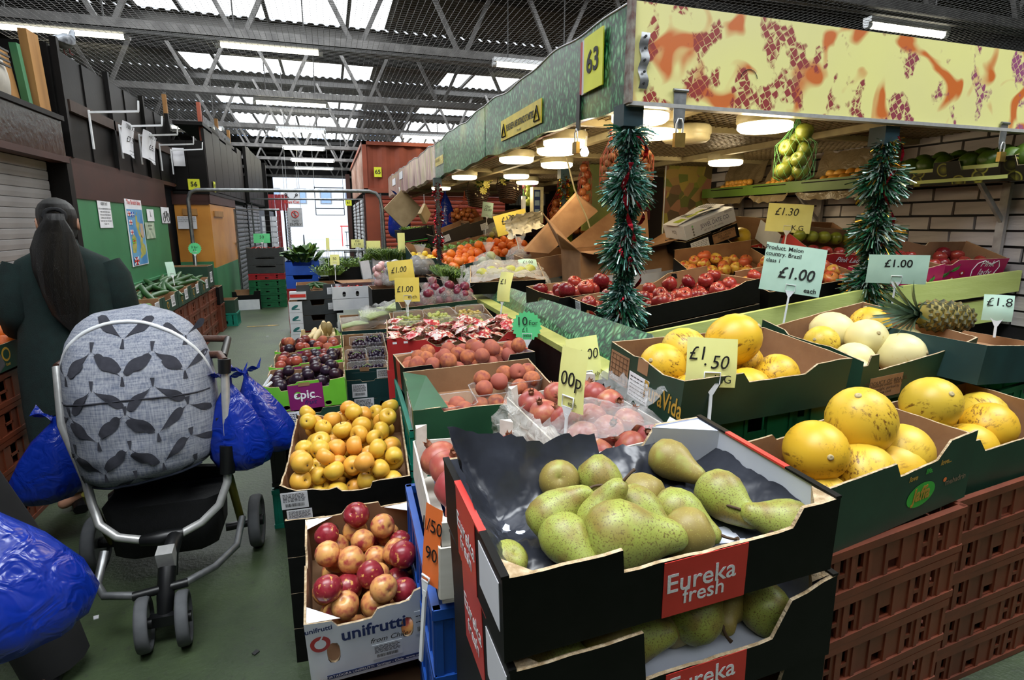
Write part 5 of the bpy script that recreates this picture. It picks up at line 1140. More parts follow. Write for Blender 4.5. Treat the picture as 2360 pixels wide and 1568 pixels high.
# plums in green and purple trays, three deep
for i, (yc, z, mt, lb, dsc) in enumerate(((3.071, .639, [F_PLUM], 'front lime and purple tray of black plums, lettered epic', 'black plum in the front tray'), (3.445, .645, [F_PLUM, F_PLUM, F_PLUMR], 'middle lime and purple tray holding red and black plums', 'plum in the middle tray'), (3.825, .65, [F_PLUM, F_PLUMR, F_PLUMR, F_PEACH], 'rear lime and purple tray of red plums', 'plum in the rear tray'))):
    e = carton('plum_tray', lb, (-.152, yc, z), (.392, .335, .130), (2, -2.9, -1.6), LIME, CARDIN, F=[(0, 1.12), (.1, 1.02), (.2, 1), (.22, .82), (.3, .82), (.31, 1.02), (.4, 1.05), (.42, 1.12), (.68, 1.12), (.7, .82), (.8, .82), (.82, 1.05), (1, 1.1)], B=N(.3, .7, .1), L=N(.3, .7, .3), Rr=N(.3, .7, .3), holes={'F': [(.22, .3, .04, .22), (.73, .81, .04, .22)]}, torn=.01, floor=.05, seed=i, group='lime and purple plum trays')
    panel(e, 'F', .3, .72, .0, 1.0, PURPLE, 'purple_panel'); tapes(e, 'F', [(.5, 1.0, .07, .07)])
    btext(e, 'F', .49, .58, .062, 'epic', INKW, bold=.02); oval(e, 'F', .415, .57, .019, .02, LIME, .0016, 'leaf_emblem'); oval(e, 'F', .425, .58, .010, .009, PURPLE, .0028, 'emblem_eye', .6)
    btext(e, 'F', .55, .26, .034, 'fruit', INKB, shear=.4)
    o, x, n, ln, hh = face(e, 'F')
    MB().tube([o + x * (u * ln) + Vector((0, 0, v * hh)) + n * .002 for u, v in ((.55, .38), (.59, .43), (.61, .4), (.64, .46), (.69, .38))], .0012, 4).build('hill_outline', INKW, e)
    for s in (-1, 1): MB().box((s * .19, -.16, .115), (.012, .012, .05)).build('white_clip', WHITEP, e)
    if i == 0:
        for k in range(2): MB().bar((-.2, -.165 + k * .03, .12), (-.15, -.13 + k * .03, .15 + .03 * k), .012, .008).build('white_clip', WHITEP, e)
    heap(e, 'plum', mt, 40, .031, dsc, 'plum', ('plums in the front tray', 'plums in the middle tray', 'plums in the rear tray')[i], .05, seed=40 + i, sq=.9, y=(0, 1))
    cc = carton('green_carton', f'dark green carton under the {("front", "middle", "rear")[i]} plum tray', (-.15, yc, z - .16), (.40, .34, .15), (0, -2.5, -1.6), DKGREEN, CARDIN, F=N(.35, .7, .15), group='dark green cartons under the plums', seed=i)
    if i == 0: shipping_label(cc, 'F', .13, .42, .25, .98, 12)
    crate('black_crate', f'black crate on the floor side, below the {("front", "middle", "rear")[i]} plum tray', (-.15, yc, z - .41), (.39, .33, .24), (0, 0, -1.6), BLACKP, 'black crates under the plums')
    crate('teal_crate', f'teal crate on the floor, lowest below the {("front", "middle", "rear")[i]} plum tray', (-.15, yc, .0), (.40, .34, .215), (0, 0, -1.6), TEALP, 'teal crates under the plums')
# black grapes in clear punnets
gc = carton('grape_carton', 'dark teal carton holding clear punnets of black grapes', (.19, 3.86, .60), (.285, .62, .115), (10, 0, -.8), DKTEAL, CARD, F=FLAT, torn=.01, floor=.03)
shipping_label(gc, 'F', .68, .97, .15, .9, 14); tapes(gc, 'F', [(.42, .98, .1, .12)])
def berries(n, w, d, h, r, m, seed, mound=.4):
    rr = random.Random(seed); mb = MB(); src = FR.get(('gr',)) or MB().lathe([(0, -1), (.6, -.8), (.98, -.2), (.98, .25), (.6, .82), (0, 1)], 8); FR[('gr',)] = src
    for (x, y, z, q) in drop(w, d, n, r, rr, sq=.86, tries=10):
        e = Euler((rr.uniform(-1, 1), rr.uniform(-1, 1), 0)).to_matrix(); mb.add([Vector((x, y, z)) + e @ (Vector(v) * q) for v in src.v], src.f, 0, True)
    return mb
def punnet(e, x, y, z, w, d, h, label, m, n, r, seed, group, rot=0, kind='grape bunch'):
    p = thing('grape_punnet', label, 'punnet', local(e, (x, y, z)), (e.rotation_euler.x, e.rotation_euler.y, e.rotation_euler.z + rad(rot)), group)
    mb = MB(); rings = [[(sx * w / 2 * k, sy * d / 2 * k, zz) for sx, sy in ((-1, -.8), (-.8, -1), (.8, -1), (1, -.8), (1, .8), (.8, 1), (-.8, 1), (-1, .8))] for zz, k in ((.002, .85), (h, 1), (h + .002, 1.06))]
    mb.loft(rings, cap=False, sm=False).add(rings[0], [tuple(range(8))]).build('clear_tray', TRAY, p)
    MB().tube([(a * 1.04, b * 1.04, h) for a, b, c in rings[1]], .0022, 5, closed=True).build('tray_rim', TRAY, p)
    tag(berries(n, w * .88, d * .88, h, r, m, seed).build('grapes', m, p, (0, 0, .004)), kind='stuff')
    MB().tube([(-.03, 0, h + .0), (0, .01, h + .012), (.03, .0, h + .004)], .002, 5).build('stalk', LEAFL, p)
    return p
for i, (x, y, z) in enumerate(((.0, -.22, .03), (-.06, -.03, .04), (.07, -.02, .045), (-.03, .18, .05), (.07, .2, .06))):
    punnet(gc, x, y, z, .24 if i == 0 else .13, .17, .06, ('wide punnet of black grapes at the front of the teal carton', 'black grape punnet, second back on the aisle side', 'black grape punnet, second back on the counter side', 'black grape punnet at the rear, aisle side', 'black grape punnet at the rear, counter side')[i], F_GRD, 80 if i == 0 else 48, .0125, 50 + i, 'punnets of black grapes')
for i, z in enumerate((.465, .35)):
    e = carton('teal_carton', ('dark teal carton with paper label, directly under the grapes', 'dark teal carton with barcode label, second under the grapes')[i], (.2 + .015 * i, 3.84, z), (.3, .62, .125), (0, 0, -.8), DKTEAL, CARDIN, F=N(.3, .6, .1), holes={'F': [(.62, .7, .45, .75)]} if i else None, group='dark teal cartons under the grapes')
    if i: shipping_label(e, 'F', .1, .5, .12, .95, 15); btext(e, 'F', .85, .25, .016, 'PRODUCE OF', INKY)
    else: shipping_label(e, 'F', .12, .42, .1, .8, 16); oval(e, 'F', .15, .2, .01, .01, INKY)
cr = carton('grey_carton', 'pale blue-grey carton with a round hole under the teal ones', (.22, 3.83, .235), (.31, .62, .11), (0, 0, -.8), M('blue_grey_card', '6f7f94', .5, '64748a'), CARDIN, F=N(.6, .95, .5), holes={'F': [(.25, .38, .35, .75)]})
carton('black_carton', 'black carton on the floor under the pale blue-grey one', (.22, 3.83, .0), (.31, .62, .23), (0, 0, -.8), BLACKC)
# peaches
pgc = carton('peach_carton', 'green carton with punnets of peaches, front one behind the pomegranates', (.540, 2.139, .787), (.555, .401, .14), (5.8, -2.6, -2.5), M('mid_green_card', '2c5a3c', .45, '264f35', 8), CARD, F=[(0, 1), (.18, 1), (.2, .86), (.4, .9), (.6, .86), (.8, .6), (1, .6)], L=FLAT, Rr=FLAT, torn=.008, floor=.03)
MB().add([(-.277, -.2, .141), (-.277, .2, .141), (-.185, .16, .128), (-.15, -.2, .137)], [(0, 3, 2, 1)]).add([(-.277, -.2, .139), (-.277, .2, .139), (-.185, .16, .126), (-.15, -.2, .135)], [(0, 1, 2, 3)]).build('top_flap', M('mid_green_card', '2c5a3c'), pgc)
shipping_label(pgc, 'L', .45, .62, .1, .9, 17); shipping_label(pgc, 'L', .66, .84, .1, .9, 18)
PX = [(-.13, -.1, .06), (-.095, -.06, .075), (-.075, -.115, .075), (-.14, -.04, .05), (-.02, -.1, .04), (.03, .05, .13), (.025, -.02, .115), (.09, .0, .13), (.06, -.07, .07), (.0, -.06, .06), (.14, .1, .12), (.19, .08, .13), (.24, .1, .12), (.17, -.02, .1), (.23, -.0, .12), (.2, -.08, .08), (.11, -.1, .06)]
for i, (x, y, z) in enumerate(PX):
    fruit('peach', F_PEACH, local(pgc, (x, y, z)), .037, (i * 1.1, i * .7, i * 2.1), f'peach in the green carton, {ORD[i%6+1]} from the aisle, {("front", "middle", "back")[i//6]} group', 'peach', 'peaches in the green carton')
for i, (x, y, z) in enumerate(((.045, -.03, .05), (.195, .03, .06), (-.1, -.06, .03))):
    p = thing('clear_punnet', ('clear punnet of peaches in the middle of the green carton', 'clear punnet of peaches at the ledge end of the green carton', 'low clear punnet at the aisle end of the green carton')[i], 'punnet', local(pgc, (x, y, z)), pgc.rotation_euler, 'clear punnets of peaches')
    rings = [[(sx * .075 * k, sy * .065 * k, zz) for sx, sy in ((-1, -.75), (-.75, -1), (.75, -1), (1, -.75), (1, .75), (.75, 1), (-.75, 1), (-1, .75))] for zz, k in ((0, .86), (.07, 1), (.072, 1.06))]
    MB().loft(rings, cap=False, sm=False).add(rings[0], [tuple(range(8))]).build('clear_tray', TRAY, p); MB().tube([(a * 1.04, b * 1.04, .07) for a, b, c in rings[1]], .0022, 5, closed=True).build('tray_rim', TRAY, p)
pw = carton('peach_carton', 'black and red carton with white lining full of loose peaches, behind the green one', (.575, 2.56, .815), (.60, .40, .13), (-4, -2.7, 1), BLACKC, LILAC, F=N(.2, .8, .3), L=FLAT, B=N(.2, .8, .35), Rr=FLAT, torn=.008, floor=.04)
panel(pw, 'L', .3, .62, 0, 1, RED, 'red_panel'); MB().box((0, .197, .09), (.3, .012, .012)).build('red_rim', RED, pw); MB().box((.296, 0, .131), (.012, .2, .004)).build('red_rim', RED, pw)
for s in (-1, 1): MB().add([(s * .295, .195, .02), (s * .2, .195, .02), (s * .295, .13, .02), (s * .295, .195, .128), (s * .19, .195, .125), (s * .295, .12, .126)], [(1, 2, 5, 4), (3, 4, 5)]).build('corner_gusset', CARD, pw)
heap(pw, 'peach', [F_PEACH], 46, .037, 'peach in the white-lined carton', 'peach', 'peaches in the white-lined carton', .045, seed=61, sq=.9)
for i in range(5): crate('teal_crate', f'teal plastic crate under the peaches, {("top", "second", "third", "fourth", "bottom")[i]} of its stack', (.545, 2.36, .64 - i * .16), (.58, .75, .155), (0, 0, -2), TEALP, 'teal crates under the peaches')
# red carton lettered Meson de Palos, full of wrapped packets
ms = carton('red_carton', 'red carton with large white lettering full of wrapped sweet packets', (.640, 3.12, .80), (.72, .36, .16), (4.0, -2.0, -5.5), RED2, CARDIN, F=[(0, 1.12), (.1, 1.15), (.16, 1.0), (.28, 1.0), (.36, .72), (.82, .72), (.9, 1.05), (1, 1.08)], B=N(.15, .85, .4), L=[(0, 1.25), (.5, 1.05), (1, 1.15)], Rr=[(0, 1.2), (.5, 1), (1, 1.1)], torn=.006, floor=.05)
btext(ms, 'F', .53, .36, .115, 'Mesón de Palos', INKW, bold=.035, sx=.72)
for u in (.04, .12): panel(ms, 'F', u, u + .03, .93, 1.0, INKW, 'white_mark')
rr_ = random.Random(77); PK = [M('packet_red', 'b8323a', .25, 'd8b8a8', 45, lo=.42, hi=.5), M('packet_white', 'e0d6d2', .2, 'b04038', 50, lo=.45, hi=.52), M('packet_print', 'a8342f', .3, 'd8c8b8', 60, lo=.46, hi=.52)]
for i in range(60):
    x, y = rr_.uniform(-.33, .33), rr_.uniform(-.16, .16); mb = MB(); L_ = rr_.uniform(.035, .05); sd = rr_.uniform(0, 50)
    mb.grid(lambda u, v: ((u - .5) * L_ * 2.3, (v - .5) * L_ * 1.5 * (1 if .14 < u < .86 else 1.1), .016 * math.sin(math.pi * min(1, max(0, (u - .1) / .8))) * math.sin(math.pi * v) + .006 * noise.noise(Vector((u * 9 + sd, v * 9, 0)))), 10, 7).grid(lambda u, v: ((u - .5) * L_ * 2.3, (.5 - v) * L_ * 1.5 * (1 if .14 < u < .86 else 1.1), -.016 * math.sin(math.pi * min(1, max(0, (u - .1) / .8))) * math.sin(math.pi * v)), 6, 4)
    j = i % 3; o = mb.build('sweet_packet', PK[(2, 0, 2, 1)[i % 4]], None, local(ms, (-.31 + .069 * (i % 10) + rr_.uniform(-.01, .01), -.14 + .056 * (i // 10), .10 + .05 * (1 - (x / .36) ** 2) * (1 - (y / .2) ** 2) + rr_.uniform(0, .025) + .03 * (x > .05))), (rr_.uniform(-.5, .5), rr_.uniform(-.4, .4), rr_.uniform(0, 6)))
    tag(o, f'foil-wrapped packet in the red carton, {ORD[i%10+1]} from the aisle, {ORD[i//10+1]} row back', 'packet', 'packets in the red carton')
carton('red_carton', 'lower red carton under the one with large white lettering', (.635, 3.12, .63), (.72, .36, .165), (0, -2, -5.5), RED2, CARDIN, group='red cartons')
for i in range(3): crate('green_crate', f'dark green crate under the red cartons, {("top", "middle", "bottom")[i]} of its stack', (.63, 3.12, .42 - i * .21), (.68, .36, .205), (0, 0, -5), GREENP, 'green crates under the red cartons')
ticket('mint green starburst ticket reading 10 for 1 pound by the red carton', (1.0, 2.86, 1.0), .17, .17, [('10', .065, -.16, .15, {}), ('For', .036, .2, .1, {}), ('£1', .036, -.06, -.12, {}), ('value', .022, .02, -.3, dict(shear=.3))], NEONG, star=True, rot=-14, stick=.05)
# green grapes in clear punnets
gg = carton('green_grape_carton', 'low carton of clear punnets with green grapes behind the red carton', (.69, 3.66, .84), (.66, .5, .09), (8, -3, -2), DKGREEN, CARD, F=N(.1, .9, .3), floor=.03, torn=.005)
for i in range(6):
    punnet(gg, -.21 + (i % 3) * .21, -.13 + (i // 3) * .25, .035, .19, .2, .07, f'clear punnet of green grapes, {ORD[i%3+1]} from the aisle, {("front", "back")[i//3]} row', F_GRG, 42, .0145, 90 + i, 'punnets of green grapes', rot=(-6, 4, 10, -4, 8, -12)[i])
for i in range(3): crate('green_crate', f'dark green crate under the green grapes, {("top", "middle", "bottom")[i]} of its stack', (.69, 3.66, .56 - i * .28), (.64, .5, .275), (0, 0, -2), GREENP, 'green crates under the green grapes')
jb = carton('onion_carton', 'dark green carton with oval print, heaped with bagged red onions', (.752, 4.249, .833), (.557, .401, .166), (5.8, -4.0, .1), DKGREEN, CARDIN, torn=.005, floor=.05)
oval(jb, 'F', .3, .48, .07, .035, INKY); btext(jb, 'F', .3, .48, .05, 'Jaffa', M('dark_green_ink', '20402f'), shear=.2, bold=.02); btext(jb, 'F', .2, .85, .022, 'love', INKY); btext(jb, 'F', .4, .85, .022, 'love', INKY)
carton('green_carton', 'dark green carton under the bagged red onions', (.75, 4.25, .62), (.557, .401, .2), (0, -2, .1), DKGREEN); crate('black_crate', 'black crate on the floor under the red onions', (.75, 4.25, 0), (.55, .4, .6), (0, 0, 0), BLACKP)
def bagged(label, loc, r, kind, m, n, fr, cat, group=None, seed=1, filmm=FILM, neck=.5, rz=0, flatten=.8):
    """clear bag of produce with a twisted neck"""
    t = thing('produce_bag', label, cat, loc, (0, 0, rad(rz)), group); rr = random.Random(seed)
    for (x, y, z, q) in drop(r * 1.7, r * 1.5, n, fr, rr, sq=.85): ob(kind, fm(kind, m), t, (x, y, z - fr * .3), (rr.uniform(-2, 2), rr.uniform(-2, 2), 0), q)
    rings = []
    for z, k in ((-.02, .5), (.1, .95), (.45, 1.02), (.8, .8), (1.0, .45), (1.08, .15), (1.15, .12), (1.15 + neck, .4)):
        rings.append([(r * k * (1 + .12 * math.sin(5 * a + seed + z * 4) + .06 * math.sin(11 * a)) * math.cos(a) + .05 * r * z, r * k * .9 * (1 + .12 * math.sin(4 * a + z * 6)) * math.sin(a), z * r * 1.5 * flatten) for a in [i * 2 * math.pi / 22 for i in range(22)]])
    MB().loft(rings, cap=False).build('film_bag', filmm, t)
    return t
for i, (x, y, z) in enumerate(((-.1, -.06, .1), (.07, -.02, .12), (.2, -.05, .1), (.0, .12, .1))):
    bagged(('clear bag of red onions nearest the yellow pound tickets', 'clear bag of red onions in the middle of the green carton', 'clear bag of red onions at the ledge end of the carton', 'clear bag of red onions behind the others in the carton')[i], local(jb, (x, y, z)), .10, 'onion', F_ONI, 9, .036, 'bag of onions', 'bags of red onions', 100 + i, rz=i * 70)
ticket('yellow ticket reading 1.00 each, lower of the pair over the grapes', (.49, 3.88, 1.105), .165, .165, [('£1.00', .058, -.1, .02, dict(shear=.1, sx=.85)), ('each', .034, .2, -.3, {})], YEL2, rot=-6, stick=.26)
ticket('creased yellow ticket reading 1.00, upper of the pair over the grapes', (.46, 3.95, 1.235), .175, .13, [('£1.00', .055, -.1, .0, dict(shear=.3, sx=.85))], YEL2, rot=-6, roll=-6, stick=.3, curl=.014)
# clear-wrapped greens and the folded ticket
wg = carton('produce_tray', 'carton tray of greens under glossy clear wrap beside the grass ledge', (1.399, 4.525, 1.053), (.6, .49, .1), (12, -2.2, -14), BLACKC, CARD, torn=.006, floor=.03)
for i in range(6): 
    o = fruit('lemon', M('wrapped_squash', 'b9b45a', .4, '8f9a3c'), local(wg, (-.2 + i * .08, -.03 + .05 * (i % 2), .1)), .055, (1.5, i, i * .5), f'pale yellow-green squash under the clear wrap, {ORD[i+1]} from the aisle', 'squash', 'squashes under the clear wrap', name='squash')
t = thing('clear_wrap', 'glossy crumpled clear wrap hanging off the tray of squashes', 'plastic film', wg.location, wg.rotation_euler); crumple(.7, .5, .135, 5, .035, 40, 28, .09).build('film_sheet', FILM2, t)
MB().grid(lambda u, v: (-.36 - .06 * v + .03 * noise.noise(Vector((u * 8, v * 7, 3))), (u - .5) * .6, .12 - v * .3 + .03 * noise.noise(Vector((u * 9, v * 9, 8)))), 26, 14).build('film_flap', FILM, t)
ticket('yellow ticket folded down the middle, beside the clear-wrapped greens', (1.11, 3.62, 1.13), .10, .2, [('£1', .05, .0, .15, {})], YEL, rot=-48, lean=-14, stick=.16, curl=.02)
b2 = carton('open_carton', 'small brown carton with pale green ticket, under the big open carton', (1.95, 5.0, 1.08), (.5, .4, .2), (4, -8, 0), CARD, CARDIN, torn=.004)
ticket('pale green folded ticket clipped on the small brown carton', (1.62, 4.62, 1.2), .16, .11, [('£1.00', .04, 0, .1, {})], MINT, rot=-10, lean=-35, stick=.1, curl=.015)
bagged('clear bag of dark beetroot in the carton by the pale green ticket', (1.75, 5.25, 1.17), .13, 'onion', M('beet_skin', '4a1c22', .5), 6, .045, 'bag of beetroot', None, 120)
bagged('clear bag of pale greens bunched behind the wrapped tray', (1.42, 5.2, 1.1), .14, 'lemon', M('pale_green_skin', '9aa078', .5), 7, .05, 'bag of greens', None, 121)
# melons along the front
def melon_box(name, label, loc, dims, rot, **kw): return carton(name, label, loc, dims, rot, DKGREEN, CARD, floor=.02, torn=.006, **kw)
pv = melon_box('melon_carton', 'green carton lettered PURAVIDA with yellow melons, behind the 1.50 ticket', (1.297, 1.6, .957), (.715, .388, .165), (6.5, 0, 5.5), F=[(0, 1), (.06, 1), (.32, 1), (.36, .8), (.7, .8), (.77, .98), (.92, 1.02), (1, 1)], L=[(0, 1), (.35, .95), (.45, 1.0), (.75, .9), (1, 1)])
btext(pv, 'L', .78, .42, .085, 'PuraVida', INKY, bold=.01, sx=.62); panel(pv, 'L', .02, .3, .2, .85, CARD, 'kraft_panel'); panel(pv, 'L', .42, .56, .7, .98, CARD, 'kraft_panel'); shipping_label(pv, 'L', .32, .6, .1, .62, 20, bars=False)
o, x, n, ln, hh = face(pv, 'L')
MB().add([o + x * (u * ln) + Vector((0, 0, v * hh)) + n * .0018 for v in [.25 + i * .12 for i in range(5)] for u in (.03, .29)] , []).build('panel_rules', INK, pv) if False else None
mbk = MB()
for i in range(6): mbk.bar(o + x * (.03 * ln) + Vector((0, 0, (.25 + i * .11) * hh)) + n * .0018, o + x * (.29 * ln) + Vector((0, 0, (.25 + i * .11) * hh)) + n * .0018, .001)
for i in range(5): mbk.bar(o + x * ((.05 + i * .055) * ln) + Vector((0, 0, .25 * hh)) + n * .0018, o + x * ((.05 + i * .055) * ln) + Vector((0, 0, .8 * hh)) + n * .0018, .001)
mbk.build('panel_rules', STEMB, pv)
def melons(e, data, m, group, cat='melon'):
    for x, y, z, r, tl, az, lab in data:
        fruit('melon', m if not isinstance(lab, tuple) else F_MELC, local(e, (x, y, z)), r, (pear_c.rotation_euler.to_matrix() @ Euler((0, rad(tl), rad(az))).to_matrix()).to_euler(), lab[0] if isinstance(lab, tuple) else lab, cat, group)
melons(pv, [(-.25, .04, .12, .075, 65, 205, 'yellow melon at the aisle end of the PURAVIDA carton'), (-.13, .08, .15, .078, 80, 90, 'yellow melon just behind the 1.50 pound ticket'), (.035, .03, .19, .09, 55, -42, 'big yellow melon with brown scarred end, on top of its carton'), (.0, -.1, .06, .072, 80, -60, 'yellow melon low at the front notch of the PURAVIDA carton'), (.15, -.08, .085, .074, 85, 30, 'yellow melon showing behind the counter end of the front notch'), (-.09, -.07, .07, .07, 80, 20, 'yellow melon hidden below the 1.50 pound ticket'), (.14, .07, .08, .075, 80, 80, 'yellow melon tucked under the big scarred one'), (-.23, -.09, .06, .07, 90, 0, 'yellow melon lying low in the aisle front corner')], F_MEL, 'yellow melons in the PURAVIDA carton')
for i in range(2): crate('green_crate', f'dark green crate under the PURAVIDA carton, {("upper", "lower")[i]}', (1.3, 1.62, .48 - i * .48), (.7, .36, .47), (0, 0, 5), GREENP, 'crates under the melon cartons')
m2 = melon_box('melon_carton', 'green carton of cream and yellow melons beside the pineapple', (2.12, 1.78, .933), (.58, .516, .186), (6.2, -4.6, .4), F=[(0, .85), (.04, .85), (.06, 1.05), (.12, 1.05), (.14, .7), (.5, .78), (.8, .86), (1, 1)], L=[(0, 1.05), (.25, 1), (.3, .92), (.55, .95), (.7, 1), (1, .95)], Rr=[(0, 1), (.2, 1), (.5, 1.1), (1, 1.1)], B=[(0, 1.1), (.4, 1.0), (1, .8)])
panel(m2, 'F', .08, .36, .08, .55, CARD, 'kraft_label'); btext(m2, 'F', .22, .42, .022, 'PRODUCT OF BRAZIL', STEMB); btext(m2, 'F', .22, .28, .016, 'cantaloupe melon  class 1\nnet weight  packed by\nkeep cool', STEMB)
melons(m2, [(-.15, .06, .13, .07, 70, 200, 'small yellow melon with brown streaks in the cream melon carton'), (-.02, .13, .14, .085, 80, 120, ('large cream melon with dark spots at the back of its carton',)), (.0, -.02, .15, .08, 60, 250, ('cream melon with dark blotches on top, middle of carton',)), (.16, .1, .14, .085, 20, 100, 'plain yellow melon standing among the cream ones'), (.06, -.13, .11, .085, 75, -70, ('cream melon with a brown mark at the front notch',)), (.17, -.06, .11, .075, 80, 10, ('cream melon by the counter-side wall of its carton',)), (-.13, -.09, .1, .07, 75, 150, ('cream melon at the front aisle corner of its carton',)), (-.2, -.16, .08, .06, 80, 60, ('small cream melon low by the white front flap',))], F_MEL, 'melons in the mixed carton')
for i in range(2): crate('green_crate', f'dark green crate under the cream melons, {("upper", "lower")[i]}', (2.13, 1.8, .46 - i * .46), (.55, .5, .455), (0, 0, 0), GREENP, 'crates under the melon cartons')
jf = melon_box('melon_carton', 'front green carton of yellow melons printed with a green oval', (1.42, 1.16, .745), (.62, .28, .2), (3, -3.5, 7), F=[(0, 1), (.42, 1.0), (.46, .78), (.72, .82), (.8, 1.06), (1, 1.08)], L=FLAT, B=N(.5, .8, .1), Rr=FLAT)
oval(jf, 'F', .63, .37, .062, .036, INKG, tilt=.1); btext(jf, 'F', .63, .38, .058, 'Jaffa', INKY, bold=.025, shear=.15, sx=.8); btext(jf, 'F', .55, .68, .022, 'love', INKY, shear=.25, bold=.02); btext(jf, 'F', .66, .71, .022, 'life.', INKG, shear=.25, bold=.02); btext(jf, 'F', .78, .76, .022, 'love...', INKY, shear=.25, bold=.02)
btext(jf, 'F', .885, .4, .026, 'mehadrin', M('faded_orange_ink', '8a7058', .6)); oval(jf, 'F', .8, .46, .008, .007, ORANGEC)
melons(jf, [(-.165, .01, .2, .084, 75, 245, 'yellow melon with round pale stem end, by the pear carton'), (.045, .03, .235, .095, 28, 200, 'big yellow melon with scarred stem on top of the front carton'), (-.06, .08, .12, .08, 80, 40, 'streaky green-yellow melon wedged between two larger ones'), (-.03, -.045, .12, .085, 80, 35, 'yellow melon in the middle of the front carton'), (.1, -.05, .10, .08, 85, -25, 'yellow melon bulging over the front notch'), (.16, -.03, .13, .085, 75, 15, 'yellow melon at the counter side of the front carton'), (-.19, -.05, .08, .075, 80, 70, 'yellow melon low along the red pear carton rim')], F_MEL, 'yellow melons in the front carton')
mr_ = melon_box('melon_carton', 'green carton of yellow melons at the end of the front row', (2.1, 1.33, .71), (.56, .34, .19), (3, -6, 1), F=[(0, 1.05), (.2, 1.05), (.26, .8), (.7, .8), (.78, 1), (1, 1)], L=FLAT)
melons(mr_, [(-.1, .04, .23, .092, 50, 255, 'big round yellow melon on top in the end carton'), (-.23, .1, .14, .08, 80, 20, 'brown-streaked yellow melon at the back of the end carton'), (-.16, -.0, .12, .085, 85, -30, 'long yellow melon under the big round one'), (.0, .1, .14, .08, 80, 60, 'yellow melon behind the big round one in the end carton'), (-.05, -.07, .1, .08, 85, -20, 'yellow melon at the front notch of the end carton'), (.09, -.04, .13, .085, 80, 15, 'large yellow melon cut by the picture edge'), (.2, .05, .12, .08, 80, 70, 'yellow melon farthest along in the end carton')], F_MEL, 'yellow melons in the end carton')
pp = carton('pineapple_carton', 'dark blue-green carton with a pineapple lying on it', (2.5, 1.65, .94), (.6, .42, .15), (2, 6, 11), DKTEAL, CARD, F=FLAT, torn=.003, floor=.11)
# pineapple
pn = thing('pineapple', 'whole pineapple with spiky grey-green crown lying on its side', 'pineapple', (2.42, 1.66, 1.17), (0, rad(96), rad(-12)))
mb = MB(); L_ = .11
for j in range(11):
    for i in range(12):
        z = -L_ + (j + .5) * 2 * L_ / 11; a = (i + (j % 2) * .5) * 2 * math.pi / 12; rr2 = .066 * math.sqrt(max(.12, 1 - (abs(z) / .135) ** 2.6)); c = Vector((rr2 * math.cos(a), rr2 * math.sin(a), z)); n_ = Vector((math.cos(a), math.sin(a), 0)); tq = Vector((-math.sin(a), math.cos(a), 0))
        s_ = rr2 * .28; mb.add([c - tq * s_ - n_ * .006, c + Vector((0, 0, .0125)) - n_ * .006, c + tq * s_ - n_ * .006, c - Vector((0, 0, .0125)) - n_ * .006, c + n_ * .007 - Vector((0, 0, .002))], [(0, 4, 1), (1, 4, 2), (2, 4, 3), (3, 4, 0)])
mb.build('rind_eyes', PINE, pn); MB().lathe([(0, -L_), (.04, -L_ * .97), (.058, -.07), (.062, 0), (.058, .07), (.04, L_ * .97), (0, L_)], 16).build('flesh_core', M('pineapple_core', '8a7a30', .6), pn)
PL = M('pineapple_leaf', '5f7560', .45, '3f5a44', 25)
lr = random.Random(5)
for i in range(34):
    a = i * 2.4; k = 1 - i / 40; ln = .07 + .13 * (1 - abs(i / 34 - .55)); spread = .95 * k + .08
    d_ = Vector((math.cos(a) * math.sin(spread), math.sin(a) * math.sin(spread), math.cos(spread))); s_ = Vector((-math.sin(a), math.cos(a), 0))
    b_ = Vector((0, 0, -L_ - .0)) ; up_ = lambda u: b_ + Vector((d_.x, d_.y, -d_.z)) * (ln * u) + Vector((0, 0, -.01)) * math.sin(u * 3) + Vector((d_.x, d_.y, 0)) * .03 * u * u
    MB().grid(lambda u, v: up_(u) + s_ * (v - .5) * .022 * (1 - u) ** .7, 6, 2).build('crown_leaf', PL, pn)
# brown crates under the melons
for i in range(5):
    crate('brown_crate', f'brown plastic crate under the front melons, {("top", "second", "third", "fourth", "bottom")[i]} of its stack', (1.41 - .006 * i, 1.175, .588 - i * .147), (.6, .34, .146), (0, -2.5 + .5 * i, 5), BROWNP, 'brown crates under the front melons', ns=9)
for i in range(5):
    crate('brown_crate', f'brown plastic crate under the end melon carton, {("top", "second", "third", "fourth", "bottom")[i]} of its stack', (2.07 - .01 * i, 1.33, .575 - i * .144), (.66, .4, .143), (0, -3 + .6 * i, 3.5), BROWNP, 'brown crates under the end melons', ns=9)
for i in range(3): crate('green_crate', f'dark green crate hidden under the pineapple carton, {ORD[i+1]} from the floor', (2.7, 1.7, i * .3), (.5, .4, .3), (0, 0, 11), GREENP, 'crates under the melon cartons')
ticket('yellow ticket reading 1.50 K.G spiked behind the pear carton', (1.078, 1.392, 1.138), .16, .148, [('£1', .058, -.3, .17, dict(shear=.1)), ('.', .058, -.15, .06, {}), ('50', .058, .12, .0, dict(shear=.2)), ('K.G', .035, .22, -.34, {})], YEL, rot=-12, roll=4, stick=.13)
ticket('large blue-green ticket headed product melon, country Brazil, 1.00 each', (2.386, 2.46, 1.304), .32, .257, [('Product. Melon', .032, -.2, .4, dict(bold=.01)), ('country. Brazil', .032, -.2, .27, dict(bold=.01)), ('class 1', .03, -.35, .13, dict(bold=.01)), ('£1.00', .085, .05, -.1, dict(bold=.01, shear=.15)), ('each', .036, .33, -.4, dict(bold=.015))], MINT, rot=-24, roll=8, stick=.18)
ticket('blue-green ticket reading 1.00 in front of the second tinsel post', (2.99, 2.34, 1.30), .288, .16, [('£1.00', .06, .0, .2, dict(bold=.01))], MINT, rot=-38, lean=6, roll=0, stick=.24)
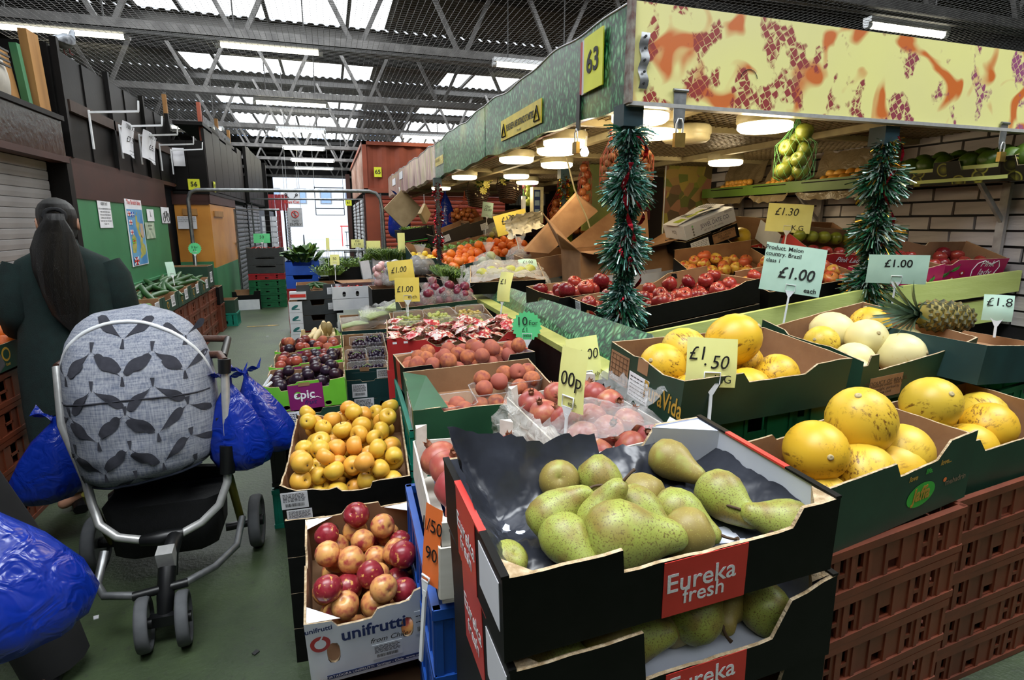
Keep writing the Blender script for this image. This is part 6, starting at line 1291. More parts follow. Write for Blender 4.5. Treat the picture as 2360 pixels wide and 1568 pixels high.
ticket('small glossy green ticket on the pale board beside the pineapple', (2.67, 1.62, 1.2), .1, .11, [('£1.8', .05, 0, .2, {})], MINT, rot=-50, stick=.06, curl=.014)
# ---------------------------------------------------------------- inside the stall: tilted apple boxes, cartons, hanging goods
def hang(o): return o
a2 = carton('apple_carton', 'long black carton of dark red apples right behind the corner tinsel', (1.881, 2.897, 1.035), (1.0, .46, .135), (1.2, -7.5, 2.0), BLACKC, CARD, F=[(0, 1), (.12, 1), (.14, .82), (.8, .84), (.86, .95), (.9, 1.05), (1, 1.05)], L=[(0, 1.05), (.5, .98), (.6, 1), (1, 1)], B=[(0, 1.3), (.3, 1.3), (.4, 1), (1, 1)], Rr=FLAT, holes={'L': [(.42, .72, .35, .75)]}, torn=.006, floor=.03)
shipping_label(a2, 'L', .16, .3, .4, .98, 30)
for u in (.2, .62): MB().box((u - .4, .2, .155), (.03, .03, .03), taper=.7).build('stacking_tab', BLACKC, a2)
heap(a2, 'apple', [F_RAP], 52, .046, 'dark red apple in the long black carton', 'apple', 'red apples in the long black carton', .02, seed=71, parts=True, kk=3, name='red_apple', spin=.7)
a1 = carton('apple_carton', 'black carton of large red apples at the aisle side of the counter', (1.536, 3.355, 1.0), (.545, .46, .145), (3.1, -3.6, 6.0), BLACKC, CARD, F=FLAT, L=[(0, 1), (.4, .95), (1, 1.05)], B=FLAT, holes={'L': [(.38, .7, .35, .75)]}, torn=.006, floor=.03)
heap(a1, 'apple', [F_RAP], 26, .05, 'large red apple in the aisle-side black carton', 'apple', 'red apples in the aisle-side carton', .02, seed=72, parts=True, kk=3, name='red_apple', spin=.6)
for (x, y, z, lab) in ((-.18, -.16, .17, 'big red apple with its stem hollow showing, on the aisle-side carton corner'), (-.05, -.17, .17, 'yellow-flushed red apple second along the aisle-side carton'), (.07, -.15, .2, 'darkest red apple on top of the aisle-side carton')):
    fruit('apple', F_RAP, local(a1, (x, y, z)), .052, (.5, .2, 2.5 * x * 9), lab, 'apple', None, 1, name='red_apple')
for (c, zz, lb) in ((a2, -.137, 'lower black carton under the long one, with white label'), (a1, -.147, 'lower black carton under the aisle-side apples')):
    e = carton('apple_carton', lb, local(c, (0, 0, zz - .004)), (c['w'], c['d'], .132), tuple(math.degrees(v) for v in c.rotation_euler), BLACKC, CARD, holes={'L': [(.35, .7, .3, .75)]}, floor=.03, torn=.004, group='lower black cartons under the apples')
    if c is a2: shipping_label(e, 'L', .12, .28, .45, .98, 31)
am = carton('apple_carton', 'black carton of blush apples under the date box', (2.80, 3.55, 1.15), (.62, .42, .13), (14, -7, -13), BLACKC, CARD, F=N(.1, .8, .25), B=[(0, 1.5), (1, 1.5)], L=FLAT, torn=.006, floor=.03)
heap(am, 'apple', [F_BAP], 20, .046, 'blush apple in the carton below the date box', 'apple', 'blush apples below the date box', .04, seed=73, parts=True, kk=3, name='blush_apple', spin=1)
am2 = carton('apple_carton', 'black carton of blush apples behind the large blue-green ticket', (2.82, 2.86, 1.10), (.72, .34, .13), (12, -6, -2), BLACKC, CARD, F=FLAT, B=[(0, 1.3), (1, 1.2)], torn=.006, floor=.03)
heap(am2, 'apple', [F_BAP, F_BAP, F_RAP], 26, .046, 'blush apple behind the large ticket', 'apple', 'blush apples behind the large ticket', .05, seed=74, parts=True, kk=3, name='blush_apple', spin=1)
mbk_ = carton('melon_carton', 'black carton with one yellow melon, behind the 1.30 ticket', (3.32, 3.92, 1.33), (.55, .38, .12), (20, 5, -12), BLACKC, CARD, F=N(.3, .8, .2), B=[(0, 1.9), (1, 1.8)], torn=.006, floor=.03)
fruit('melon', F_MEL, local(mbk_, (-.1, .02, .1)), .078, (1.5, 0, .5), 'single yellow melon in the carton behind the 1.30 ticket', 'melon')
pb_ = carton('red_apple_box', 'narrow red box lettered Pink Lady lying in the melon carton', local(mbk_, (.06, -.05, .05)), (.3, .1, .06), (24, -14, -32), RED2, CARD); btext(pb_, 'F', .5, .5, .04, 'Pink Lady', INKW, shear=.25)
fruit('apple', F_GAP, local(mbk_, (.2, -.02, .1)), .045, (.4, .2, 0), 'lone green apple beside the narrow red box', 'apple', None, 1, name='green_apple')
pL = carton('apple_carton', 'red carton lettered Pink Lady with red and green apples', (3.36, 3.17, 1.31), (.52, .36, .11), (22, 4, -10), RED2, CARD, F=[(0, .6), (.1, .7), (.3, 1), (1, 1)], B=[(0, 1.4), (1, 1.4)], torn=.004, floor=.03)
btext(pL, 'F', .55, .62, .05, 'Pink Lady', INKW, shear=.25, bold=.005)
for i in range(9): fruit('apple', F_GAP if i < 5 else F_RAP, local(pL, (-.2 + (i % 5) * .095, .1 if i < 5 else -.1, .11 if i < 5 else .08)), .045, (.3 * i, .2, i), (f'green apple in the red carton, {ORD[i+1]} along the back' if i < 5 else f'red apple in the red carton, {ORD[i-4]} along the front'), 'apple', 'apples in the red carton', i % 3, name='green_apple' if i < 5 else 'red_apple')
bk_ = carton('white_carton', 'white and red-edged carton standing behind the red apple carton', (3.6, 3.65, 1.36), (.62, .34, .16), (20, 2, -12), WHITEC, CARD); panel(bk_, 'F', 0, 1, .85, 1.0, RED2, 'red_band')
bR = carton('apple_carton', 'magenta carton lettered Pink Lady at the brick wall end of the counter', (3.88, 2.80, 1.235), (.74, .34, .135), (16, 1.0, -9), PINK, CARD, F=[(0, .7), (.45, .75), (.5, 1), (1, 1.12)], B=[(0, 1.15), (.4, 1.1), (.42, .9), (1, 1.5)], L=FLAT, Rr=[(0, 1.1), (1, 1.2)], torn=.004, floor=.03)
bR2 = carton('apple_carton', 'magenta carton with green leaf print in front of the other one', (3.40, 2.68, 1.17), (.46, .28, .12), (10, -8, -1), PINK, CARD, F=[(0, .7), (.45, .75), (.5, 1), (1, 1.1)], torn=.004, floor=.03)
btext(bR, 'F', .8, .62, .06, 'Pink\nlady', INKW, shear=.25)
def swirl(e, side, pts, m, wd=.003, name='printed_swirl'):
    o, x, n, ln, h = face(e, side); MB().tube([o + x * u * ln + Vector((0, 0, v * h)) + n * .002 for u, v in pts], wd, 5).build(name, m, e)
swirl(bR, 'F', [(.68 + .0, .2), (.67, .5), (.7, .85), (.76, .98), (.83, .8), (.9, 1.0), (.93, .7), (.9, .3)], INKW, .0028)
for (e, u, v) in ((bR, .5, .55), (bR, .42, .25), (bR2, .62, .5), (bR2, .8, .35), (bR2, .35, .2)):
    oval(e, 'F', u, v, .028, .012, INKG, .0016, 'printed_leaf', .6); oval(e, 'F', u + .08, v - .2, .018, .017, RED2, .0015, 'printed_apple'); oval(e, 'F', u + .08, v - .2, .008, .008, INKW, .0022, 'apple_eye')
    swirl(e, 'F', [(u - .08, v - .3), (u - .04, v - .1), (u, v), (u + .03, v + .25)], STEMB, .002)
heap(bR, 'apple', [F_RAP], 13, .045, 'red apple in the wall-end magenta carton', 'apple', 'red apples in the wall-end carton', .04, seed=75, parts=True, kk=3, name='red_apple', spin=.6)
heap(bR2, 'apple', [F_RAP, F_BAP], 9, .045, 'red apple in the leaf-print magenta carton', 'apple', 'red apples in the leaf-print carton', .03, seed=76, kk=3, name='red_apple', spin=.6)
ticket('yellow ticket reading 1.30 K.G high over the blush apples', (3.12, 3.3, 1.585), .29, .2, [('£1.30', .075, -.08, .2, dict(shear=.15, sx=.9)), ('K.G', .05, .22, -.34, {})], YEL, rot=-42, roll=4, stick=.25)
# open brown carton with four flaps
oc = carton('open_carton', 'large open brown carton with raised flaps behind the tinsel', (2.40, 4.45, 1.06), (.86, .46, .29), (0, -4, -3), CARD, CARD, floor=.22)
def flap(p, nm='flap'): MB().add([Vector(q) for q in p] + [Vector(q) + Vector((.003, -.004, .004)) for q in p], [(0, 1, 2, 3), (7, 6, 5, 4), (0, 4, 5, 1), (1, 5, 6, 2), (2, 6, 7, 3), (3, 7, 4, 0)]).build(nm, CARD, oc)
flap([(-.43, -.23, .29), (-.43, .23, .29), (-.56, .3, .62), (-.60, -.16, .45)]); flap([(-.43, .23, .29), (.43, .23, .29), (.47, .34, .56), (.1, .34, .58)]); flap([(-.43, -.23, .29), (.0, -.23, .29), (.02, -.42, .285), (-.40, -.43, .28)]); flap([(.0, -.23, .29), (.43, -.23, .29), (.52, -.40, .36), (.02, -.42, .285)]); flap([(.43, -.23, .29), (.43, .23, .29), (.56, .2, .36), (.6, -.2, .33)])
fr_ = thing('loose_flap_carton', 'flattened brown carton leaning up to the hanging cable', 'carton', (2.0, 4.98, 1.3), (0, 0, 0))
MB().add([(-.32, -.1, -.0), (-.1, -.14, -.02), (.45, .0, .36), (.28, .12, .52), (-.32, -.07, .02), (-.1, -.11, .0), (.45, .03, .38), (.28, .15, .54)], [(0, 1, 2, 3), (7, 6, 5, 4), (0, 4, 5, 1), (1, 5, 6, 2), (2, 6, 7, 3), (3, 7, 4, 0)]).build('board', CARD, fr_)
t = thing('white_carrier_bag', 'crumpled white carrier bag behind the flattened carton', 'bag', (1.84, 5.3, 1.40)); MB().grid(lambda u, v: ((u - .5) * .36 + .05 * noise.noise(Vector((u * 6, v * 6, 0))), .1 * math.sin(v * 3) + .05 * noise.noise(Vector((u * 8, v * 8, 3))), v * .22 * (1 - u * .3) + .03 * noise.noise(Vector((u * 9, v * 9, 7))) + u * .12), 22, 14).build('bag_sheet', M('milky_bag', 'd8cfb8', .5), t)
for i in range(5): tag(MB().tube([(0, 0, 0), (.05, .02, .02), (.12, .0, .015), (.2, .03, .0)], .012, 6).build('cinnamon_pod', M('dark_pod', '4a2c1c', .6), None, local(oc, (-.25 + i * .1, -.1 + .04 * (i % 2), .26)), (0, 0, i * .4)), f'brown pod lying in the open carton, {ORD[i+1]} from the aisle', 'pod', 'pods in the open carton')
jw = carton('date_carton', 'shrink-wrapped lilac date carton lettered JEWEL DATE CO. with papers on top', (2.93, 4.05, 1.50), (.45, .34, .115), (3, -20, -6), LILAC, LILAC, F=FLAT)
MB().box((0, 0, .116), (.45, .34, .003)).build('lid', LILAC, jw)
btext(jw, 'F', .6, .55, .048, 'JEWEL DATE CO.', INKB, sx=.72, bold=.008); btext(jw, 'F', .55, .22, .02, 'NET WT. 15 LBS / 6.8 KG', INK, sx=.8); btext(jw, 'F', .55, .82, .018, 'premium', INK); btext(jw, 'F', .88, .88, .022, 'MEDJOOL', INK, sx=.7); btext(jw, 'L', .5, .5, .04, 'MDJ', INK)
for i in range(4): oval(jw, 'F', .16, .78 - i * .2, .008, .009, INK if i else INKG)
MB().grid(lambda u, v: ((u - .5) * .452, -.173, .003 + v * .112), 10, 4).grid(lambda u, v: (-.228, (.5 - u) * .345, .003 + v * .112), 6, 4).build('shrink_wrap', FILM, jw)
for i, (x, y, a, sx) in enumerate(((-.1, .02, .1, .3), (.02, .0, -.2, .3), (.1, .04, .3, .26))):
    t = thing('delivery_note', ('printed note with a lime block lying on the date carton, lowest', 'second printed note fanned over the date carton', 'top printed note at the raised end of the date carton')[i], 'paper', local(jw, (x, y, .125 + i * .004)), (jw.rotation_euler.x, jw.rotation_euler.y, jw.rotation_euler.z + a)); MB().grid(lambda u, v: ((u - .5) * sx, (v - .5) * .2, .012 * math.sin(u * 3)), 6, 4).build('sheet', PAPER, t)
    MB().box((-.05, -.03, .010), (.12, .07, .002)).build('lime_block', M('lime_ink', 'b7c832'), t)
    mb = MB(); [mb.box((.06, .07 - k * .02, .013), (.12, .003, .002)) for k in range(6)]; mb.build('print_lines', INK, t)
kb = carton('black_carton', 'flat black carton with white and kraft labels under the date carton', (2.93, 4.0, 1.375), (.46, .34, .115), (2, -19, -6), BLACKC, CARD, F=N(.5, .7, .1)); shipping_label(kb, 'F', .08, .42, .08, .8, 33, bars=False); panel(kb, 'F', .5, .94, .15, .8, CARD, 'kraft_label')
btext(kb, 'F', .72, .5, .022, 'VARIETY  MEDJOOL\nSIZE  LARGE\nORIGIN', INK)
jw2 = carton('date_carton', 'second lilac date carton half hidden below the open carton', (2.42, 4.12, 1.02), (.8, .2, .13), (0, -6, -2), LILAC, LILAC); btext(jw2, 'F', .93, .4, .05, 'CO.', INKB, bold=.01); btext(jw2, 'F', .3, .6, .03, 'JEWEL', INKB); btext(jw2, 'F', .88, .8, .025, 'MEDJOUL', INK)
# satsumas and lemons
st = carton('orange_carton', 'large tilted teal carton full of netted oranges at the aisle side', (2.05, 7.55, .95), (1.3, .75, .22), (4, -10.4, 9), DKTEAL, CARD, F=[(0, 1), (.02, 1), (.1, .9), (.5, .95), (.6, .75), (.8, 1.0), (1, 1.1)], torn=.006, floor=.1)
btext(st, 'F', .5, .62, .06, 'love', INKY, shear=.25); btext(st, 'F', .75, .78, .06, 'love...', INKY, shear=.25); shipping_label(st, 'F', .09, .15, .2, .85, 35)
heap(st, 'orange', [F_ORA], 96, .058, 'orange in the large teal carton', 'orange', 'oranges in the large teal carton', .1, seed=81, sq=.88, slope=.15)
lm = carton('lemon_carton', 'carton of lemons at the foot of the orange heap', (1.22, 7.75, .92), (.36, .5, .2), (6, -4, 6), DKTEAL, CARD, L=[(0, 1.6), (1, 1)], B=[(0, 1.2), (1, 1.8)], floor=.12)
heap(lm, 'lemon', [F_LEM], 18, .042, 'lemon at the foot of the oranges', 'lemon', 'lemons beside the oranges', .12, seed=82)
lc = carton('lime_carton', 'brown carton of limes behind the oranges', (1.95, 8.3, 1.16), (.9, .4, .12), (6, -12, 8), CARD, CARD, torn=.006, floor=.05); heap(lc, 'orange', [F_LIME], 34, .034, 'lime behind the oranges', 'lime', 'limes behind the oranges', .05, seed=83, name='lime')
bagged('shiny clear bag between the limes and the oranges', (2.3, 8.0, 1.36), .16, 'orange', F_GAP, 5, .05, 'bag of fruit', None, 131)
ticket('bright yellow ticket reading 1.00 each over the oranges', (2.22, 6.95, 1.56), .43, .26, [('£1.00', .13, -.02, .14, dict(sx=.85)), ('each', .065, .26, -.22, {})], YEL2, rot=-4, roll=-14, stick=.3, curl=.012)
ticket('small pale green ticket reading ginger, before the dark cartons', (2.22, 8.1, 1.74), .16, .22, [('Ger\n£5.00', .05, 0, .1, dict(shear=.1))], MINT, rot=-4, roll=8, stick=.25)
for i, (x, y, z, ry, lb) in enumerate(((1.85, 8.9, 1.27, -20, 'dark brown carton with a white label, nearest the thin red post'), (2.42, 9.0, 1.42, -16, 'dark brown carton with white label, middle of three'), (2.8, 9.1, 1.5, -12, 'dark brown carton farthest from the aisle'))):
    e = carton('brown_carton', lb, (x, y, z), (.62, .4, .22), (4, ry, 6), M('dark_brown_card', '2c2118', .6), CARD, group='dark brown cartons behind the limes'); shipping_label(e, 'F', .2 + .1 * i, .4 + .1 * i, .3, .75, 36 + i, bars=False)
for i, (x, z) in enumerate(((1.28, 1.28), (1.3, 1.04))):
    e = carton('black_crate_carton', ('black crate of trailing greens, upper of two by the red shutter', 'black crate of greens, lower of two by the red shutter')[i], (x + .05, 9.2, z), (.55, .4, .2), (0, -8, 4), BLACKC, BLACKC, floor=.12); panel(e, 'F', .05, .95, .05, .1, INKG, 'green_line')
    for k in range(2): MB().box((-.26 + .52 * k, -.2, .1), (.03, .03, .22)).build('corner_post', BLACKP, e)
def tuft(name, label, cat, loc, w, d, h, n, m, seed, wd=.004, droop=.4, leafy=0, rz=0):
    """a loose mass of thin stems or small leaves, too many to count"""
    rr = random.Random(seed); mb = MB()
    for i in range(n):
        x, y = rr.uniform(-w / 2, w / 2), rr.uniform(-d / 2, d / 2); a = rr.uniform(0, 6.28); L_ = h * rr.uniform(.5, 1.1); k = rr.uniform(.1, droop)
        p0 = Vector((x * .7, y * .7, 0)); p1 = Vector((x, y, L_ * .7)); p2 = p1 + Vector((math.cos(a) * L_ * k, math.sin(a) * L_ * k, L_ * .3 - L_ * k * .5)); s = Vector((-math.sin(a), math.cos(a), .2)) * wd
        mi = rr.randrange(2)
        if leafy:
            c = p2; t2 = (p2 - p1).normalized() * leafy; q = Vector((-math.sin(a), math.cos(a), rr.uniform(-.6, .6))).normalized() * leafy * .45
            mb.add([p0 - s, p0 + s, p2 + s * .5, p2 - s * .5], [(0, 1, 2, 3)], 1).add([c, c + t2 * .5 + q, c + t2, c + t2 * .5 - q], [(0, 1, 2, 3)], mi)
        else: mb.add([p0 - s, p0 + s, p1 + s, p1 - s, p2], [(0, 1, 2, 3), (3, 2, 4)], mi)
    o = mb.build(name, [m, LEAFL], None, loc, (0, 0, rad(rz))); return tag(o, label, cat, kind='stuff')
tuft('trailing_greens', 'loose trailing greens in the upper black crate', 'greens', (1.33, 9.18, 1.42), .5, .36, .1, 300, LEAFL, 3, .006, .8)
tuft('sprouting_greens', 'thin sprouting greens in the lower black crate', 'greens', (1.38, 9.05, 1.17), .4, .3, .1, 160, LEAFL, 4, .004, .8)
# hanging pouches, bags, nets, baskets
def pouch(loc, wd, label, rot):
    t = thing('paper_pouch', label, 'paper bag', loc, (0, 0, rad(rot))); s = wd * .5
    MB().add([(0, -.02, s * 1.0), (s, -.03, 0), (0, -.03, -s), (-s, -.03, 0), (0, .02, s), (s, .03, 0), (0, .03, -s), (-s, .03, 0)], [(0, 3, 2, 1), (4, 5, 6, 7), (0, 1, 5, 4), (1, 2, 6, 5), (2, 3, 7, 6), (3, 0, 4, 7)]).build('folded_sheets', M('kraft_paper', 'b79f78', .8, 'a48c66', 6, bp=.4, bs=9), t)
    MB().tube([(0, 0, s), (0, 0, s + .14)], .004, 5).build('string', WHITEP, t)
pouch((1.37, 11.0, 1.81), .74, 'large kraft paper bag stack hanging by one corner at the banner end', 5); pouch((1.4, 8.7, 1.69), .3, 'smaller kraft paper bag hanging beside the thin red post', 50)
bag('blue_bag', 'blue carrier bags hanging behind the large kraft paper stack', (1.36, 11.6, 2.1), .22, .12, .85, BLUEBAG, seed=4); bag('blue_bag', 'blue carrier bag bunch hanging before the red shutter', (1.9, 9.6, 2.08), .17, .1, .75, BLUEBAG, seed=6)
def basket(loc, label, seed, rot):
    t = thing('hanging_basket', label, 'hanging basket', loc, (rad(rot), rad(8), 0)); W_ = M('wicker', '4a3222', .7, '2e1e14', 30, bp=.6, bs=80)
    rings = []
    for j in range(9):
        z = -.2 + j * .025; r = .11 + j * .0085
        MB().tube([(r * math.cos(a), r * math.sin(a), z + .004 * (-1) ** i) for i, a in enumerate([k * math.pi / 12 for k in range(24)])], .011, 5, closed=True).build('wicker_ring', W_, t)
    MB().cyl((0, 0, -.2), .11, .02, 16).build('basket_base', W_, t); MB().tube([(.17 * math.cos(a), 0, .0 + .4 * math.sin(a)) for a in [k * math.pi / 10 for k in range(11)]], .008, 6).build('handle', W_, t)
    rr = random.Random(seed)
    lf = MB().grid(lambda u, v: (u * .13, (v - .5) * .055 * math.sin(math.pi * min(1, u * .9 + .08)), .03 * math.sin(u * 2.5)), 6, 3).mesh('leaf', LEAFG)
    for i in range(46): ob('leaf', lf, t, (rr.uniform(-.13, .13), rr.uniform(-.12, .12), rr.uniform(.0, .22)), (rr.uniform(-.5, .5), rr.uniform(-1.1, .4), rr.uniform(0, 6.28)))
    pm = MB(); 
    for k in range(9): a = k * .698; pm.add([(0, 0, 0), (.05 * math.cos(a - .3), .05 * math.sin(a - .3), .015), (.062 * math.cos(a), .062 * math.sin(a), .01), (.05 * math.cos(a + .3), .05 * math.sin(a + .3), .015)], [(0, 1, 2, 3)])
    fmsh = pm.mesh('flower', M('yellow_petal', 'd9cf6a', .5))
    for i in range(8): ob('flower', fmsh, t, (rr.uniform(-.17, .17), rr.uniform(-.2, -.05), rr.uniform(-.02, .28)), (rr.uniform(.7, 1.6), rr.uniform(-.5, .5), 0))
    for i in range(10): MB().box((rr.uniform(-.08, .08), -.16, rr.uniform(-.08, .06)), (.018, .01, .018)).build('blossom', M('cream_petal', 'd8d0b0'), t)
    MB().tube([(0, 0, .4), (0, 0, .55)], .004, 5).build('hook_wire', STEEL, t)
basket((2.18, 8.5, 2.0), 'wicker basket of yellow flowers hanging nearest the thin red post', 3, 0); basket((2.42, 7.7, 2.05), 'wicker basket of yellow flowers hanging tilted beside green apples', 8, -12)
def net_bag(loc, label, kind, m, n, fr, r, netc, seed, h=.22, cat='net bag', group=None):
    t = thing('net_bag', label, cat, loc, (0, 0, seed), group); rr = random.Random(seed)
    P = drop(r * 1.9, r * 1.5, n, fr, rr, sq=.86, tries=18); zm = max(p[2] for p in P)
    for (x, y, z, q) in P: ob(kind, fm(kind, m), t, (x, y, z), (rr.uniform(-2, 2), rr.uniform(-1, 1), 0), q)
    mb = MB(); K = 14
    def rad_(z): return r * 1.12 * min(1, (z + .04) / .06) if z < zm * .8 else r * 1.12 * max(.08, 1 - ((z - zm * .8) / (zm * .2 + fr + h * .7)) ** .8)
    zs = [i * (zm + fr + h) / 16 for i in range(17)]
    for k in range(K):
        for s in (-1, 1): mb.tube([(rad_(z) * math.cos(k * 6.283 / K + s * z * 5), rad_(z) * .85 * math.sin(k * 6.283 / K + s * z * 5), z - fr * .2) for z in zs], .0013, 3, cap=False)
    tag(mb.build('net', M(netc + '_net', {'green': '4f8a4a', 'orange': 'c9572e', 'purple': '5a1c30', 'red': 'b0382a'}[netc], .5), t), kind='stuff')
    MB().tube([(0, 0, zm + fr + h * .8), (0, 0, zm + fr + h * 1.3)], [.012, .005], 6).build('net_tie', M(netc + '_net', 'c9572e'), t)
    return t
net_bag((2.57, 2.72, 1.80), 'green net bag of green apples hanging under the front lamp', 'apple', M('olive_apple_skin', '6f7628', .35, '5f6622'), 8, .046, .1, 'green', 5, .06)
net_bag((1.42, 2.76, 1.72), 'net of walnuts hanging behind the corner tinsel, aisle side', 'peach', M('walnut_shell', 'c0834c', .6, '9c6236', 30, bp=.5), 16, .022, .05, 'orange', 2, .06); net_bag((1.62, 2.78, 1.76), 'net of walnuts hanging behind the corner tinsel, counter side', 'peach', M('walnut_shell', 'c0834c'), 18, .022, .055, 'orange', 9, .06)
net_bag((2.88, 8.2, 1.98), 'dark purple net of onions hanging above the scales', 'onion', F_ONI, 10, .06, .14, 'purple', 3, .12); net_bag((2.16, 9.3, 1.56), 'large orange net sack of brown onions under the flower baskets', 'onion', F_BON, 30, .05, .24, 'orange', 12, .2)
net_bag((3.15, 7.7, 1.45), 'net of brown onions hanging just beyond the scales', 'onion', F_BON, 18, .055, .15, 'red', 14, .15); net_bag((3.45, 7.6, 1.4), 'net of brown onions second beyond the scales', 'onion', F_BON, 16, .055, .14, 'red', 15, .2); net_bag((2.55, 5.5, 1.62), 'long red net of onions behind the open carton', 'onion', F_BON, 8, .045, .07, 'red', 16, .25)
net_bag((2.80, 7.95, 1.80), 'small net of green apples hanging beside the tilted basket', 'apple', F_GAP, 5, .05, .085, 'green', 7, .08)
sc2 = thing('hanging_scale', 'cream shop scale with blue display above the oranges', 'scale', (2.85, 7.75, 1.55)); MB().box((0, 0, .25), (.16, .12, .5)).build('column', M('cream_plastic', 'd9cfa6'), sc2); MB().box((-.02, -.065, .28), (.09, .012, .36)).build('display_panel', INKB, sc2)
for i in range(3): MB().box((-.02, -.073, .16 + i * .12), (.07, .004, .07)).build('digit_window', M('lcd_grey', '7f95a8', .3), sc2)
MB().box((-.2, 0, .1), (.05, .05, .55)).build('white_arm', WHITEP, sc2)
# far end of the stall: sprayed fascia, red door of goods, posters
fa = thing('inner_fascia', 'second sprayed yellow board under the far end of the stall ceiling', 'awning', (0, 0, 0)); MB().box((3.6, 13.3, 2.38), (4.2, .03, .24)).build('board', SPRAY, fa); MB().box((3.6, 13.28, 2.2), (4.2, .06, .08)).build('cream_rail', M('cream_paint', 'c9b98c'), fa)
gp = post('green_door_post', 'pale green painted post behind the scales', 3.42, 7.9, .9, 2.1, .08, M('lime_paint', '8a9a2c', .5))
t = MB().box((2.85, 5.75, 1.82), (.42, .03, .7)).build('green_board', M('olive_board', '76802a', .5)); tag(t, 'olive green board hanging behind the open carton', 'board'); 
t = MB().box((3.35, 5.9, 1.88), (.42, .03, .58)).build('red_cloth', M('dark_red_cloth', '6d1a26', .6, '55121c', 3, bp=.2)); tag(t, 'dark red sheet hanging beside the vegetable poster', 'sheet')
def veg_poster():
    m, t, b = base('vegetable_print'); v = coord(t); c = ramp(t, tex(t, 'VOR', 9, v, out=1), [(.1, '5a3a3a'), (.35, '7a8a3a'), (.5, 'b09a4a'), (.7, 'a06a5a'), (.9, '4a5a2a')]); t.links.new(c, b.inputs['Base Color']); return m
VEG = veg_poster(); t = thing('vegetable_poster', 'dim poster printed with onions and vegetables at the wall corner', 'poster', (3.85, 5.6, 1.8)); MB().box((0, 0, 0), (.6, .02, .75)).build('sheet', VEG, t); MB().tube([(-.3, -.015, -.37), (-.3, -.015, .37)], .006, 5).build('white_edge', WHITEP, t)
wc = thing('wall_cabinet', 'white slatted blind above dark shelves at the back', 'blind', (4.0, 11.2, 2.05))
for i in range(14): MB().box((-.45 + i * .07, 0, 0), (.06, .02, .28)).build('slat', WHITEC, wc)
MB().box((0, .04, -.3), (1.1, .02, .6)).build('dark_back', BLACKP, wc); MB().box((.05, .0, -.45), (.9, .05, .12)).build('red_packet_row', RED2, wc)
# shelf trays
for i, (yy, ln) in enumerate(((5.05, .5), (4.45, .42), (3.75, .62))):
    e = carton('fruit_tray', ('paper-lined tray of small yellow fruit, farthest on the wall shelf', 'paper-lined tray of yellow fruit, middle of the wall shelf', 'paper-lined tray of mangoes, nearest of the lined trays on the shelf')[i], (4.1, yy, 1.845), (.3, ln, .09), (0, -14, 0), BLACKC, CARD, floor=.03, group='lined fruit trays on the wall shelf')
    t = thing('tray_liner', ('crumpled brown film lining the farthest shelf tray', 'crumpled brown film lining the middle shelf tray', 'crumpled brown film draped over the mango tray')[i], 'plastic film', e.location, e.rotation_euler)
    MB().grid(lambda u, v: ((u - .5) * .36 + .02 * noise.noise(Vector((u * 7, v * 7, i))), (v - .5) * (ln + .08), .05 + .22 * max(0, u - .62) / .38 + .07 * max(0, abs(v - .5) * 2 - .75) * 3 - .09 * max(0, .22 - u) / .22 * (1.2) + .02 * noise.noise(Vector((u * 8, v * 9, i + 4)))), 20, 24).build('film_sheet', BAGFILM, t)
    rr = random.Random(i); 
    for k in range((12, 8, 8)[i]):
        fruit('mango' if i == 2 else 'apple', F_MAN, local(e, (-.06 + .07 * (k % 2), (k // 2 - ((12, 8, 8)[i] // 2 - 1) / 2) * (.065 if i < 2 else .1), .085 + .03 * (k % 2))), .032 if i < 2 else .05, (1.5, rr.uniform(-1, 1), rr.uniform(0, 6)), f'yellow fruit in the {("farthest", "middle", "nearest")[i]} lined shelf tray, {ORD[k//2+1]} from the far end, {("front", "back")[k%2]} row', 'fruit', f'yellow fruit in the {("farthest", "middle", "nearest")[i]} shelf tray', name='mango')
def wheel_mat():
    m, t, b = base('citrus_wheel_print'); v = coord(t); d = tex(t, 'VOR', 9, v); c = ramp(t, d, [(.0, '8a8a30'), (.3, '14160e'), (.36, '9a9a38'), (.42, '14160e')]); t.links.new(c, b.inputs['Base Color']); return m
WHEEL = wheel_mat()
for i, yy in enumerate((3.02, 2.62, 2.3)):
    e = carton('citrus_carton', ('black carton with yellow wheel print, first on the pale end of the shelf', 'black carton with yellow wheel print, second on the pale end of the shelf', 'black carton with yellow wheel print, nearest on the shelf')[i], (4.1, yy, 1.845), (.32, .4, .15), (0, -16, 0), WHEEL, BLACKC, L=N(.2, .8, .4), floor=.05, group='wheel-print cartons on the shelf')
    for k in range(6): fruit('melon', M('green_pomelo_skin', '4f6a1e', .4, '3f5818'), local(e, (-.07 + .13 * (k % 2), -.12 + .12 * (k // 2), .12)), .06, (k, .3, 0), f'green pomelo in the {("first", "second", "nearest")[i]} wheel-print carton, {ORD[k//2+1]} along, {("front", "back")[k%2]}', 'pomelo', f'pomelos in the {("first", "second", "nearest")[i]} shelf carton', parts=False, name='pomelo')
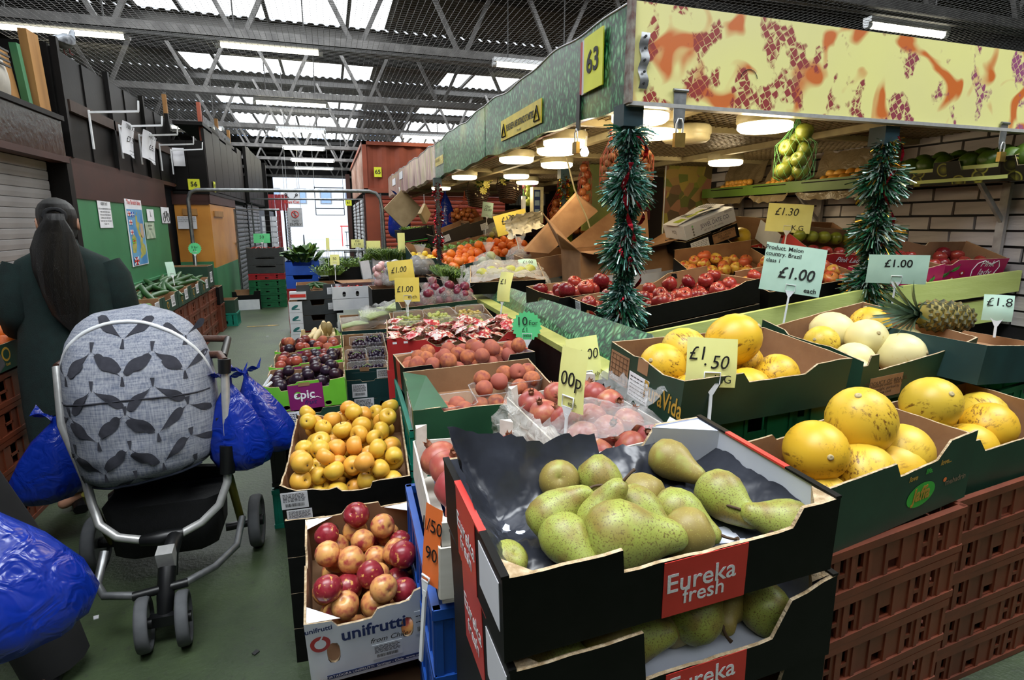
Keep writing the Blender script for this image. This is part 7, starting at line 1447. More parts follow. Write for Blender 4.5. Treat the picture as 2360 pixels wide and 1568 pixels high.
# ---------------------------------------------------------------- farther goods along the aisle
gs_lab = ('charcoal carton of courgettes, top of the stack by the white box', 'charcoal carton second in the stack, with white label', 'charcoal carton at the bottom of the stack')
for i in range(3):
    e = carton('charcoal_carton', gs_lab[i], (-.2, 7.92, .58 - i * .2), (.48, .42, .195), (0, -1, 2), GREYC, CARD, F=N(.33, .70, .42 if not i else .35), floor=.1, group='charcoal cartons by the white box')
    if i < 2: shipping_label(e, 'F', .78, 1.0, .3, .75, 50 + i, bars=False)
    if i == 0:
        for k in range(7): fruit('cucumber', F_CUC, local(e, (-.12 + k * .045, -.06 + .05 * (k % 3), .15 + .02 * (k % 2))), .14, (0, rad(80), rad(30 + k * 25)), f'courgette in the charcoal carton, {ORD[k+1]} from the aisle', 'courgette', 'courgettes in the charcoal carton', name='courgette')
for i in range(4):
    e = carton('white_leaf_carton', f'white carton with a teal leaf on its side, {("top", "second", "third", "bottom")[i]} of the column by the aisle', (-.46, 7.82, .43 - i * .143), (.16, .35, .14), (0, 0, 1), WHITEC, CARD, group='white cartons with teal leaf'); oval(e, 'F', .45, .5, .045, .018, M('teal_ink', '1c6a6a'), tilt=.5); panel(e, 'F', .2, .8, .25, .33, M('teal_ink', '1c6a6a'))
t = MB().box((-.42, 7.72, .64), (.2, .1, .1)).build('red_label_box', WHITEC); tag(t, 'white and red packet wedged on top of the leaf cartons', 'packet'); MB().box((0, -.051, .0), (.19, .002, .04)).build('red_stripe', RED, t, (-.42, 7.72, .64)); t.children[0].matrix_parent_inverse = Matrix.Identity(4); t.children[0].location = (-.42, 7.718, .64)
for i in range(2):
    e = carton('tomato_box', ('white corrugated box of cherry tomatoes with three oval holes', 'lower white corrugated box under the cherry tomatoes')[i], (.3, 7.6, .62 - i * .145), (.6, .42, (.15, .14)[i]), (0, -1, 1), WHITEC, WHITEC, holes={'F': [(.2, .27, .15, .6), (.47, .54, .15, .6), (.73, .80, .15, .6)]} if not i else None, floor=.1, edge=WHITEC)
    if not i:
        btext(e, 'F', .5, .82, .03, '___', INK); heap(e, 'orange', [F_TOM], 70, .022, 'cherry tomato in the white box', 'tomato', 'cherry tomatoes in the white box', .08, seed=91, name='cherry_tomato')
t = MB().add([(.12, 7.68, .785), (.52, 7.68, .785), (.6, 7.9, .80), (.04, 7.9, .80), (.12, 7.68, .789), (.52, 7.68, .789), (.6, 7.9, .804), (.04, 7.9, .804)], [(0, 1, 2, 3), (7, 6, 5, 4), (0, 4, 5, 1), (1, 5, 6, 2), (2, 6, 7, 3), (3, 7, 4, 0)]).build('card_sheet', CARD); tag(t, 'flat brown card sheet laid over the back of the tomato box', 'card')
for i in range(2): carton('blue_carton', ('bright blue carton holding dark leafy greens', 'bright blue carton under the leafy greens')[i], (-.38, 8.75, .83 - i * .19), (.46, .4, .185), (0, 0, 1), BLUEC, BLUEC, F=N(.2, .78, .3), floor=.08, edge=BLUEC, group='bright blue cartons')
for i in range(3): crate('red_crate', f'red crate below the blue cartons, {("top", "middle", "bottom")[i]}', (-.38, 8.75, .43 - i * .215), (.46, .4, .21), (0, 0, 1), M('red_crate_plastic', '9c1c24', .4), 'red crates under the blue cartons')
def leafy(loc, label, n, r, sz, seed, m=LEAFG, cat='greens'):
    t = thing('leafy_greens', label, cat, loc); rr = random.Random(seed)
    lf = MB().grid(lambda u, v: (u * sz, (v - .5) * sz * .62 * math.sin(math.pi * min(1, u * .92 + .05)) ** .7, sz * (.25 * math.sin(u * 2.4) - .1 * abs(v - .5) * 2 + .03 * math.sin(u * 14) * (v - .5))), 7, 4).mesh('leaf', m); lf2 = MB().grid(lambda u, v: (u * sz, (v - .5) * sz * .12, .04 * u), 4, 1).mesh('leaf', LEAFL)
    for i in range(n): a = rr.uniform(0, 6.28); ob('leaf', lf, t, (r * rr.uniform(0, .8) * math.cos(a), r * rr.uniform(0, .8) * math.sin(a), rr.uniform(0, .1)), (rr.uniform(-.5, .5), rr.uniform(-1.2, -.1), a))
    for i in range(n // 3): a = rr.uniform(0, 6.28); ob('leaf_rib', lf2, t, (r * .4 * math.cos(a), -r * .6, rr.uniform(0, .1)), (0, rr.uniform(-1, -.2), a))
leafy((-.36, 8.72, 1.0), 'large dark leafy greens heaped in the blue carton', 46, .22, .2, 3)
carton('dark_carton', 'dark carton of coriander bunches behind the tomato box', (.22, 8.35, .78), (.5, .4, .18), (0, 0, 2), BLACKC, BLACKC, floor=.12)
tuft('coriander', 'dense green coriander bunches behind the tomato box', 'herbs', (.22, 8.32, .92), .6, .42, .14, 900, LEAFG, 7, .002, .5, .03); tuft('parsley', 'darker parsley bunches between blue carton and ticket', 'herbs', (-.02, 8.1, .86), .4, .3, .12, 400, LEAFG, 8, .002, .5, .03)
carton('dark_carton', 'dark carton under the parsley between the boxes', (-.02, 8.45, .3), (.3, .3, .5), (0, 0, 2), BLACKC, BLACKC)
wb = carton('herb_box', 'white corrugated box overflowing with dill', (.84, 8.3, .93), (.58, .42, .16), (0, -1, 3), WHITEC, WHITEC, floor=.12, edge=WHITEC, holes={'F': [(.22, .25, .2, .45), (.72, .75, .2, .45)]}); btext(wb, 'F', .5, .25, .03, 'HERBS', INK) if False else None
tuft('dill', 'feathery dill fronds spilling over the white box', 'herbs', (.84, 8.2, 1.05), .7, .5, .2, 1600, LEAFG, 9, .003, 1.1); tuft('spring_onions', 'pale ends of bunched spring onions beside the dill', 'vegetables', (.55, 8.2, 1.05), .2, .3, .1, 120, LEAFL, 10, .006, 1.2)
for i in range(2): carton('white_carton', ('white carton under the dill box', 'white carton on the floor below the dill')[i], (.84, 8.3, .47 - i * .47), (.58, .42, .455), (0, 0, 3), WHITEC, WHITEC)
carton('styro_box', 'white foam box standing between coriander and dill', (.47, 8.2, .8), (.12, .4, .25), (0, -8, 3), WHITEC, WHITEC)
cp_ = carton('pepper_carton', 'blue-edged carton of long pale green peppers', (.72, 7.35, .82), (.36, .3, .12), (0, -2, 3), BLUEC, CARD, floor=.06)
for k in range(8): fruit('cucumber', M('pale_pepper_skin', '9ab03c', .35, '86a030'), local(cp_, (-.12 + k * .034, -.02 + .04 * (k % 2), .12)), .1, (0, rad(70 + k * 5), rad(k * 40)), f'long pale green pepper, {ORD[k+1]} from the aisle in its carton', 'pepper', 'long pale peppers', name='pepper')
carton('dark_carton', 'dark carton under the long pale peppers', (.72, 7.35, .0), (.36, .3, .8), (0, 0, 3), BLACKC)
for i, (x, y, z, m) in enumerate(((.62, 6.6, .86, 'c9302c'), (.74, 6.5, .86, '1a1a1e'))):
    bagged(('shiny red and white printed packets left of the yellow tickets', 'shiny black packets beside the yellow tickets')[i], (x - .06, y, z), .13, 'plum', M('packet_%d' % i, m, .25, 'e0e0e0', 20), 9, .05, 'bag', None, 140 + i, neck=.15)
carton('dark_carton', 'dark carton with red trays under the printed packets', (.62, 6.55, .5), (.42, .4, .34), (0, 0, 2), BLACKC); crate('red_crate', 'red crate on the floor under the printed packets', (.62, 6.55, .0), (.42, .4, .49), (0, 0, 2), M('red_crate_plastic', '9c1c24'))
bagged('shiny clear bag of dark aubergines behind the yellow tickets', (1.0, 6.7, .95), .18, 'lemon', M('aubergine_skin', '1c1220', .2), 7, .06, 'bag of aubergines', None, 150)
carton('dark_carton', 'dark carton under the bagged aubergines', (1.0, 6.7, .6), (.4, .4, .34), (0, 0, 2), BLACKC); crate('black_crate', 'black crate on the floor under the aubergines', (1.0, 6.7, 0), (.4, .4, .59), (0, 0, 2), BLACKP)
tuft('dark_herbs', 'long bank of dark green herbs along the grass ledge', 'herbs', (1.22, 5.85, .98), .22, 1.3, .13, 1800, LEAFG, 12, .003, .7, rz=4); carton('dark_carton', 'long dark tray under the bank of herbs', (1.22, 5.9, .85), (.26, 1.3, .12), (0, 0, 4), BLACKC)
for k in range(6): fruit('orange', F_ORA, (1.36 + .05 * (k % 2), 6.35 + .08 * (k // 2), 1.06 + .06 * (k % 2)), .05, (k, 0, 0), f'orange in the small bag by the thin red post, {ORD[k+1]}', 'orange', 'bagged oranges by the thin red post')
# parsnips, celery
pc = slat_crate('parsnip_crate', 'pale wooden crate of parsnips behind the plum trays', (-.145, 5.45, .38), (.33, .5, .12), (4, 0, 0), WOODL)
for k, (x, y, z, az, tl) in enumerate(((-.07, -.02, .14, 60, 75), (-.02, -.05, .15, 75, 70), (.06, .02, .19, 265, 40), (.1, .03, .18, 268, 42), (.12, -.04, .13, 80, 80), (.02, -.12, .12, 40, 85), (-.1, -.1, .11, 95, 88), (.03, .1, .14, 90, 60), (.08, -.1, .12, 100, 85), (-.05, .1, .13, 80, 70))):
    fruit('parsnip', F_PARS, local(pc, (x, y, z)), .13, (0, rad(tl), rad(az)), ('thick parsnip nearest the aisle in the wooden crate', 'second thick parsnip from the aisle', 'long parsnip standing point up at the back of the crate', 'parsnip standing beside the upright long one', 'parsnip at the celery end of the crate', 'stubby parsnip lying across the front', 'short parsnip in the aisle front corner', 'parsnip buried at the middle back', 'parsnip at the front by the celery', 'parsnip at the back near the aisle')[k], 'parsnip', 'parsnips in the wooden crate')
for i in range(2): crate('black_crate', ('black crate under the parsnip crate, upper', 'black crate under the parsnip crate, on the floor')[i], (-.145, 5.45, .19 - i * .19), (.34, .5, .185), (0, 0, 0), BLACKP)
t = thing('clear_sack', 'crumpled clear sack hanging at the aisle side of the parsnip crate', 'bag', (-.34, 5.2, .1)); MB().loft([[(.06 * k * (1 + .2 * math.sin(5 * a)) * math.cos(a), .09 * k * math.sin(a), z) for a in [i * .4 for i in range(16)]] for z, k in ((0, .6), (.12, 1), (.25, .8), (.36, .35))]).build('film_bag', FILM2, t)
tuft('corn_husk', 'pale green husk leaves standing between parsnips and grapes', 'husk', (.04, 4.75, .5), .06, .25, .22, 26, LEAFL, 14, .016, .25)
cc_ = carton('celery_carton', 'carton of bagged celery behind the black grapes', (.36, 4.85, .58), (.62, .5, .16), (6, 0, 1), DKTEAL, CARD, floor=.08)
for k, (x, y, z) in enumerate(((-.2, -.05, .14), (-.02, -.02, .2), (.16, .02, .26), (-.08, .14, .17), (.12, .14, .2))):
    t = thing('bagged_celery', ('bagged celery heart nearest the aisle above the grapes', 'bagged celery heart in the middle of the carton', 'bagged celery with the tall film neck near the tickets', 'bagged celery at the back, aisle side', 'bagged celery at the back, ticket side')[k], 'celery', local(cc_, (x, y, z)), (0, 0, k * .5), 'bagged celery')
    for s in range(7): MB().tube([(-.1, (s - 3) * .016, .0), (0, (s - 3) * .018, .02 + .008 * (s % 2)), (.11, (s - 3) * .024, .03)], [.014, .012, .006], 6).build('stalk', M('celery_stalk', 'b9c98a', .4, 'a3b870'), t)
    MB().loft([[(xx, .075 * kk * math.cos(a) * (1 + .15 * math.sin(6 * a + xx * 30)), .02 + .055 * kk * math.sin(a) * (1 + .15 * math.sin(5 * a))) for a in [i * .314 for i in range(20)]] for xx, kk in ((-.14, .3), (-.11, .9), (0, 1), (.1, 1.05), (.16, .7), (.2, .25), (.26, .5))], cap=False).build('film_bag', FILM, t)
for i in range(2): carton('dark_carton', ('dark green carton with lime stripe, under the celery', 'dark carton on the floor under the celery')[i], (.36, 4.9, .3 - i * .3), (.6, .5, .29), (0, 0, 1), (DKGREEN, BLACKC)[i])
for i, (x, y) in enumerate(((.28, 4.5), (.36, 4.62))): punnet(cc_, -.08 + .12 * i, -.3, .06 + .03 * i, .16, .12, .05, ('clear tray of dark berries, in front of the celery', 'second clear tray of dark berries by the celery')[i], F_GRD, 40, .0115, 160 + i, 'trays of dark berries')
# tickets of the far goods
for (x, y, z, wd, ht, c, lb, tx) in ((.06, 7.95, 1.07, .12, .14, YEL, 'small yellow ticket over the parsley reading 50', '50'), (-.017, 8.16, 1.27, .045, .17, YEL, 'narrow yellow ticket seen edge-on before the bright exit', ''), (.45, 9.8, 1.22, .2, .14, YEL, 'yellow ticket in front of the dark rack at the exit', 'Dill\n£1.00'), (.96, 8.05, 1.28, .1, .28, YEL, 'tall yellow ticket bent over the dill', ''), (1.2, 8.0, 1.1, .08, .26, YEL, 'narrow yellow ticket with writing at the end of the dill box', '£1'), (.62, 8.6, 1.2, .2, .2, YEL, 'yellow ticket half behind the dill fronds', '')):
    ticket(lb, (x, y, z), wd, ht, [(tx, .05, 0, .1, {})] if tx else [], c, rot=-5, stick=.2)
ticket('green ticket standing in the red peppers on the far dark stack', (-1.17, 11.45, 1.28), .28, .17, [('50', .08, 0, .1, {})], NEONG, rot=0, stick=.12)
# far dark stack against the left side
for i in range(3): carton('charcoal_tray', f'charcoal tray in the far stack by the bright exit, {("top", "second", "third")[i]}', (-1.14, 11.6, .95 - i * .155), (.62, .42, .15), (0, 0, 0), GREYC, GREYC, floor=.1, F=[(0, 1.1), (.15, 1), (.85, 1), (1, 1.1)], holes={'F': [(.22, .78, .72, .92)]} if i else None, group='charcoal trays in the far stack')
crate('red_crate', 'red tray between charcoal and green trays of the far stack', (-1.14, 11.6, .52), (.62, .42, .115), (0, 0, 0), M('red_crate_plastic', '9c1c24'))
for i in range(4): crate('green_crate', f'green tray of the far stack, {("top", "second", "third", "lowest")[i]}', (-1.14, 11.6, .39 - i * .13), (.63, .43, .127), (0, 0, 0), GREENP, 'green trays of the far stack')
for k in range(7): fruit('cucumber', F_TOM, (-1.35 + k * .07, 11.5, 1.1), .07, (0, 1.2, k * 1.1), f'red pepper on the far charcoal stack, {ORD[k+1]} from the wall', 'pepper', 'red peppers on the far stack', name='red_pepper')
e = carton('box_pair', 'open dark carton with white lower half beside the far stack', (-1.52, 11.35, .0), (.5, .35, .34), (0, 0, 6), BLACKC, CARD, F=N(.2, .8, .2)); panel(e, 'F', 0, .95, 0, .55, WHITEC, 'white_half')
crate('teal_crate', 'small teal crate on the floor at the end of the wall display', (-1.56, 9.6, .0), (.3, .34, .2), (0, 0, 0), TEALP); carton('green_carton', 'dark green carton standing on the small teal crate', (-1.58, 9.62, .2), (.3, .36, .2), (0, 0, 0), DKGREEN)
# ---------------------------------------------------------------- goods along the left wall, the pram, the people
for i, yy in enumerate((3.35, 3.95, 4.55, 5.15, 5.75, 6.35, 6.95, 7.55, 8.15, 8.75)):
    n = 5 if i < 3 else 4
    for j in range(n): crate('brown_crate', f'open brown crate, {ORD[j+1]} from the floor in the {ORD[i+1]} stack along the wall', (-1.88, yy, j * .163), (.58, .57, .16), (0, 0, 0), BROWNP, 'open brown crates along the wall', ns=3, handle=False)
def wallbox(yy, z, label, d=.56, **kw):
    e = carton('produce_carton', label, (-1.87, yy, z), (.6, d, .175), (0, -2, 0), DKGREEN, CARD, Rr=N(.15, .85, .25), torn=.004, floor=.06, **kw); oval(e, 'R', .3, .45, .04, .035, INKY, name='yellow_emblem'); oval(e, 'R', .3, .45, .028, .024, DKGREEN, .002, 'emblem_eye'); btext(e, 'R', .3, .16, .025, 'love', INKY)
    return e
for i, (yy, z) in enumerate(((3.5, .82), (4.1, .82))):
    e = wallbox(yy, z, ('green carton of oranges beside the coat of the standing woman', 'green carton of oranges behind the one by the coat')[i]); shipping_label(e, 'R', .6, .9, .2, .8, 70 + i)
    heap(e, 'grapefruit', [F_TOMO, F_ORA], 26, .05, ('orange in the carton by the coat', 'orange in the carton behind the coat')[i], 'orange', ('oranges by the coat', 'oranges behind the coat')[i], .06, seed=200 + i, aisle='the wall', name='orange')
e = carton('teal_carton', 'teal carton with white label on the crates at the near end of the wall', (-1.9, 3.05, .66), (.6, .3, .15), (0, 0, 0), DKTEAL); shipping_label(e, 'R', .3, .8, .2, .8, 77)
for i, yy in enumerate((4.75, 5.35, 5.93, 6.5, 7.08, 7.66, 8.24)):
    e = wallbox(yy, .655, f'green carton on the wall crates, {ORD[i+1]} beyond the woman'); shipping_label(e, 'R', .55, .8, .25, .9, 80 + i)
    if i < 2: heap(e, 'grapefruit', [F_TOMO], 20, .058, f'grapefruit in the {ORD[i+1]} wall carton', 'grapefruit', f'grapefruit in the {ORD[i+1]} wall carton', .06, seed=210 + i, aisle='the wall', name='grapefruit')
    elif i == 2: heap(e, 'orange', [F_LIME], 26, .036, 'avocado in the third wall carton', 'avocado', 'avocados in the third wall carton', .08, seed=214, aisle='the wall', name='avocado')
    else:
        rr = random.Random(i)
        for k in range(11): fruit('cucumber', F_CUC, local(e, (-.2 + .04 * k, rr.uniform(-.1, .1), .15 + .03 * (k % 3))), .2, (0, rad(84 + rr.uniform(-14, 6)), rad(90 + rr.uniform(-45, 45))), f'cucumber in the {ORD[i+1]} wall carton, {ORD[k+1]} from the wall', 'cucumber', f'cucumbers in the {ORD[i+1]} wall carton', name='cucumber')
e = carton('green_carton', 'dark green carton standing behind the cucumbers under the pipe', (-1.95, 9.1, .655), (.6, .4, .3), (0, 0, 0), DKGREEN, CARD); oval(e, 'F', .6, .5, .05, .05, INKY); shipping_label(e, 'R', .3, .7, .2, .7, 90)
carton('dark_carton', 'dark carton with white label at the far end of the wall crates', (-1.72, 9.15, .40), (.34, .3, .25), (0, 0, 0), BLACKC); crate('brown_crate', 'open brown crate at the far end of the wall under the dark carton', (-1.75, 9.15, 0), (.4, .36, .39), (0, 0, 0), BROWNP, ns=3, handle=False)
ticket('neon green starburst ticket over the cucumbers under the pipe', (-1.86, 9.3, 1.19), .18, .18, [('3 for', .045, 0, .1, {}), ('£1', .05, 0, -.15, {})], NEONG, star=True, stick=.15)
ticket('pale yellow ticket behind the woman over the grapefruit', (-2.0, 5.5, .98), .12, .16, [('50', .05, 0, .1, {})], YEL, rot=35, stick=.1)
ticket('grey wrapped ticket standing among the cucumbers', (-1.8, 7.6, 1.02), .1, .17, [], MINT, rot=45, stick=.1)

def skinned(V, E, m, name, parent, sub=2):
    """one continuous surface grown around a skeleton of joints (x, y, z, radius)"""
    me = bpy.data.meshes.new(name); me.from_pydata([v[:3] for v in V], E, []); o = bpy.data.objects.new(name, me); _tmp.collection.objects.link(o)
    md = o.modifiers.new('skin', 'SKIN'); md.use_smooth_shade = True
    for i, v in enumerate(V): me.skin_vertices[0].data[i].radius = (v[3], v[4] if len(v) > 4 else v[3])
    me.skin_vertices[0].data[0].use_root = True
    s = o.modifiers.new('sub', 'SUBSURF'); s.levels = sub; s.render_levels = sub
    vl = _tmp.view_layers[0]; vl.update(); r = bpy.data.meshes.new_from_object(o.evaluated_get(vl.depsgraph)); r.materials.clear(); r.materials.append(m); r.polygons.foreach_set('use_smooth', [True] * len(r.polygons)); bpy.data.objects.remove(o)
    return ob(name, r, parent)
def person(label, loc, rz, h, foot=0, hands=None, step=0):
    p = thing('person', label, 'person', loc, (0, 0, rad(rz))); k = h / 1.65
    V = [(0, 0, .90, .13, .11), (0, 0, 1.08, .12, .10), (0, 0, 1.25, .14, .10), (0, 0, 1.36, .09, .07), (0, .01, 1.42, .05), (0, .02, 1.47, .055)]
    E = [(0, 1), (1, 2), (2, 3), (3, 4), (4, 5)]
    hands = hands or ((-.2, .25, .98), (.2, .25, .98))
    for s, hd, fx in ((-1, hands[0], -foot), (1, hands[1], foot)):
        b = len(V); q_ = step if s < 0 else 0; V += [(s * .085, 0, .82, .085), (s * (.09 + q_ * .65), .01, .46, .055), (s * (.09 + q_), -.02, .09, .038), (s * (.09 + q_) + .1 * fx, .10 * (1 - abs(fx)), .035 if fx else .028, .03 if fx else .015)]; E += [(0, b), (b, b + 1), (b + 1, b + 2), (b + 2, b + 3)]
        b = len(V); el = Vector((s * .235, -.03, 1.08)); hv = Vector(hd); V += [(s * .165, 0, 1.32, .042), (*el, .04), (*(el.lerp(hv, .8)), .03), (*hv, .026)]; E += [(3, b), (b, b + 1), (b + 1, b + 2), (b + 2, b + 3)]
        for f in range(4):
            c = len(V); d_ = (hv - el).normalized(); sd = d_.cross(Vector((0, 0, 1))).normalized(); q = hv + sd * (f - 1.5) * .018
            V += [(*(q + d_ * .035), .0085), (*(q + d_ * (.06 + .006 * (f in (1, 2))) - Vector((0, 0, .015))), .008), (*(q + d_ * .055 - Vector((0, 0, .038))), .007)]; E += [(b + 3, c), (c, c + 1), (c + 1, c + 2)]
        c = len(V); V += [(*(hv - sd * s * .03 + d_ * .01), .010), (*(hv - sd * s * .04 + d_ * .035 - Vector((0, 0, .01))), .009)]; E += [(b + 3, c), (c, c + 1)]
    V = [(x * k, y * k, z * k, *[r * k for r in rs]) for x, y, z, *rs in V]
    skinned(V, E, SKIN, 'body', p)
    # head: shaped rings with brow, nose, chin
    rings = []
    for z, rx, rf, rb in ((1.43, .045, .05, .05), (1.455, .055, .085, .062), (1.475, .062, .098, .078), (1.505, .068, .098, .092), (1.535, .072, .094, .100), (1.56, .074, .093, .104), (1.59, .073, .094, .104), (1.62, .066, .083, .094), (1.645, .045, .055, .064), (1.655, .01, .01, .012)):
        ring = []
        for i in range(24):
            a = i * math.pi / 12; f = math.sin(a); y = (rf if f > 0 else rb) * f
            if f > .97: y += {1.505: .012, 1.535: .026, 1.56: .012, 1.475: .006}.get(z, 0)
            if z == 1.56 and .82 < f < .97: y -= .01
            ring.append((rx * math.cos(a) * k, (y + .02) * k, z * k))
        rings.append(ring)
    MB().loft(rings).build('head', SKIN, p)
    for s in (-1, 1):
        MB().loft([[(s * (.072 + .014 * q) * k, (.005 + .022 * r_ * math.cos(a) + .0) * k, (1.535 + .033 * r_ * math.sin(a)) * k) for a in [i * math.pi / 5 for i in range(10)]] for q, r_ in ((0, .7), (1, 1), (1.1, .55))]).build('ear', SKIN, p)
        MB().lathe([(0, -.011), (.008, -.008), (.011, 0), (.008, .008), (0, .011)], 10, c=(s * .03 * k, .104 * k, 1.55 * k)).build('eye', WHITEC, p); MB().lathe([(0, -.005), (.005, 0), (0, .005)], 8, c=(s * .03 * k, .113 * k, 1.55 * k)).build('iris', STEMB, p)
        MB().tube([(s * .014 * k, .112 * k, 1.572 * k), (s * .03 * k, .112 * k, 1.578 * k), (s * .046 * k, .1 * k, 1.572 * k)], .003, 5).build('eyebrow', HAIR, p)
        MB().tube([(s * .088 * k, .0, 1.55 * k), (s * .078 * k, .05 * k, 1.535 * k), (s * .05 * k, .1 * k, 1.52 * k)], .0025, 5).build('mask_strap', BLKFAB, p)
        x0 = s * (.09 + (step if s < 0 else 0)) * k; q = .5 * math.pi if not foot else 0
        sh = [(-.06, .035, .03), (-.02, .04, .045), (.06, .042, .04), (.13, .045, .03), (.19, .03, .018), (.215, .01, .01)]; cq, sq = (1, 0) if foot and s > 0 else (0, 1)
        MB().loft([[((x0 + cq * t_ - sq * wd * math.cos(a)), (-.02 + sq * t_ + cq * wd * math.cos(a)), max(.004, hh * .85 + hh * .85 * math.sin(a))) for a in [i * math.pi / 6 for i in range(12)]] for t_, wd, hh in sh]).build('shoe', M('black_shoe', '0c0c0d', .3), p)
        if foot and s > 0: MB().box((x0 + .13, -.02, .05), (.05, .03, .008)).bar((x0 + .1, -.04, .05), (x0 + .17, .0, .05), .006).build('shoe_buckle', CHROME, p)
    MB().tube([(-.022 * k, .112 * k, 1.483 * k), (0, .118 * k, 1.481 * k), (.022 * k, .112 * k, 1.483 * k)], .004, 6).build('mouth', M('lips', '9a5a50', .5), p)
    return p, k
def coat(p, k, rows, m, sleeves, name='coat'):
    mb = MB(); rings = [[((rx * math.cos(a) * (1 + .03 * math.sin(a * 6 + z * 9) * (z < .95))) * k, (ry * math.sin(a) * (1 + .04 * math.sin(a * 5 + z * 7) * (z < .95))) * k, z * k) for a in [i * math.pi / 16 for i in range(32)]] for z, rx, ry in rows]
    mb.loft(rings, cap=False)
    for pts, rs in sleeves: mb.tube([[c * k for c in q] for q in pts], [r * k for r in rs], 14)
    return mb.build(name, m, p)
pw_, k = person('woman in a dark green coat with a black ponytail, seen from behind at the pram', (-1.31, 3.5, 0), 17, 1.66, 1, ((-.15, .3, 1.0), (.2, .32, 1.0)))
coat(pw_, k, [(.42, .265, .19), (.6, .26, .185), (.8, .25, .175), (.95, .235, .165), (1.1, .22, .15), (1.22, .225, .145), (1.3, .22, .135), (1.36, .19, .12), (1.40, .12, .095), (1.43, .075, .078), (1.46, .068, .075)], COAT, [([(s * .17, 0, 1.33), (s * .20, -.01, 1.26), (s * .225, -.03, 1.1), (s * .22, .03, 1.03), (s * .2, .2, 1.01), (s * .19, .27, 1.0)], [.075, .082, .075, .07, .055, .048]) for s in (-1, 1)])
for s in (-1, 1): MB().tube([(s * .09, 0, .85), (s * .09, .01, .5), (s * .09, -.01, .12)], [.1, .085, .065], 12).build('trouser_leg', TROUS, pw_)
hm = MB(); rings = []
for z, rx, rf, rb in ((1.47, .066, -.02, .09), (1.5, .076, -.01, .104), (1.54, .082, .0, .112), (1.58, .083, .04, .114), (1.61, .079, .085, .110), (1.635, .066, .075, .094), (1.655, .045, .05, .065), (1.668, .012, .012, .015)):
    rings.append([(rx * math.cos(a) * k * (1 + .012 * math.sin(a * 17)), ((rf if math.sin(a) > 0 else rb) * math.sin(a) + .018) * k * 1.02, z * k) for a in [i * math.pi / 14 for i in range(28)]])
hm.loft(rings); hm.build('hair_cap', HAIR, pw_)
MB().loft([[(rx * math.cos(a) * (1 + .08 * math.sin(a * 7 + z * 12)) * k + .012 * math.sin(z * 8), (y - ry * math.sin(a) * (1 + .08 * math.sin(a * 9 + z * 15))) * k, z * k) for a in [i * math.pi / 14 for i in range(28)]] for z, rx, ry, y in ((1.59, .02, .02, -.11), (1.585, .036, .035, -.13), (1.555, .042, .038, -.155), (1.5, .07, .045, -.165), (1.42, .092, .05, -.17), (1.32, .098, .05, -.175), (1.2, .09, .045, -.18), (1.1, .07, .035, -.185), (1.04, .035, .02, -.19), (1.0, .006, .006, -.19))]).build('ponytail', HAIR, pw_)
MB().tube([(.042 * math.cos(a) * k, (-.128 + .01 * math.sin(a)) * k, (1.575 + .034 * math.sin(a)) * k) for a in [i * .45 for i in range(14)]], .011, 6, closed=True).build('hair_tie', BLKFAB, pw_)
p2, k = person('person in black clothes at the picture edge carrying a blue bag', (-1.31, 2.10, 0), 180, 1.7, 0, ((-.33, .46, .93), (.22, .1, .85)), .21)
coat(p2, k, [(.62, .235, .17), (.7, .225, .16), (.9, .2, .15), (1.1, .2, .14), (1.25, .21, .135), (1.34, .17, .11), (1.4, .09, .08), (1.44, .062, .065)], TROUS, [([(s * .17, 0, 1.33), (s * .235, -.03, 1.08), (s * .25, .2 if s < 0 else .05, .97)], [.075, .065, .045]) for s in (-1, 1)])
for s in (-1, 1): MB().tube([(s * .1, 0, .85), (s * (.1 if s > 0 else .24), .01, .47), (s * (.1 if s > 0 else .31), -.01, .05)], [.115, .115, .10], 12).build('trouser_leg', TROUS, p2)
MB().loft([[(rx * math.cos(a) * k, ((rf if math.sin(a) > 0 else rb) * math.sin(a) + .018) * k, z * k) for a in [i * math.pi / 10 for i in range(20)]] for z, rx, rf, rb in ((1.47, .07, -.02, .09), (1.54, .083, .0, .112), (1.6, .08, .085, .112), (1.64, .062, .07, .09), (1.668, .012, .012, .015))]).build('hair_cap', HAIR, p2)
# pram: patterned carrycot, silver frame, wheels
pm = thing('pram', 'pram with blue-grey carrycot printed with dark leaves and silver frame', 'pram', (-.775, 2.62, 0))
SZ = [(.50, .16, .06), (.515, .215, .13), (.56, .25, .18), (.66, .268, .20), (.80, .272, .205), (.90, .27, .20), (1.0, .262, .175), (1.08, .24, .135), (1.14, .205, .09), (1.185, .15, .045), (1.205, .09, .012), (1.21, .02, .0)]
def shp(z):
    for (z0, a0, b0), (z1, a1, b1) in zip(SZ, SZ[1:]):
        if z <= z1: t = max(0, (z - z0) / (z1 - z0)); return a0 + (a1 - a0) * t, b0 + (b1 - b0) * t
    return SZ[-1][1:]
def lift(x, z): return z + (.15 * x * max(0, (.95 - z) / .45) - .06 * x * max(0, (z - .95) / .25)) + 0
def front(x, z, off=0):
    a, b = shp(z); q = min(.999, abs(x) / max(a, 1e-3)); w_ = .006 * noise.noise(Vector((x * 14, z * 14, 1))) + .006 * noise.noise(Vector((x * 30, z * 20, 3)))
    return Vector((x, -b * (1 - q ** 2.6) ** .5 - .03 * math.sin(max(0, (z - .5)) * 4) * 0 - off + w_, lift(x, z)))
rings = []
for i in range(34):
    z = .50 + .71 * i / 33; a, b = shp(z); ring = [front(a * math.cos(math.pi - math.pi * j / 24), z) for j in range(25)] + [Vector((a * math.cos(math.pi * j / 16), (.34 if z < .9 else .34 - (z - .9) * .55) * math.sin(math.pi * j / 16), lift(a * math.cos(math.pi * j / 16), z))) for j in range(1, 16)]
    rings.append(ring)
MB().loft(rings).build('carrycot', DENIM, pm)
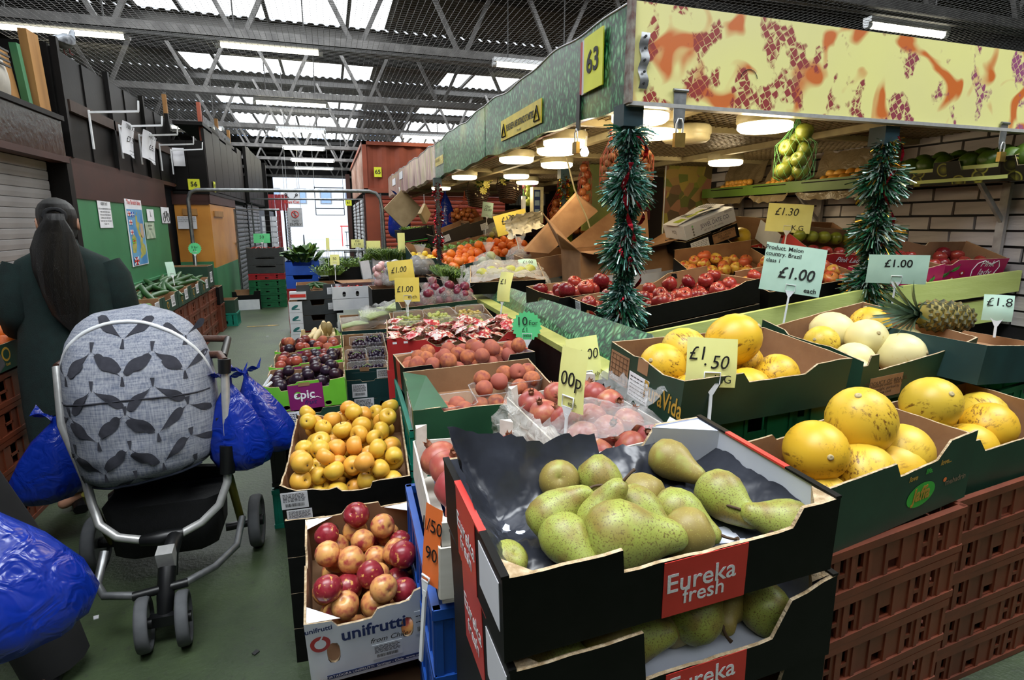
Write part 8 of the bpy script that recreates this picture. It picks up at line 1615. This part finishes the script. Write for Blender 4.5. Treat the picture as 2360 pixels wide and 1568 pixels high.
MB().tube([front(.268 * math.sin(t_), .86 + .31 * math.cos(t_) ** .8 if math.cos(t_) > 0 else .86, .004) + Vector((0, .02 * (1 - math.cos(t_)), 0)) for t_ in [(-1.45 + 2.9 * i / 30) for i in range(31)]], .008, 8).build('white_piping', WHITEP, pm)
MB().tube([front(x, .865 + .02 * (1 - (x / .27) ** 2), .002) for x in [-.262 + .524 * i / 24 for i in range(25)]], .003, 5).build('seam', DENIMD, pm)
MB().tube([front(x, .52 - .0 + .02 * abs(x), .004) for x in [-.2 + .4 * i / 16 for i in range(17)]], .006, 6).build('lower_seam', M('dark_denim_trim', '3a4052', .9), pm)
def leafm(cx, cz, up_, s=1.0, tilt=0):
    mb = MB(); ct, st = math.cos(tilt), math.sin(tilt)
    for sd in (-1, 1):
        def fn(u, v):
            wd = .021 * math.sin(math.pi * min(.999, u) ** 2.0) ** .75; x, z = sd * (.004 + .078 * u), up_ * (.062 * u ** .85) + (v - .5) * 2 * wd
            x, z = x * s, z * s; return front(max(-.262, min(.262, cx + x * ct - z * st)), max(.53, min(1.19, cz + x * st + z * ct)), .0035)
        mb.grid(fn, 10, 4)
    mb.grid(lambda u, v: front(max(-.262, min(.262, cx + (v - .5) * (.004 + .012 * u))), max(.53, min(1.19, cz - up_ * .034 * u)), .0035), 3, 1)
    mb.build('leaf_print', DENIMD, pm)
for r_, (z, up_) in enumerate(((1.11, 1), (1.065, -1), (.975, 1), (.93, -1), (.83, -1), (.735, 1), (.69, -1), (.60, 1), (.56, -1))):
    for c_ in (-2, -1, 0, 1, 2):
        x = c_ * .205 + (.10 if r_ % 2 else 0) - .01
        if abs(x) < shp(z)[0] - .02: leafm(x, z, up_, 1.18 if abs(x) < .17 else .85, .12 * math.sin(r_ * 3 + c_))
tb = lambda pts, r, nm, m, n=10: MB().tube(pts, r, n).build(nm, m, pm)
tb([(.325, -.05, .97), (.315, -.06, .8), (.31, -.08, .62), (.295, -.1, .46), (.26, -.12, .37), (.19, -.14, .31), (.11, -.16, .28)], .017, 'frame_tube', CHROME)
tb([(-.325, .1, .97), (-.30, .0, .75), (-.235, -.04, .52), (-.22, -.06, .42), (-.19, -.1, .34), (-.12, -.14, .295), (-.02, -.16, .275)], .017, 'frame_tube', CHROME)
tb([(-.03, -.16, .275), (.05, -.18, .285), (.12, -.16, .285)], [.022, .032, .022], 'centre_joint', BLACKP, 12); tb([(.10, -.2, .29), (.1, -.3, .27), (.105, -.34, .2)], [.03, .032, .028], 'centre_joint', BLACKP, 12)
MB().box((.1, -.33, .27), (.058, .05, .10), 0, (.25, 0, 0)).build('silver_cap', CHROME, pm); tb([(.105, -.355, .25), (.105, -.42, .17), (.1, -.44, .1)], [.032, .03, .026], 'front_stem', BLACKP, 12)
tb([(-.13, -.25, .30), (-.14, -.33, .21), (-.1, -.39, .195), (.02, -.42, .19)], .015, 'lower_bar', STEEL); tb([(.0, -.42, .19), (.18, -.40, .2)], .017, 'lower_joint', BLACKP); tb([(.17, -.4, .2), (.26, -.32, .2), (.32, -.18, .2), (.33, -.05, .26)], .015, 'lower_bar', STEEL)
for s in (-1, 1):
    tb([(.02 + s * .27, .16, .12), (.02 + s * .27, -.02, .45)], .017, 'olive_leg', OLIVE); tb([(.02 + s * .2, .15, .12), (.02 + s * .33, .17, .12)], .02, 'axle', BLACKP)
    wheel = lambda x, y, r, wd, rz=0: [MB().loft([[(xx, q * math.cos(a), q * math.sin(a)) for a in [i * math.pi / 14 for i in range(28)]] for xx, q in ((-wd / 2, r * .8), (-wd / 2, r * .95), (-wd * .3, r), (wd * .3, r), (wd / 2, r * .95), (wd / 2, r * .8), (-wd / 2, r * .8))], cap=False).build('tyre', RUBBER, pm, (x, y, r), (0, 0, rz)), MB().cyl((0, 0, 0), r * .8, wd * .5, 20, axis='X').build('wheel_disc', STEEL, pm, (x, y, r), (0, 0, rz)), MB().cyl((0, 0, 0), r * .2, wd * 1.2, 12, axis='X').build('hub', BLACKP, pm, (x, y, r), (0, 0, rz))]
    wheel(.02 + s * .335, .17, .125, .05); wheel(.105 + s * .065, -.47, .10, .042, .15)
MB().box((.1, -.46, .1), (.09, .03, .04)).build('front_axle', BLACKP, pm)
MB().loft([[(sx * .2 * q + .02, .10 + sy * .15 * q, z) for sx, sy in ((-1, -.8), (-.8, -1), (.8, -1), (1, -.8), (1, .8), (.8, 1), (-.8, 1), (-1, .8))] for z, q in ((.12, .8), (.15, 1), (.3, 1.05), (.38, 1.1))]).build('storage_basket', BLKFAB, pm)
MB().box((.02, .16, .40), (.46, .02, .14), 0, (.25, .12, 0)).build('basket_flap', BLKFAB, pm)
tb([(.31, .02, .985), (.28, .35, 1.0)], .016, 'handle_arm', BLACKP); tb([(.28, .36, 1.0), (.1, .42, 1.0), (-.15, .42, 1.0), (-.3, .36, 1.0), (-.325, .1, .97)], .016, 'handle_bar', LEATHER); tb([(.325, -.05, .98), (.30, .0, 1.0), (.22, .06, .99), (.1, .1, .99)], .017, 'leather_grip', LEATHER)
tb([(.325, -.05, .99), (.322, -.055, .93)], .025, 'grip_joint', BLACKP, 12); tb([(.308, -.085, .62), (.30, -.1, .5)], .03, 'frame_clamp', BLACKP, 12); MB().cyl((.285, -.02, .72), .045, .03, 16, axis='X').build('hinge_disc', BLACKP, pm)
bag('blue_bag', 'blue carrier bag tied to the silver pram frame, nearer of two', (-.45, 2.60, .90), .12, .09, .42, BLUEBAG, seed=5, lean=(.03, 0), pleat=.13); bag('blue_bag', 'blue carrier bag hanging behind the nearer one on the pram', (-.41, 2.78, .88), .11, .1, .40, BLUEBAG, seed=8, lean=(.12, 0), pleat=.12)
bag('blue_bag', 'blue carrier bag hanging low between the pram and the wall crates', (-1.27, 3.05, .66), .15, .1, .42, BLUEBAG, seed=9, lean=(-.10, 0), pleat=.12); bag('navy_bag', 'dark blue bag under the pram carrycot', (-.88, 2.98, .52), .14, .1, .26, M('navy_bag_plastic', '0f1a48', .4), seed=10)
bag('blue_bag', 'large blue carrier bag held low in front by the person in black', (-1.0, 1.62, .97), .23, .15, .50, BLUEBAG, seed=12, lean=(.12, -.02), pleat=.08, rot=10, n=28, knot=False)
# ---------------------------------------------------------------- done
bpy.data.scenes.remove(_tmp)
